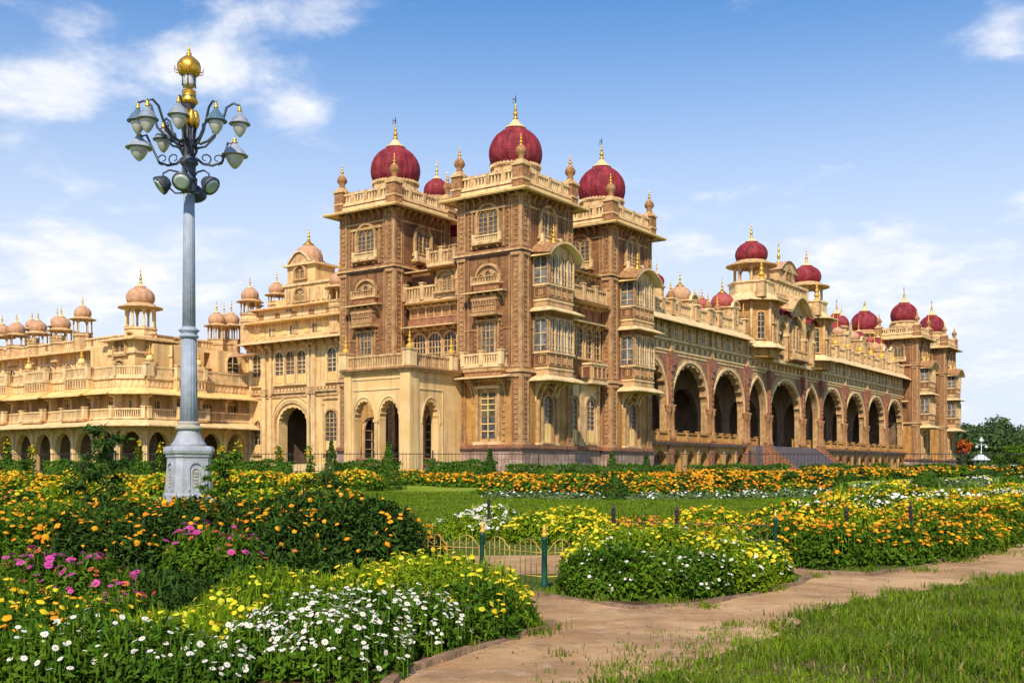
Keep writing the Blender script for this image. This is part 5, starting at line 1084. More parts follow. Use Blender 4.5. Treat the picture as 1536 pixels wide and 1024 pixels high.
    def hood(a, r, z, sc, m, big=False):
        # arm of scrolled iron with a hooded lamp hanging from its end
        arm = MB(); zr = zh + (2.0 if not big else 1.35)
        if not big:
            arm.tube([P(a, .2, zr), P(a, .42, zr - .12), P(a, .7, zr + .0), P(a, r * .62, zr + .45), P(a, r * .74, z + .25), P(a, r * .88, z + .42), P(a, r, z + .32), P(a, r, z + .12)], .055, 'lamp_iron', 8, .04)
            arm.tube([P(a, .25, zr - .3), P(a, .6, zr - .22), P(a, .95, zr + .15), P(a, 1.05, zr + .4), P(a, .9, zr + .45), P(a, .85, zr + .3)], .045, 'lamp_iron', 6, .025)
        else:
            arm.tube([P(a, .25, zr), P(a, .5, zr - .2), P(a, .85, zr - .25), P(a, 1.2, zr - .1), P(a, r * .85, z + .12), P(a, r, z + .05)], .055, 'lamp_iron', 8, .04)
            for k, (r0, z0_) in enumerate(((.5, -.2), (.95, -.2))): arm.tube([P(a, r0 + .24 * (1 - u / 14) * math.sin(u * .7) + .1, zr + z0_ + .2 - .22 * (1 - u / 14) * math.cos(u * .7)) for u in range(10)], .034, 'lamp_iron', 5, .02)
        o = arm.build('lamp_arm', t)
        x, y, _ = P(a, r, z); s = MB()
        s.lathe(x, y, [(.07 * sc, z + .10), (.13 * sc, z + .04), (.17 * sc, z - .03), (.27 * sc, z - .11), (.36 * sc, z - .22), (.40 * sc, z - .30), (.46 * sc, z - .34), (.46 * sc, z - .37), (.36 * sc, z - .36)], m, 24); s.build('lamp_hood', o)
        s = MB(); s.lathe(x, y, [(.31 * sc, z - .355), (.31 * sc, z - .42), (.27 * sc, z - .56), (.18 * sc, z - .71), (.08 * sc, z - .82), (.01, z - .86)], 'lamp_glass', 20); s.build('lamp_globe', o)
        s = MB(); s.lathe(x, y, [(.08 * sc, z + .08), (.11 * sc, z + .15), (.05 * sc, z + .2), (.08 * sc, z + .26), (.025, z + .32), (.01, z + .42)], 'gold' , 10); s.build('lamp_cap', o)
    ZL = 14.55; skip = (3, 4)
    for k in range(8):
        if k in skip: continue
        a = k * math.pi / 4 - rz + R(5) ; hood(a, 1.86 if k in (2, 6) else 1.72, ZL + (.3 if k in (2, 6) else 0), .86, ['lamp_hood_grey', 'lamp_blue', 'lamp_hood_grey', 'lamp_hood_grey', 'lamp_hood_grey', 'lamp_hood_grey', 'lamp_blue', 'lamp_hood_grey'][k])
    for k, (a, r) in enumerate(((R(-99), 2.0), (R(100), 1.66))): hood(a - rz, r, 14.0 - .3 * k, 1.08, 'lamp_grey', True)
    # round floodlights on short scrolled arms near the top of the shaft
    for a in (R(-62), R(3), R(66), R(180)):
        a -= rz; arm = MB(); zf = zh + .35
        arm.tube([P(a, .22, zf + .25), P(a, .4, zf + .42), P(a, .7, zf + .45), P(a, .93, zf + .3), P(a, .95, zf + .1)], .035, 'lamp_iron', 6); arm.tube([P(a, .25, zf - .35), P(a, .5, zf - .38), P(a, .7, zf - .22), P(a, .8, zf - .05)], .03, 'lamp_iron', 6)
        o = arm.build('floodlight_arm', t); x, y, _ = P(a, .98, 0); f = MB(); dx, dy = math.sin(a), -math.cos(a)
        ax = Vector((dx * .8, dy * .8, -.6)).normalized(); u = Vector((-dy, dx, 0)); w = ax.cross(u); c = Vector((x, y, zf - .12))
        def rg(r, d): return [tuple(c + ax * d + u * r * math.cos(i * math.pi / 10) + w * r * math.sin(i * math.pi / 10)) for i in range(20)]
        rows = [rg(.06, -.34), rg(.2, -.28), rg(.30, -.1), rg(.36, .06), rg(.36, .12), rg(.31, .13)]
        for A, B in zip(rows, rows[1:]):
            for i in range(20): j = (i + 1) % 20; f.poly([A[i], A[j], B[j], B[i]], 'lamp_iron', True)
        f.poly(rows[0], 'lamp_iron'); f.build('floodlight', o)
        f = MB(); A = rg(.315, .12); f.poly(A, 'lens'); B = rg(.2, .17); 
        for i in range(20): j = (i + 1) % 20; f.poly([A[i], A[j], B[j], B[i]], 'lens', True)
        f.poly(B, 'lens'); f.build('lens', o)
build_lamp()
# ------------------------------------------------------------------ plants
def nz(v): return v / np.maximum(np.linalg.norm(v, axis=1, keepdims=True), 1e-9)
def leaves(P, N, size, width=.42, droop=.25, jitter=.9):
    # pointed leaf quads at P, roughly facing N
    n = len(P); nn = nz(N + rng.normal(0, jitter * .5, (n, 3))); t = rng.normal(0, 1, (n, 3)); t[:, 2] *= .6
    t = nz(t - nn * (t * nn).sum(1, keepdims=True)); w = np.cross(nn, t); L = size * rng.uniform(.6, 1.35, n)[:, None]
    V = np.empty((n, 4, 3)); V[:, 0] = P; V[:, 1] = P + t * L * .5 + w * L * width * .5 + nn * L * .06; V[:, 2] = P + t * L - nn * L * droop; V[:, 3] = P + t * L * .5 - w * L * width * .5 + nn * L * .06
    return V.reshape(-1, 3), np.arange(n * 4).reshape(n, 4)
def lump(U, seeds, amp):
    d = np.ones(len(U))
    for s in seeds: d += amp * np.sin((U * s[:3]).sum(1) * s[3] + s[4])
    return d
def dome_points(c, rx, ry, H, n, shell=.22, seeds=None, low=0.0, ang=0):
    # points through the outer layer of a mounded plant, with the outward direction
    u = rng.normal(0, 1, (n, 3)); u[:, 2] = np.abs(u[:, 2]); u = nz(u)
    seeds = rng.uniform(-1, 1, (5, 5)) * np.array([1, 1, 1, 5, 3]) if seeds is None else seeds
    k = lump(u, seeds, .07) * (1 - np.abs(rng.normal(0, shell, n)))
    k = np.clip(k, .15, 1.35)[:, None]
    p = u * k; q = np.stack([p[:, 0] * rx, p[:, 1] * ry, np.maximum(0.01, np.sign(p[:, 2]) * np.abs(p[:, 2]) ** .8) * H], 1)
    if ang: ca2, sa2 = math.cos(ang), math.sin(ang); q[:, :2] = np.stack([q[:, 0] * ca2 - q[:, 1] * sa2, q[:, 0] * sa2 + q[:, 1] * ca2], 1)
    N = u * np.array([.8, .8, .6]) + np.array([0, 0, .55]); return q + np.array(c), nz(N), seeds
def t_marigold(seg=9, rings=2):
    V = [(0, 0, .42)]; F = []
    for r, z, f in (((.55, .36, 1), (1, .0, .84)) if rings == 2 else ((1, 0, .86),)):
        for i in range(seg * (1 if rings == 1 else 1)): a = 2 * math.pi * i / seg + (r > .9) * .3; rr = r * (f if i % 2 else 1); V.append((rr * math.cos(a), rr * math.sin(a), z))
    for i in range(seg): F.append((0, 1 + i, 1 + (i + 1) % seg))
    if rings == 2:
        for i in range(seg):
            a, b, c, d = 1 + i, 1 + (i + 1) % seg, 1 + seg + i, 1 + seg + (i + 1) % seg; F += [(a, c, d), (a, d, b)]
    return np.array(V), np.array(F), np.zeros(len(F), int)
def t_daisy(n=10):
    V = []; F = []; M = []
    for i in range(n):
        a = 2 * math.pi * i / n; k = len(V); c, s = math.cos(a), math.sin(a); w = .24
        V += [(c * .15, s * .15, .02), (c * .62 - s * w, s * .62 + c * w, .06), (c * 1.0, s * 1.0, -.04), (c * .62 + s * w, s * .62 - c * w, .06)]; F += [(k, k + 1, k + 2), (k, k + 2, k + 3)]; M += [0, 0]
    k = len(V); V.append((0, 0, .18)); 
    for i in range(7): a = 2 * math.pi * i / 7; V.append((.27 * math.cos(a), .27 * math.sin(a), .08))
    for i in range(7): F.append((k, k + 1 + i, k + 1 + (i + 1) % 7)); M.append(1)
    return np.array(V), np.array(F), np.array(M)
def t_phlox():
    V0, F0, _ = t_marigold(5, 1); V = []; F = []
    for i in range(9):
        r = 0 if i == 0 else .62; a = i * .785; k = len(V) ; V += [(x * .36 + r * math.cos(a), y * .36 + r * math.sin(a), z * .3 + (.28 if i == 0 else .05 * (i % 3))) for x, y, z in V0]; F += [tuple(q + k for q in f) for f in F0]
    return np.array(V), np.array(F), np.zeros(len(F), int)
TP = {'marigold': t_marigold(), 'far': t_marigold(6, 1), 'daisy': t_daisy(), 'phlox': t_phlox(), 'flat': (lambda t: (t[0] * np.array([1, 1, .55]), t[1], t[2]))(t_marigold(9, 2))}
def flowers(tp, P, N, size):
    V0, F0, M0 = TP[tp]; n = len(P); nn = nz(N); r = rng.normal(0, 1, (n, 3)); t = nz(r - nn * (r * nn).sum(1, keepdims=True)); w = np.cross(nn, t)
    L = (size * (.45 + .85 * rng.uniform(0, 1, n) ** .6))[:, None, None]
    V = P[:, None, :] + L * (V0[None, :, 0:1] * t[:, None, :] + V0[None, :, 1:2] * w[:, None, :] + V0[None, :, 2:3] * nn[:, None, :])
    F = (F0[None] + (np.arange(n) * len(V0))[:, None, None]).reshape(-1, 3); return V.reshape(-1, 3), F, np.tile(M0, n)
class Bed:
    def __init__(s): s.L = {}; s.B = {}; s.S = []
    def add_leaf(s, m, V, F): s.L.setdefault(m, []).append((V, F))
    def add_fl(s, m, V, F, M): s.B.setdefault(m, []).append((V, F, M))
    def mound(s, X, Y, rx, ry, H, nl, leaf, m, fl=(), z=None, width=.42, shell=.2, ang=0, stemy=0, up=.0):
        z = gz(Y) if z is None else z
        P, N, sd = dome_points((X, Y, z), rx, ry, H, nl, shell, None, 0, ang); s.add_leaf(m, *leaves(P, N, leaf, width))
        if stemy:          # thin upright shoots poking out of the mound
            P2, N2, _ = dome_points((X, Y, z), rx * .95, ry * .95, H * .98, stemy, .05, sd, 0, ang)
            V, F = leaves(P2, np.stack([rng.normal(0, 1, stemy), rng.normal(0, 1, stemy), np.zeros(stemy)], 1), leaf * 1.5, .18, -.2, .2)
            V = V.reshape(-1, 4, 3); n = len(V); ln = leaf * rng.uniform(.8, 2.2, n); tilt = rng.normal(0, .3, (n, 2)); b = V[:, 0].copy(); w = np.stack([rng.normal(0, 1, n), rng.normal(0, 1, n), np.zeros(n)], 1); w = nz(w) * leaf * .16; tip = b + np.stack([tilt[:, 0] * ln, tilt[:, 1] * ln, ln], 1)
            V[:, 1] = (b + tip) / 2 + w; V[:, 2] = tip; V[:, 3] = (b + tip) / 2 - w; s.add_leaf(m, V.reshape(-1, 3), F)
        for tp, fm, n, size, kw in fl:
            Pf, Nf, _ = dome_points((X, Y, z), rx * 1.0, ry * 1.0, H, int(n * 4) + 6, .05, sd, 0, ang)
            ok = (Pf[:, 2] - z) > H * kw.get('zmin', .35)
            if 'front' in kw: ok &= (Pf[:, 1] - Y) < kw['front'] * ry
            if 'xmin' in kw: ok &= (Pf[:, 0] - X) > kw['xmin'] * rx
            q1 = rng.uniform(0, 6.3, 3); cl = np.sin(Pf[:, 0] * 7 / (rx + .4) + q1[0]) + np.sin(Pf[:, 1] * 6 / (ry + .4) + q1[1]) + np.sin((Pf[:, 0] + Pf[:, 1]) * 11 / (rx + .4) + q1[2]) + rng.normal(0, .6, len(Pf)); ok &= cl > -.35
            Pf = Pf[ok][:n]; Nf = Nf[ok][:n]; up2 = kw.get('up', .02); Pf = Pf + np.array([0, 0, 1]) * rng.uniform(0, up2, len(Pf))[:, None] + Nf * kw.get('out', .015)
            Nf = nz(Nf * kw.get('face', .6) + np.array([0, -.14, .5]) + rng.normal(0, .36, Nf.shape)); s.add_fl(fm, *flowers(tp, Pf, Nf, size))
            if up2 > .05:
                n2 = len(Pf); V = np.empty((n2, 4, 3)); r = .004; V[:, 0] = Pf + [r, 0, 0]; V[:, 1] = Pf - [r, 0, 0]; V[:, 2] = Pf - [r * 1.5, 0, .18]; V[:, 3] = Pf + [r * 1.5, 0, -.18]; s.add_leaf(m, V.reshape(-1, 3), np.arange(n2 * 4).reshape(n2, 4))
    def build(s, name, label, cat, group=None, leafname='foliage'):
        cen = np.concatenate([v for q in s.L.values() for v, _ in q]).mean(0); cen[2] = gz(cen[1])
        t = tag(empty(name, tuple(cen)), label, cat, group)
        for D, nm in ((s.L, leafname), (s.B, 'blossoms')):
            for m, q in D.items():
                V = []; F = []; M = []; k = 0
                for it in q: V.append(it[0]); F.append(it[1] + k); k += len(it[0]); M.append(it[2] if len(it) > 2 else np.zeros(len(it[1]), int))
                o = np_mesh(nm, np.concatenate(V) - cen, np.concatenate(F), np.concatenate(M), [m, 'flower_eye'] if D is s.B else [m], t)
                if D is s.B: o['kind'] = 'stuff'
        return t
def at(px, Y): return (px - CX) / FPX * Y
U = random.uniform

# --- near left: white daisies, yellow and pink clumps
def near_left():
    b = Bed()
    for px, Y, rx, ry, H, n in ((470, 8.15, .50, .5, .54, 3600), (545, 8.3, .42, .45, .54, 3000), (410, 8.0, .42, .45, .44, 2500), (500, 7.75, .5, .35, .44, 2200), (605, 8.9, .42, .4, .42, 2200), (640, 9.1, .32, .35, .36, 1600)):
        b.mound(at(px, Y), Y, rx, ry, H, n, .062, 'leaf', [('daisy', 'petal_white', int(n / 12) + 8, .021, dict(zmin=.12, face=.8, up=.09))], stemy=300)
    b.build('daisy_bush', 'rounded bush of white daisies with yellow eyes at the near edge of the dirt path', 'flower bush')
    b = Bed()
    for px, Y, rx, ry, H, n in ((140, 7.7, .42, .4, .40, 2200), (60, 7.5, .4, .4, .36, 2000), (220, 7.6, .4, .4, .34, 2000), (300, 7.5, .4, .35, .26, 1700)):
        b.mound(at(px, Y), Y, rx, ry, H, n, .062, 'leaf', [('daisy', 'petal_white', 60, .022, dict(zmin=.25, face=.7, up=.10))], stemy=280)
    b.build('daisy_bush', 'low spread of white daisies at the bottom left corner of the garden', 'flower bush')
    b = Bed()
    for px, Y, rx, ry, H, n in ((720, 10.1, .55, .6, .52, 4200), (640, 10.0, .55, .55, .62, 3800), (560, 9.9, .5, .5, .60, 3400), (690, 9.7, .5, .5, .46, 3400), (745, 10.3, .4, .5, .40, 2500), (480, 9.7, .5, .5, .56, 3000), (600, 10.6, .6, .5, .66, 3000), (670, 10.7, .6, .5, .56, 3000)):
        b.mound(at(px, Y), Y, rx, ry, H, n, .068, 'leaf_lime' if px not in (690, 745) else 'leaf', [('flat', 'petal_yellow', 52, .030, dict(zmin=.45, up=.12)), ('flat', 'petal_lemon', 34, .026, dict(zmin=.5, up=.09))], stemy=420, width=.34)
    b.build('yellow_flower_bush', 'wide bright green bush topped with yellow flowers beside the bend of the dirt path', 'flower bush')
    b = Bed()
    for px, Y, rx, ry, H, n in ((405, 9.6, .5, .5, .52, 3000), (350, 9.2, .45, .4, .40, 2200), (300, 8.7, .45, .4, .34, 2200), (250, 8.5, .45, .4, .34, 2200), (370, 8.5, .4, .4, .36, 2000), (320, 8.1, .4, .4, .28, 2000), (200, 8.2, .35, .4, .30, 1600)):
        b.mound(at(px, Y), Y, rx, ry, H, n, .066, 'leaf_lime', [('flat', 'petal_lemon', 20, .027, dict(zmin=.5, up=.09)), ('flat', 'petal_yellow', 14, .028, dict(zmin=.5, up=.1))], stemy=380, width=.3)
    b.build('yellow_flower_bush', 'low lime green clump with lemon yellow flowers behind the white daisies', 'flower bush')
    b = Bed()
    for px, Y, rx, ry, H, n in ((0, 9.4, .5, .5, .52, 2600), (60, 9.2, .5, .5, .44, 2600), (120, 8.9, .4, .4, .38, 1900), (-60, 8.6, .5, .5, .5, 2400), (30, 8.3, .4, .4, .40, 1900), (170, 9.4, .35, .4, .36, 1500)):
        b.mound(at(px, Y), Y, rx, ry, H, n, .066, 'leaf', [('flat', 'petal_amber', 14, .031, dict(zmin=.45, up=.1)), ('flat', 'petal_yellow', 12, .03, dict(zmin=.45, up=.1))], stemy=260, width=.34)
    b.build('yellow_flower_bush', 'green bush with amber and yellow flowers at the left edge below the pink blooms', 'flower bush')
    b = Bed()
    for px, Y, rx, ry, H in ((75, 11.0, .45, .45, .60), (130, 10.7, .45, .4, .56), (20, 11.3, .5, .5, .56), (165, 10.3, .3, .35, .40)):
        b.mound(at(px, Y), Y, rx, ry, H, 2000, .07, 'leaf', [('phlox', 'petal_magenta', 32, .042, dict(zmin=.5, up=.12, xmin=-.6)), ('phlox', 'petal_coral', 14, .034, dict(zmin=.45, up=.1))], stemy=160)
    b.build('pink_flower_bush', 'magenta and coral pink flowers on tall stems at the left edge', 'flower bush')
    b = Bed()
    for px, Y, rx, ry, H in ((320, 13.2, .42, .45, .84), (285, 13.6, .4, .4, .74), (355, 13.0, .32, .35, .66)):
        b.mound(at(px, Y), Y, rx, ry, H, 1900, .08, 'leaf', [('phlox', 'petal_magenta', 22, .042, dict(zmin=.55, up=.14, out=.04)), ('phlox', 'petal_coral', 8, .042, dict(zmin=.5, up=.1))], stemy=140)
    b.build('pink_flower_bush', 'magenta phlox standing in front of the dark marigold bushes', 'flower bush')
    b = Bed()
    for px, Y, rx, ry, H in ((235, 12.2, .5, .45, .42), (190, 11.6, .4, .4, .36), (285, 11.6, .4, .35, .34), (260, 10.9, .35, .3, .24), (200, 10.7, .3, .3, .24), (400, 12.4, .5, .4, .5), (470, 12.6, .5, .4, .52)):
        b.mound(at(px, Y), Y, rx, ry, H, 1300, .085, 'leaf_dark', [('flat', 'petal_coral', 2, .03, dict(zmin=.4, up=.06))], stemy=90, width=.4, shell=.35)
    b.build('leafy_undergrowth', 'low dark leafy plants in the shaded gap between the pink flowers and the yellow bush', 'plants')
    # dark green marigold bushes behind
    b = Bed()
    for px, Y, rx, ry, H, n in ((20, 14.5, 1.1, .9, .86, 4200), (130, 14.6, 1.0, .9, .92, 4000), (230, 15.0, .9, .8, .92, 3600), (60, 17.0, 1.4, 1.1, .98, 3600), (200, 17.3, 1.4, 1.1, 1.0, 3600), (-60, 15.5, 1.3, 1.1, .92, 2600), (300, 16.4, 1.0, .9, 1.0, 3200)):
        b.mound(at(px, Y), Y, rx, ry, H, n, .10, 'leaf_dark' if px > 100 else 'leaf', [('marigold', 'petal_orange', 32, .040, dict(zmin=.45, up=.08)), ('marigold', 'petal_amber', 32, .042, dict(zmin=.4, up=.08))], stemy=150, width=.36)
    b.build('marigold_bush', 'dark green bushes dotted with orange marigolds at the left, in front of the lamp post', 'flower bush')
    b = Bed()
    for px, Y, rx, ry, H, n in ((400, 14.8, .85, .85, .98, 4400), (480, 15.2, .95, .9, 1.04, 4800), (560, 15.0, .85, .85, .96, 4400), (615, 15.3, .6, .8, .86, 3200), (350, 15.6, .8, .8, .98, 3200), (520, 17.0, 1.1, 1.0, 1.08, 3200), (430, 17.2, 1.1, 1.0, 1.08, 3000), (340, 17.6, 1.1, 1.0, 1.04, 2600)):
        b.mound(at(px, Y), Y, rx, ry, H, n, .105, 'leaf_dark', [('marigold', 'petal_orange', 26, .040, dict(zmin=.4, up=.06)), ('marigold', 'petal_amber', 28, .041, dict(zmin=.35, up=.08))], stemy=150, width=.36)
    b.build('marigold_bush', 'large dark leafy bush with scattered orange marigolds left of the gold garden railing', 'flower bush')
near_left()
def near_right():
    b = Bed()
    for px, Y, rx, ry, H, n in ((905, 12.9, .55, .6, .60, 4200), (965, 12.6, .55, .5, .58, 4200), (1035, 12.9, .55, .5, .58, 4000), (1100, 13.5, .5, .5, .58, 3600), (1150, 14.2, .38, .45, .46, 2200), (930, 13.9, .7, .7, .74, 4000), (1010, 14.0, .7, .7, .74, 4000), (1080, 14.5, .6, .6, .68, 3200), (880, 13.6, .4, .5, .58, 2200)):
        fl = [('daisy', 'petal_white', 38, .024, dict(zmin=.15, face=.9, up=.05, front=.6))] if px != 880 else []
        if Y > 13.4: fl += [('flat', 'petal_yellow', 46, .032, dict(zmin=.6, up=.1)), ('flat', 'petal_lemon', 44, .028, dict(zmin=.55, up=.1))]
        b.mound(at(px, Y), Y, rx, ry, H, n, .075, 'leaf' if Y < 13.4 else 'leaf_lime', fl, stemy=240, width=.4)
    b.build('flower_bush', 'rounded green bush with small white flowers and yellow top where the path forks', 'flower bush')
    # large bed beside the path on the right
    b = Bed()
    def row(pts, H, r, n, leaf, cols, m='leaf', tp='marigold', size=.042, k=1.0, sp=.75):
        for (x0, y0), (x1, y1) in zip(pts, pts[1:]):
            L = math.hypot(x1 - x0, y1 - y0); c = max(1, int(L / (r * sp * 1.35)))
            for i in range(c):
                f = (i + U(.2, .8)) / c; x, y = x0 + (x1 - x0) * f + U(-.2, .2), y0 + (y1 - y0) * f + U(-.25, .25); q = U(.85, 1.15)
                mm = random.choice(m) if isinstance(m, (list, tuple)) else m
                b.mound(x, y, r * q, r * q, H * U(.86, 1.1), n, leaf, mm, [(tp, cm, int(cn * k * U(.6, 2.3)), size, dict(zmin=.35, up=.07)) for cm, cn in cols], stemy=int(n * .05), width=.38)
    g = lambda px, Y: (at(px, Y), Y)
    row([g(1010, 17.6), g(1180, 16.9), g(1300, 17.2), g(1370, 17.6), g(1450, 20), g(1540, 23.8), g(1640, 27)], .72, .8, 2200, .095, [('petal_amber', 46), ('petal_orange', 34)], ['leaf', 'leaf', 'leaf_lime'], size=.036)
    row([g(1040, 19), g(1200, 18.7), g(1320, 19.3), g(1420, 22), g(1560, 27)], .82, .85, 1500, .11, [('petal_yellow', 54), ('petal_amber', 42)], ['leaf', 'leaf_lime'], size=.038)
    row([g(1140, 21.5), g(1250, 21.5), g(1380, 23.5), g(1540, 29)], .84, .95, 1100, .13, [('petal_yellow', 60), ('petal_orange', 34)], ['leaf_lime', 'leaf'], size=.042)
    row([g(1190, 25), g(1300, 26), g(1420, 28), g(1560, 34)], .84, 1.1, 800, .16, [('petal_white', 60), ('petal_yellow', 30)], 'leaf', size=.05)
    row([g(1195, 30.5), g(1300, 31), g(1440, 34), g(1600, 40)], .86, 1.35, 700, .2, [('petal_amber', 55), ('petal_yellow', 55)], ['leaf', 'leaf_lime'], 'far', .06)
    row([g(1230, 37), g(1320, 38), g(1460, 41), g(1620, 46)], .9, 1.6, 600, .26, [('petal_yellow', 80), ('petal_amber', 60)], 'leaf_lime', 'far', .07)
    b.build('marigold_bed', 'broad right-hand bed of yellow and orange marigolds beside the dirt path', 'flower bed')
    b = Bed(); row([g(690, 24), g(740, 23.3), g(775, 23.5)], .55, .75, 1500, .10, [('petal_white', 90)], 'leaf_lime', 'daisy', .045); row([g(690, 26.5), g(760, 26)], .55, .8, 1200, .12, [('petal_white', 60), ('petal_lemon', 20)], 'leaf_lime', 'daisy', .05)
    b.build('white_flower_bed', 'patch of white daisies behind the gold railing', 'flower bed')
    b = Bed(); row([g(770, 22.5), g(850, 22), g(920, 22.3)], .55, .8, 1500, .11, [('petal_yellow', 80), ('petal_lemon', 34)], 'leaf_lime'); row([g(800, 26), g(920, 26)], .52, .9, 1100, .13, [('petal_yellow', 50), ('petal_amber', 20)], 'leaf_lime')
    b.build('yellow_flower_bed', 'bed of yellow flowers between the gold railing and the lawn', 'flower bed')
    b = Bed(); row([g(905, 20.2), g(990, 20.5), g(1090, 21)], .66, .75, 1500, .105, [('petal_orange', 60), ('petal_amber', 30)], 'leaf'); row([g(930, 24), g(1000, 24), g(1060, 24.5)], .52, .95, 1200, .13, [('petal_orange', 60), ('petal_coral', 12)], 'leaf')
    b.build('orange_flower_bed', 'bed of deep orange marigolds behind the white-flowered corner bush', 'flower bed')
near_right()
def far_beds():
    def bed(name, label, pts, H, r, n, leaf, cols, m, size=.11, k=1.0, depth=1, dz=0, tp='far', sp=.8):
        b = Bed()
        for d in range(depth):
            for (x0, y0), (x1, y1) in zip(pts, pts[1:]):
                y0b, y1b = y0 + d * r * 1.1, y1 + d * r * 1.1; x0b, x1b = x0 * y0b / y0, x1 * y1b / y1
                L = math.hypot(x1b - x0b, y1b - y0b); c = max(1, int(L / (r * sp * 1.3)))
                for i in range(c):
                    f = (i + U(.2, .8)) / c; x, y = x0b + (x1b - x0b) * f, y0b + (y1b - y0b) * f + U(-.3, .3); q = U(.85, 1.2)
                    mm = random.choice(m) if isinstance(m, list) else m; kk = U(.35, 1.6)
                    b.mound(x, y, r * q, r * q, H * U(.82, 1.12), n, leaf, mm, [(tp, cm, int(cn * k * kk * U(.5, 1.5)), size, dict(zmin=.3, up=.1)) for cm, cn in cols], width=.5)
        b.build(name, label, 'flower bed')
    g = lambda px, Y: (at(px, Y), Y)
    bed('marigold_bed', 'long far row of amber marigolds across the lawn below the palace', [g(600, 63), g(760, 60), g(900, 60), g(1050, 62), g(1200, 65), g(1330, 68)], .7, 1.4, 520, .28, [('petal_amber', 90), ('petal_orange', 45)], ['leaf', 'leaf', 'leaf_dark'], .085, depth=2)
    bed('marigold_bed', 'rust orange marigold row in front of the far amber row, edged by the lawn', [g(745, 54), g(860, 53), g(1000, 53.5), g(1130, 54), g(1260, 57)], .72, 1.2, 480, .24, [('petal_orange', 60), ('petal_amber', 44)], ['leaf_dark', 'leaf'], .078)
    bed('ground_cover_border', 'pale grey-green low border plants along the front of the marigold row', [g(735, 51.5), g(900, 50.2), g(1080, 50.6), g(1290, 54)], .36, .8, 330, .17, [('petal_white', 10)], 'leaf_grey', .06, sp=.7)
    bed('marigold_bed', 'yellow and orange marigold row left of the lamp post in the middle distance', [g(-120, 58), g(60, 54), g(250, 54)], 1.0, 1.5, 420, .3, [('petal_amber', 90), ('petal_yellow', 60)], ['leaf', 'leaf_lime'], .085, depth=2)
    bed('marigold_bed', 'golden marigold row between the lamp post and the porch of the palace', [g(310, 58), g(420, 57), g(560, 57)], .95, 1.5, 420, .3, [('petal_amber', 90), ('petal_yellow', 70)], ['leaf', 'leaf_lime'], .085, depth=2)
    bed('shrub_bed', 'mixed green bed with a few coral flowers at the left, beyond the near bushes', [g(-160, 27), g(0, 26), g(120, 26.5), g(230, 28)], .92, 1.15, 900, .19, [('petal_amber', 22), ('petal_yellow', 14), ('petal_coral', 5)], ['leaf', 'leaf_lime', 'leaf_dark'], .065, depth=2, tp='marigold')
    bed('shrub_bed', 'green bed with yellow flowers round the left of the lamp pedestal', [g(-160, 37), g(0, 36), g(120, 36), g(215, 37)], .98, 1.4, 700, .25, [('petal_amber', 45), ('petal_yellow', 25)], ['leaf', 'leaf_lime'], .085, depth=2)
    bed('shrub_bed', 'green bed dotted with orange flowers round the foot of the lamp post', [g(235, 28.5), g(330, 29), g(420, 29), g(520, 30)], .86, 1.1, 900, .19, [('petal_amber', 20), ('petal_orange', 10)], ['leaf', 'leaf_dark', 'leaf'], .065, tp='marigold')
    bed('shrub_bed', 'plain green bed behind the lamp post', [g(310, 43), g(420, 42), g(540, 41)], .85, 1.4, 600, .26, [('petal_yellow', 26), ('petal_amber', 12)], ['leaf', 'leaf_lime'], .09, depth=2)
    bed('shrub_bed', 'low green and white border at the right end of the lawn', [g(1290, 56), g(1400, 60), g(1560, 62)], .5, 1.2, 300, .24, [('petal_white', 20), ('petal_lemon', 10)], 'leaf_grey', .07)
    bed('marigold_bed', 'distant amber and rust flower row near the far end of the palace', [g(1290, 68), g(1420, 72), g(1580, 74)], .6, 1.5, 360, .34, [('petal_amber', 50), ('petal_orange', 40)], ['leaf_dark', 'leaf'], .09, depth=2)
far_beds()
def hedges():
    spans = ((-60, 40), (70, 230), (300, 440), (500, 600), (640, 745), (760, 905), (925, 1010), (1030, 1180), (1200, 1330), (1350, 1480), (1500, 1640))
    where = ('at the far left end of the palace', 'below the verandah arches left of the lamp post', 'between the lamp post and the cream gate arch', 'right of the gate arch, left of the porch', 'in front of the porch', 'in front of the near tower', 'in front of the second tower', 'below the first wide arches of the arcade', 'below the palace staircase', 'below the far towers', 'at the far right edge by the trees')
    for (p0, p1), wh in zip(spans, where):
        Y = 77.0; x0, x1 = at(p0, Y), at(p1, Y); H = .98 if p0 < 700 else .72; n = int((x1 - x0) * 230 * (.4 + H))
        P = np.stack([rng.uniform(x0, x1, n), Y + rng.uniform(-.7, .7, n), gz(Y) + H * np.abs(rng.uniform(0, 1, n)) ** .5 ], 1)
        face = rng.uniform(0, 1, n); P[:, 1] = np.where(face < .55, Y - .7 + np.abs(rng.normal(0, .07, n)), P[:, 1]); P[:, 2] = np.where(face < .55, gz(Y) + rng.uniform(0, H, n), gz(Y) + H - np.abs(rng.normal(0, .06, n)))
        P[:, 2] = gz(Y) + (P[:, 2] - gz(Y)) * (1 + .09 * np.sin(P[:, 0] * 1.7) + .06 * np.sin(P[:, 0] * 4.3 + 1)); P[:, 1] += .1 * np.sin(P[:, 0] * 2.3 + 2)
        N = np.where((face < .55)[:, None], np.array([0, -1, .4]), np.array([0, -.1, 1])); b = Bed(); b.add_leaf('leaf_hedge', *leaves(P, N, .2, .6))
        t = b.build('hedge', 'clipped green hedge ' + wh, 'hedge')
        c = MB(); cx = t.location.x; c.bx(x0 - cx + .15, x1 - cx - .15, Y - .6 - t.location.y, Y + .55 - t.location.y, -.05, H - .28, 'leaf_hedge'); c.build('branches', t)
hedges()
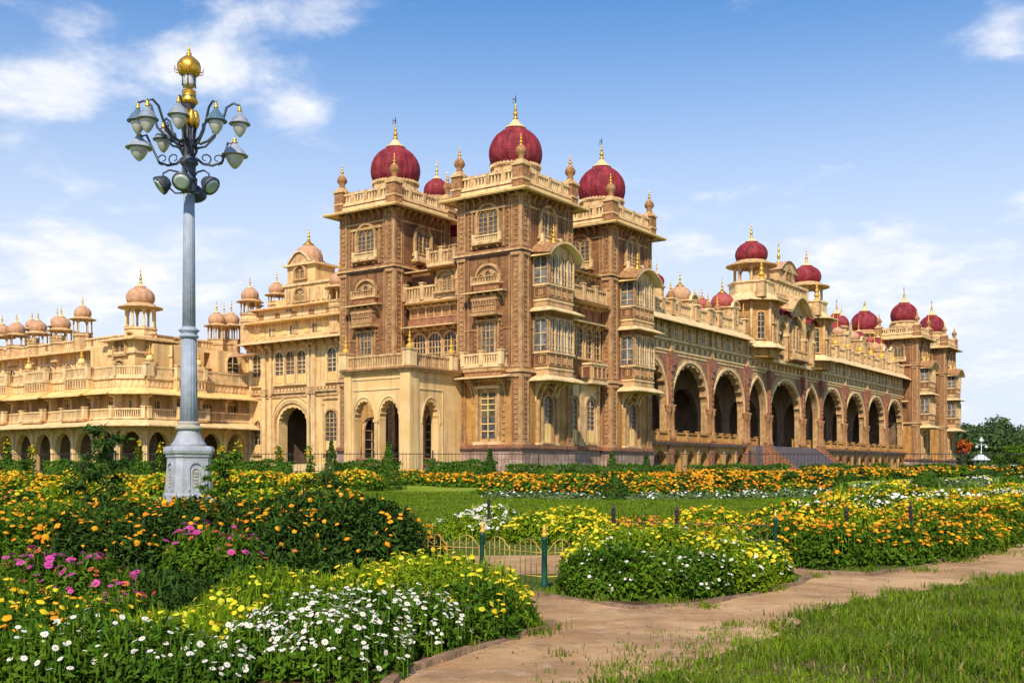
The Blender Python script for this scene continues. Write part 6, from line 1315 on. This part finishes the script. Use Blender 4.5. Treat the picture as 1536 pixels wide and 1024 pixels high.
def shrubs():
    def cone(px, Y, H, r, m, label, name='conifer_shrub', leaf=.16, n=1500, zz=0.0, up=1.0):
        b = Bed(); z = rng.uniform(0, 1, n) ** 1.3; a = rng.uniform(0, 2 * math.pi, n); rr = r * (1 - z) ** up * rng.uniform(.6, 1.08, n) * (1 + .14 * np.sin(a * 3 + z * 20)); X = at(px, Y)
        P = np.stack([X + rr * np.cos(a), Y + rr * np.sin(a), gz(Y) + zz + .1 + z * H], 1); N = np.stack([np.cos(a), np.sin(a), np.full(n, .5)], 1); b.add_leaf(m, *leaves(P, N, leaf, .35))
        t = b.build(name, label, 'shrub'); s = MB(); s.tube([(X - t.location.x, Y - t.location.y, -.05), (X - t.location.x, Y - t.location.y, H * .8)], .05, 'bark', 6, .01); s.build('trunk', t)
    def top(py, Y): return EYE + (HY - py) * Y / FPX - gz(Y)
    cone(497, 64, top(664, 64), .75, 'leaf_dark', 'small dark conifer in front of the gate arch wing'); cone(583, 58, top(668, 58), .95, 'leaf_hedge', 'bright conical shrub in front of the porch arches')
    cone(735, 66, top(676, 66), .5, 'leaf_dark', 'slim dark shrub before the near tower window'); cone(918, 60, top(683, 60), .8, 'leaf_hedge', 'conical shrub before the second tower', n=1300); cone(970, 66, top(687, 66), .6, 'leaf_dark', 'small shrub right of the second tower', n=1000)
    cone(1388, 58, top(712, 58), 1.0, 'leaf_hedge', 'rounded dark shrub on the lawn below the far towers', up=.5, n=1600); cone(922, 50, top(718, 50), .85, 'leaf_dark', 'dark bushy shrub at the edge of the orange row', up=.6, n=1600, leaf=.14); cone(1262, 50, top(712, 50), .6, 'leaf_dark', 'upright shrub at the end of the orange row', n=1100)
    cone(1475, 62, top(706, 62), 1.2, 'leaf_dark', 'low dark shrub at the right of the lawn', up=.4, n=1500); cone(1520, 58, top(716, 58), .9, 'leaf_hedge', 'rounded shrub at the right edge of the lawn', up=.4, n=1300); cone(505, 36, top(722, 36), .55, 'leaf_dark', 'shrub at the left end of the lawn', up=.6, n=1400, leaf=.12)
    def sapling(px, Y, H, label, tiers, spread, n=80, leaf=.16, m='leaf_dark', lean=0):
        X = at(px, Y); b = Bed(); s = MB(); z0 = gz(Y)
        s.tube([(0, 0, -.05), (lean * .4, 0, H * .45), (lean, 0, H)], .035, 'bark', 6, .012)
        for i in range(tiers):
            f = .3 + .7 * i / max(1, tiers - 1); a = i * 2.4 + px; L = spread * (1.15 - f * .55) * U(.8, 1.2); p0 = Vector((lean * f, 0, H * f)); p1 = p0 + Vector((math.cos(a) * L, math.sin(a) * L * .8, L * U(.1, .45)))
            s.tube([p0, (p0 + p1) / 2 + Vector((0, 0, .05)), p1], .016, 'bark', 5, .006)
            k = rng.uniform(.25, 1.1, n)[:, None]; P = np.array(p0) + (np.array(p1) - np.array(p0)) * k + rng.normal(0, .085 * spread / .6, (n, 3)) * np.array([1, 1, .55]) + np.array([X, Y, z0]); b.add_leaf(m, *leaves(P, np.tile([0, -.1, 1.0], (n, 1)), leaf, .34))
        t = b.build('sapling', label, 'sapling'); o = s.build('stem', t); o.location = (X - t.location.x, Y - t.location.y, 0)
    sapling(160, 24, top(648, 24), 'tall dark green sapling left of the lamp post', 9, .62, 150); sapling(128, 21, top(700, 21), 'shorter leafy sapling left of the tall one', 6, .5, 120)
    sapling(338, 25, top(688, 25), 'leafy sapling just right of the lamp pedestal', 7, .42, 110, m='leaf'); sapling(490, 18.5, top(716, 18.5), 'dark sapling rising from the large marigold bush', 7, .42, 130, .12); sapling(455, 19, top(724, 19), 'thin sapling with spread twigs beside the dark sapling', 5, .4, 90, .12); sapling(312, 29, top(704, 29), 'small twiggy plant before the lamp pedestal', 5, .35, 60, m='leaf')
    for i, (px, py) in enumerate(((12, 662), (46, 664), (155, 656), (208, 656), (240, 660), (332, 664), (357, 662), (418, 662), (465, 664))):
        Y = 79.0; X = at(px, Y); b = Bed(); H = top(py, Y); b.mound(X, Y, .36, .3, H, 300, .24, 'leaf', [('far', 'petal_yellow', 34, .085, dict(zmin=.62)), ('far', 'petal_amber', 8, .085, dict(zmin=.5))], shell=.4)
        wh = ('at the far left verandah arch', 'second from the left under the verandah', 'left of the lamp post, before the tall sapling', 'just left of the lamp post', 'nearest to the lamp post on its left', 'right of the lamp post under the verandah', 'at the right end of the verandah', 'left of the gate arch', 'right of the gate arch')[i]
        t = b.build('yellow_flower_shrub', 'slim yellow-flowered shrub ' + wh, 'flower shrub'); s = MB(); s.tube([(X - t.location.x, Y - t.location.y, -.05), (X - t.location.x, Y - t.location.y, H - .3)], .05, 'bark', 5, .03); s.build('stem', t)
shrubs()

# ------------------------------------------------------------------ fences
def garden_fence():
    t = tag(empty('garden_fence', (.1, 14.0, 0)), 'low gold-painted hoop railing on green posts beside the near corner of the dirt path', 'fence')
    A, B = Vector((-.40, 14.5)), Vector((.41, 13.55)); pts = [Vector((-1.30, 14.9)), A, B, Vector((1.25, 13.95))]; o = Vector((.1, 14.0))
    for p in (A, B):
        m = MB(); x, y = p - o; m.lathe(x, y, [(.045, -.03), (.045, .08), (.036, .1), (.036, .62), (.045, .63), (.045, .66)], 'post_green', 14); q = m.build('fence_post', t)
        f = MB(); f.lathe(x, y, [(.03, .66), (.038, .68), (.038, .70), (.02, .72), (.032, .745), (.024, .78), (.006, .83)], 'gold_paint', 12); f.build('finial', q)
    for p, q in zip(pts, pts[1:]):
        m = MB(); d = q - p; L = d.length; d /= L; n = int(L / .105)
        V = lambda s, z: ((p + d * s - o).x, (p + d * s - o).y, z)
        for z, r in ((.16, .009), (.46, .008)): m.tube([V(.03, z), V(L - .03, z)], r, 'rail_gold', 5)
        for i in range(n + 1):
            s = .05 + (L - .1) * i / n; h = .50 + .12 * math.sin(math.pi * ((i * 1.0 / n) * 2 % 1.0)); m.tube([V(s, .08), V(s, h)], .0065, 'rail_gold', 5)
        hn = 2
        for k in range(hn):
            a, e = L * k / hn + .04, L * (k + 1) / hn - .04
            m.tube([V(a + (e - a) * u / 10, .46 + .17 * math.sin(math.pi * u / 10)) for u in range(11)], .007, 'rail_gold', 5)
            m.tube([V(a + (e - a) * (.5 + .33 * math.cos(u * .6) * (1 - u / 14)), .56 + .07 * math.sin(u * .6)) for u in range(11)], .006, 'rail_gold', 4)
        m.build('railing_panel', t)
    spots = ((733, 23.5, .78, 'behind the gold railing', 'thin'), (1163, 16.2, .74, 'between the corner bush and the marigold bed', 'fat'), (1270, 17.1, .78, 'standing in the marigold bed', 'thin'), (1366, 17.4, .84, 'at the right corner of the marigold bed', 'thin'), (1015, 16.8, .80, 'above the white-flowered bush', 'thin'), (920, 17.4, .8, 'at the left rim of the orange flowers', 'thin'))
    for px, Y, H, lb, k in spots:
        e = tag(empty('fence_post', (at(px, Y), Y, 0)), 'dark green garden post ' + lb, 'post'); m = MB(); r = .03; m.lathe(0, 0, [(r * 1.2, -.03), (r, .06), (r, H), (r * 1.3, H + .02), (r * 1.3, H + .05)], 'post_green' if k == 'fat' else 'fence_iron', 10); m.build('shaft', e)
        f = MB(); f.lathe(0, 0, [(.022, H + .05), (.036, H + .08), (.02, H + .11), (.005, H + .18)], 'gold_paint' if k == 'fat' else 'fence_iron', 8); f.build('finial', e)
def wire_fence():
    P = [(at(920, 17.4), 17.4), (at(1015, 16.8), 16.8), (at(1163, 16.2), 16.2)]; t = tag(empty('wire_fence', (P[1][0], P[1][1], 0)), 'thin dark wire railing running behind the white-flowered corner bush', 'fence'); o = Vector(P[1])
    for p, q in zip(P, P[1:]):
        m = MB(); p, q = Vector(p), Vector(q); d = q - p; L = d.length; d /= L; V = lambda s, z: ((p + d * s - o).x, (p + d * s - o).y, z)
        for z in (.2, .45, .68): m.tube([V(.05, z), V(L - .05, z)], .009, 'wire', 5)
        n = int(L / .12)
        for i in range(n): s = .06 + (L - .12) * (i + .5) / n; m.tube([V(s, .1), V(s, .66 + .06 * (i % 2))], .006, 'wire', 4)
        m.build('railing_panel', t)
wire_fence()
garden_fence()
def iron_fence():
    Y = 81.0; z = gz(Y); t = tag(empty('iron_fence', (0, Y, z)), 'long dark iron railing along the foot of the palace', 'fence'); segs = [(-62 + i * 8.0, -62 + (i + 1) * 8.0) for i in range(20)]
    for x0, x1 in segs:
        m = MB()
        for zz in (.25, 1.55): m.bx(x0 + .04, x1, -.02, .02, zz, zz + .05, 'fence_iron')
        n = 30
        for i in range(n): x = x0 + (x1 - x0) * (i + .5) / n; m.bx(x - .012, x + .012, -.011, .011, 0, 1.72, 'fence_iron')
        m.build('railing_panel', t)
        if abs(x0 - .0) < 90:
            m = MB(); m.bx(x0 - .05, x0 + .05, -.05, .05, -.02, 1.85, 'fence_iron'); m.build('fence_post', t)
iron_fence()

# ------------------------------------------------------------------ grass in the foreground
def in_poly(x, y, P):
    P = np.array([(p[0], p[1]) for p in P]); c = np.zeros(len(x), bool); j = len(P) - 1
    for i in range(len(P)):
        xi, yi, xj, yj = *P[i], *P[j]; hit = ((yi > y) != (yj > y)) & (x < (xj - xi) * (y - yi) / (yj - yi + 1e-12) + xi); c ^= hit; j = i
    return c
def blades(name, x, y, h, mats, frac=.0, width=.0055):
    n = len(x); a = rng.uniform(0, 2 * math.pi, n); ln = h * rng.uniform(.5, 1.25, n); le = ln * np.abs(rng.normal(.35, .35, n)); w = width * rng.uniform(.7, 1.4, n)
    dx, dy = np.cos(a), np.sin(a); b = rng.uniform(0, 2 * math.pi, n); wx_, wy_ = np.cos(b) * w, np.sin(b) * w; z = np.zeros(n)
    V = np.empty((n, 5, 3)); V[:, 0] = np.stack([x - wx_, y - wy_, z], 1); V[:, 1] = np.stack([x + wx_, y + wy_, z], 1); mx, my = x + dx * le * .35, y + dy * le * .35
    V[:, 2] = np.stack([mx + wx_ * .8, my + wy_ * .8, ln * .6], 1); V[:, 3] = np.stack([mx - wx_ * .8, my - wy_ * .8, ln * .6], 1); V[:, 4] = np.stack([x + dx * le, y + dy * le, ln * (1 - .25 * np.minimum(1, le / ln))], 1)
    k = (np.arange(n) * 5)[:, None]; F = np.concatenate([k + np.array([[0, 1, 2]]), k + np.array([[0, 2, 3]]), k + np.array([[3, 2, 4]])])
    mi = (rng.uniform(0, 1, n) < frac).astype(int); return tag(np_mesh(name, V.reshape(-1, 3), F, np.tile(mi, 3), mats), kind='stuff')
def grass():
    m = MB(); m.poly([(p[0], p[1], .004) for p in (G(1200, 926), G(1208, 936), G(1165, 956), G(1080, 984), G(945, 1034), G(880, 1100), G(1400, 1300), G(2300, 1000), G(1760, 834), G(1620, 853), G(1536, 865), G(1420, 883), G(1310, 901))], 'turf'); tag(m.build('turf'), kind='structure')
    rim = [G(1190, 923), G(1203, 934), G(1170, 952), G(1085, 980), G(950, 1030), G(880, 1100), G(1400, 1300), G(2300, 1000), G(1760, 830), G(1620, 850), G(1536, 862), G(1420, 880), G(1310, 898)]
    n = 300000; x = rng.uniform(0, 14, n); y = rng.uniform(4.5, 21, n); ok = in_poly(x + .16 * np.sin(y * 7) + .1 * np.sin(x * 13) + rng.normal(0, .07, n), y + .1 * np.sin(x * 9) + rng.normal(0, .06, n), rim) & (np.abs(x) < y * .56) & (rng.uniform(0, 1, n) < np.clip((9.5 / y) ** 1.6, .12, 1)); x, y = x[ok], y[ok]
    bare = np.sin(x * 1.3 + 2 * np.sin(y * .9)) + np.sin(y * 1.9 + x * .8) + rng.normal(0, .35, len(x)) > -1.9; x, y = x[bare], y[bare]
    pat = np.sin(x * 2.1 + np.sin(y * 1.7) * 1.3) + np.sin(y * 2.9 + x * .7); pat = pat + 1.2 * np.sin(x * 6.3 + 2 * np.sin(y * 4.1)) * np.sin(y * 5.7); blades('grass', x, y, .10 * np.clip(1 + .3 * pat, .45, 1.7), ['grass_blade', 'grass_dry'], .07, .0062)
    # thin dry grass where the lawn wears out into the path, and tufts on the path
    n = 16000; x = rng.uniform(.1, 4.4, n); y = rng.uniform(6.8, 11.4, n); near = in_poly(x + rng.normal(0, .22, n), y + rng.normal(0, .2, n), [G(1200, 926), G(1210, 936), G(1120, 990), G(960, 1060), G(760, 1060), G(900, 985), G(1040, 945)]); x, y = x[near], y[near]; clump = np.sin(x * 8 + np.sin(y * 6) * 2) * np.sin(y * 9 + x * 3) + rng.normal(0, .5, len(x)) > .1; x, y = x[clump], y[clump]; blades('grass', x, y, .06, ['grass_blade', 'grass_dry'], .45)
    X = []; Yv = []
    for px, py, s, k in ((800, 948, .12, 380), (790, 940, .12, 260), (1160, 884, .1, 120), (1060, 912, .08, 110), (900, 903, .08, 90), (1380, 856, .16, 180), (1440, 842, .18, 180), (820, 890, .12, 200), (870, 894, .12, 200), (1000, 905, .15, 200), (1220, 866, .1, 120), (1290, 858, .2, 260), (1480, 830, .3, 300), (930, 1005, .1, 60), (840, 985, .05, 25), (1100, 940, .06, 40), (700, 972, .06, 60)):
        g = G(px, py); X.append(rng.normal(g[0], s, k)); Yv.append(rng.normal(g[1], s * 1.2, k))
    blades('grass', np.concatenate(X), np.concatenate(Yv), .085, ['grass_blade', 'grass_dry'], .12)
    n = 150000; y = 26 + 30 * rng.uniform(0, 1, n) ** .8; x = rng.uniform(-.15, .42, n) * y; V = blades('grass', x, y, .12, ['grass_blade', 'grass_dry'], .05, .016); co = np.empty(len(V.data.vertices) * 3); V.data.vertices.foreach_get('co', co); co = co.reshape(-1, 3); co[:, 2] += np.array([gz(q) + .03 for q in co[:, 1]]); V.data.vertices.foreach_set('co', co.ravel())
    # soil showing between the near clumps, small stones on the path
    # fallen leaves and petals on the path
    n = 420; x = rng.uniform(-1.3, 6, n); y = rng.uniform(7.6, 18, n); ok = in_poly(x, y, PATH); x, y = x[ok], y[ok]; V, F = leaves(np.stack([x, y, np.full(len(x), .014)], 1), np.tile([0, 0, 1.], (len(x), 1)), .035, .5, -.1, .35); tag(np_mesh('fallen_leaves', V, F, rng.integers(0, 3, len(F)), ['grass_dry', 'stalk', 'petal_yellow']), kind='stuff')
    m = MB(); m.poly([(p[0], p[1], .012) for p in (G(-400, 1100), G(560, 1060), G(600, 1014), G(700, 980), G(775, 957), G(800, 918), G(770, 890), G(640, 865), G(300, 862), G(-100, 862))], 'soil'); tag(m.build('soil'), kind='structure')
    m = MB(); m.poly([(p[0], p[1], .012) for p in (G(840, 893), G(860, 897), G(955, 912), G(1060, 904), G(1190, 876), G(1150, 858), G(1000, 850), G(860, 860))], 'soil'); tag(m.build('soil'), kind='structure')
    n = 5000; x = rng.uniform(-1.5, 8, n); y = rng.uniform(7.4, 20, n); ok = in_poly(x, y, PATH); x, y = x[ok], y[ok]; n = len(x); s = .004 + .012 * rng.uniform(0, 1, n) ** 6; V = []; F = []
    base = np.array([(1, 0, .2), (.3, .9, .25), (-.8, .6, .2), (-.8, -.6, .15), (.3, -.9, .2), (0, 0, .75)]); tri = np.array([(0, 1, 5), (1, 2, 5), (2, 3, 5), (3, 4, 5), (4, 0, 5)])
    V = np.stack([x, y, np.full(n, .006)], 1)[:, None] + base[None] * s[:, None, None] * rng.uniform(.7, 1.3, (n, 1, 3)); F = (tri[None] + (np.arange(n) * 6)[:, None, None]).reshape(-1, 3); tag(np_mesh('pebbles', V.reshape(-1, 3), F, None, ['edging']), kind='stuff')
grass()

# ------------------------------------------------------------------ far right: trees, cars, kiosk, small lamp
def trees():
    def tree(px, Y, H, r, m, label, zc=.55, nb=26, n=190, leaf=.75, trunk_r=.3, name='tree', z0=None):
        X = at(px, Y); z = gz(Y); b = Bed(); cl = []
        for i in range(nb):
            u = np.array([random.gauss(0, 1), random.gauss(0, 1), random.gauss(0, .9)]); u /= np.linalg.norm(u); k = U(.45, .95); c = np.array([X, Y, z + H * zc]) + u * k * np.array([r, r, H * (1 - zc) * .92]); cr = r * U(.22, .42); cl.append(c)
            d = nz(rng.normal(0, 1, (n, 3))); P = c + d * cr * (1 - np.abs(rng.normal(0, .22, n)))[:, None] * np.array([1, 1, .75]); P[:, 2] = np.maximum(P[:, 2], z + H * .1); b.add_leaf(m, *leaves(P, nz(d + np.array([0, 0, .5])), leaf, .6))
        t = b.build(name, label, 'tree', leafname='crown'); o = np.array(t.location); s = MB(); s.tube([(X - o[0], Y - o[1], -.2), (X - o[0] + .2, Y - o[1], H * .3), (X - o[0], Y - o[1], H * .6)], trunk_r, 'bark', 8, trunk_r * .4)
        for c in cl[::4]: s.tube([(X - o[0] + .15, Y - o[1], H * .28), tuple((np.array((X, Y, z + H * .3)) + c) / 2 - o + np.array([0, 0, .5])), tuple(c - o)], trunk_r * .4, 'bark', 6, .04)
        s.build('trunk', t)
    def H(py, Y): return EYE + (HY - py) * Y / FPX - gz(Y)
    tree(1455, 262, H(630, 262), 7.5, 'leaf_tree', 'broad tree right beside the last palace tower', leaf=.8); tree(1482, 285, H(621, 285), 9, 'leaf_tree', 'tallest rounded tree in the clump at the right', leaf=.9, nb=30); tree(1512, 270, H(632, 270), 7.5, 'leaf_tree', 'dark tree right of the tallest one', leaf=.8)
    tree(1540, 258, H(640, 258), 7.5, 'leaf_tree', 'tree cut by the right edge of the view', leaf=.8); tree(1518, 215, H(668, 215), 4.6, 'leaf', 'lower lighter green tree in front at the right edge', .5, 20, 170, .6); tree(1575, 240, H(650, 240), 8, 'leaf_tree', 'outermost tree beyond the right edge'); tree(1462, 240, H(668, 240), 4.5, 'leaf_tree', 'low dark tree behind the small far lamp', .5, 18); tree(1436, 290, H(640, 290), 6, 'leaf_tree', 'tree half hidden behind the last tower')
    tree(1441, 214, H(656, 214), 1.9, 'leaf_orange', 'small orange-flowered tree at the corner of the last tower', .75, 9, 120, .5, .15)
    tree(-40, 330, H(640, 330), 8, 'leaf_tree', 'tree behind the far left end of the palace')
    b = Bed(); n = 16000; X = rng.uniform(at(1425, 330), at(1750, 330), n); hh = 4.5 + 2.5 * np.sin(X * .21) + 1.5 * np.sin(X * .53); P = np.stack([X, 330 + rng.uniform(-3, 3, n), gz(330) + hh * rng.uniform(0, 1, n) ** .7], 1); V, F = leaves(P, np.tile([0, -.6, .7], (n, 1)), 1.0, .6); tag(np_mesh('far_wood', V, F, None, ['leaf_tree']), 'dark line of woodland behind the trees at the right', 'woodland', kind='stuff')
trees()
def right_end():
    Y = 190.0; z = gz(Y)
    t = tag(empty('street_lamp', (at(1472, Y), Y, z)), 'small white two-armed garden lamp in front of the far trees', 'street lamp'); m = MB(); m.lathe(0, 0, [(.16, -.05), (.16, .5), (.08, .6), (.06, 5.6)], 'kiosk_white', 10); m.build('shaft', t)
    for s in (-1, 1):
        m = MB(); m.tube([(0, 0, 4.7), (s * .4, 0, 5.0), (s * .75, 0, 5.0), (s * .85, 0, 4.75)], .05, 'kiosk_white', 6); o = m.build('lamp_arm', t); m = MB(); m.lathe(s * .85, 0, [(.1, 4.8), (.32, 4.55), (.3, 4.5), (.1, 4.2)], 'kiosk_white', 12); m.build('lamp_globe', o)
    m = MB(); m.lathe(0, 0, [(.2, 5.4), (.45, 5.6), (.3, 5.9), (.05, 6.3)], 'kiosk_white', 12); m.build('lamp_crown', t)
    Y = 175.0; z = gz(Y); t = tag(empty('kiosk', (at(1471, Y), Y, z)), 'small blue and white domed kiosk before the trees at the right', 'kiosk'); m = MB(); m.lathe(0, 0, [(1.0, -.05), (1.0, .9), (1.1, .95), (1.1, 1.05)], 'kiosk_blue', 12, smooth=False); m.build('counter', t)
    for i in range(6): a = i * math.pi / 3; m = MB(); m.lathe(.95 * math.cos(a), .95 * math.sin(a), [(.07, 1.0), (.07, 2.1)], 'kiosk_white', 8); m.build('post', t)
    m = MB(); m.lathe(0, 0, [(1.5, 2.05), (1.5, 2.15), (1.0, 2.45), (.9, 2.6), (.5, 2.9), (.08, 3.05), (.05, 3.5)], 'kiosk_white', 16); m.build('roof', t)
    def car(px, Y, m, label, rz):
        t = tag(empty('parked_car', (at(px, Y), Y, gz(Y)), rz), label, 'car', 'cars parked under the trees'); b = MB(); F = lambda s, d, z: (s, -d, z)
        b.extr(F, [(-2.05, .35), (2.0, .35), (2.08, .7), (1.9, .92), (1.0, 1.0), (-1.9, 1.02), (-2.1, .75)], -.85, .85, m); b.extr(F, [(-1.7, 1.0), (1.05, .98), (.45, 1.45), (-1.3, 1.47)], -.72, .72, m); b.build('body', t)
        for s in (-1, 1):
            g = MB(); g.extr(F, [(-1.5, 1.04), (.85, 1.03), (.4, 1.38), (-1.22, 1.4)], s * .715, s * .735, 'glass'); g.build('side_window', t)
        g = MB(); g.poly([(1.06, -.65, 1.02), (1.06, .65, 1.02), (.5, .62, 1.43), (.5, -.62, 1.43)], 'glass'); g.build('windscreen', t)
        for x in (-1.3, 1.25):
            for s in (-1, 1):
                w = MB(); w.lathe(0, 0, [(.2, -.1), (.32, -.1), (.33, 0), (.32, .1), (.2, .1)], 'tyre', 18); o = w.build('wheel', t); o.location = (x, s * .8, .33); o.rotation_euler = (R(90), 0, 0)
    car(1494, 205, 'car_white', 'white parked car beside the kiosk at the far right', 0.2); car(1509, 212, 'car_blue', 'dark blue car parked right of the white one', 0.1); car(1525, 200, 'car_white', 'white car parked at the right edge under the lighter tree', 0.3); car(1452, 208, 'car_red', 'dark red car parked by the last palace tower', -.2)
right_end()
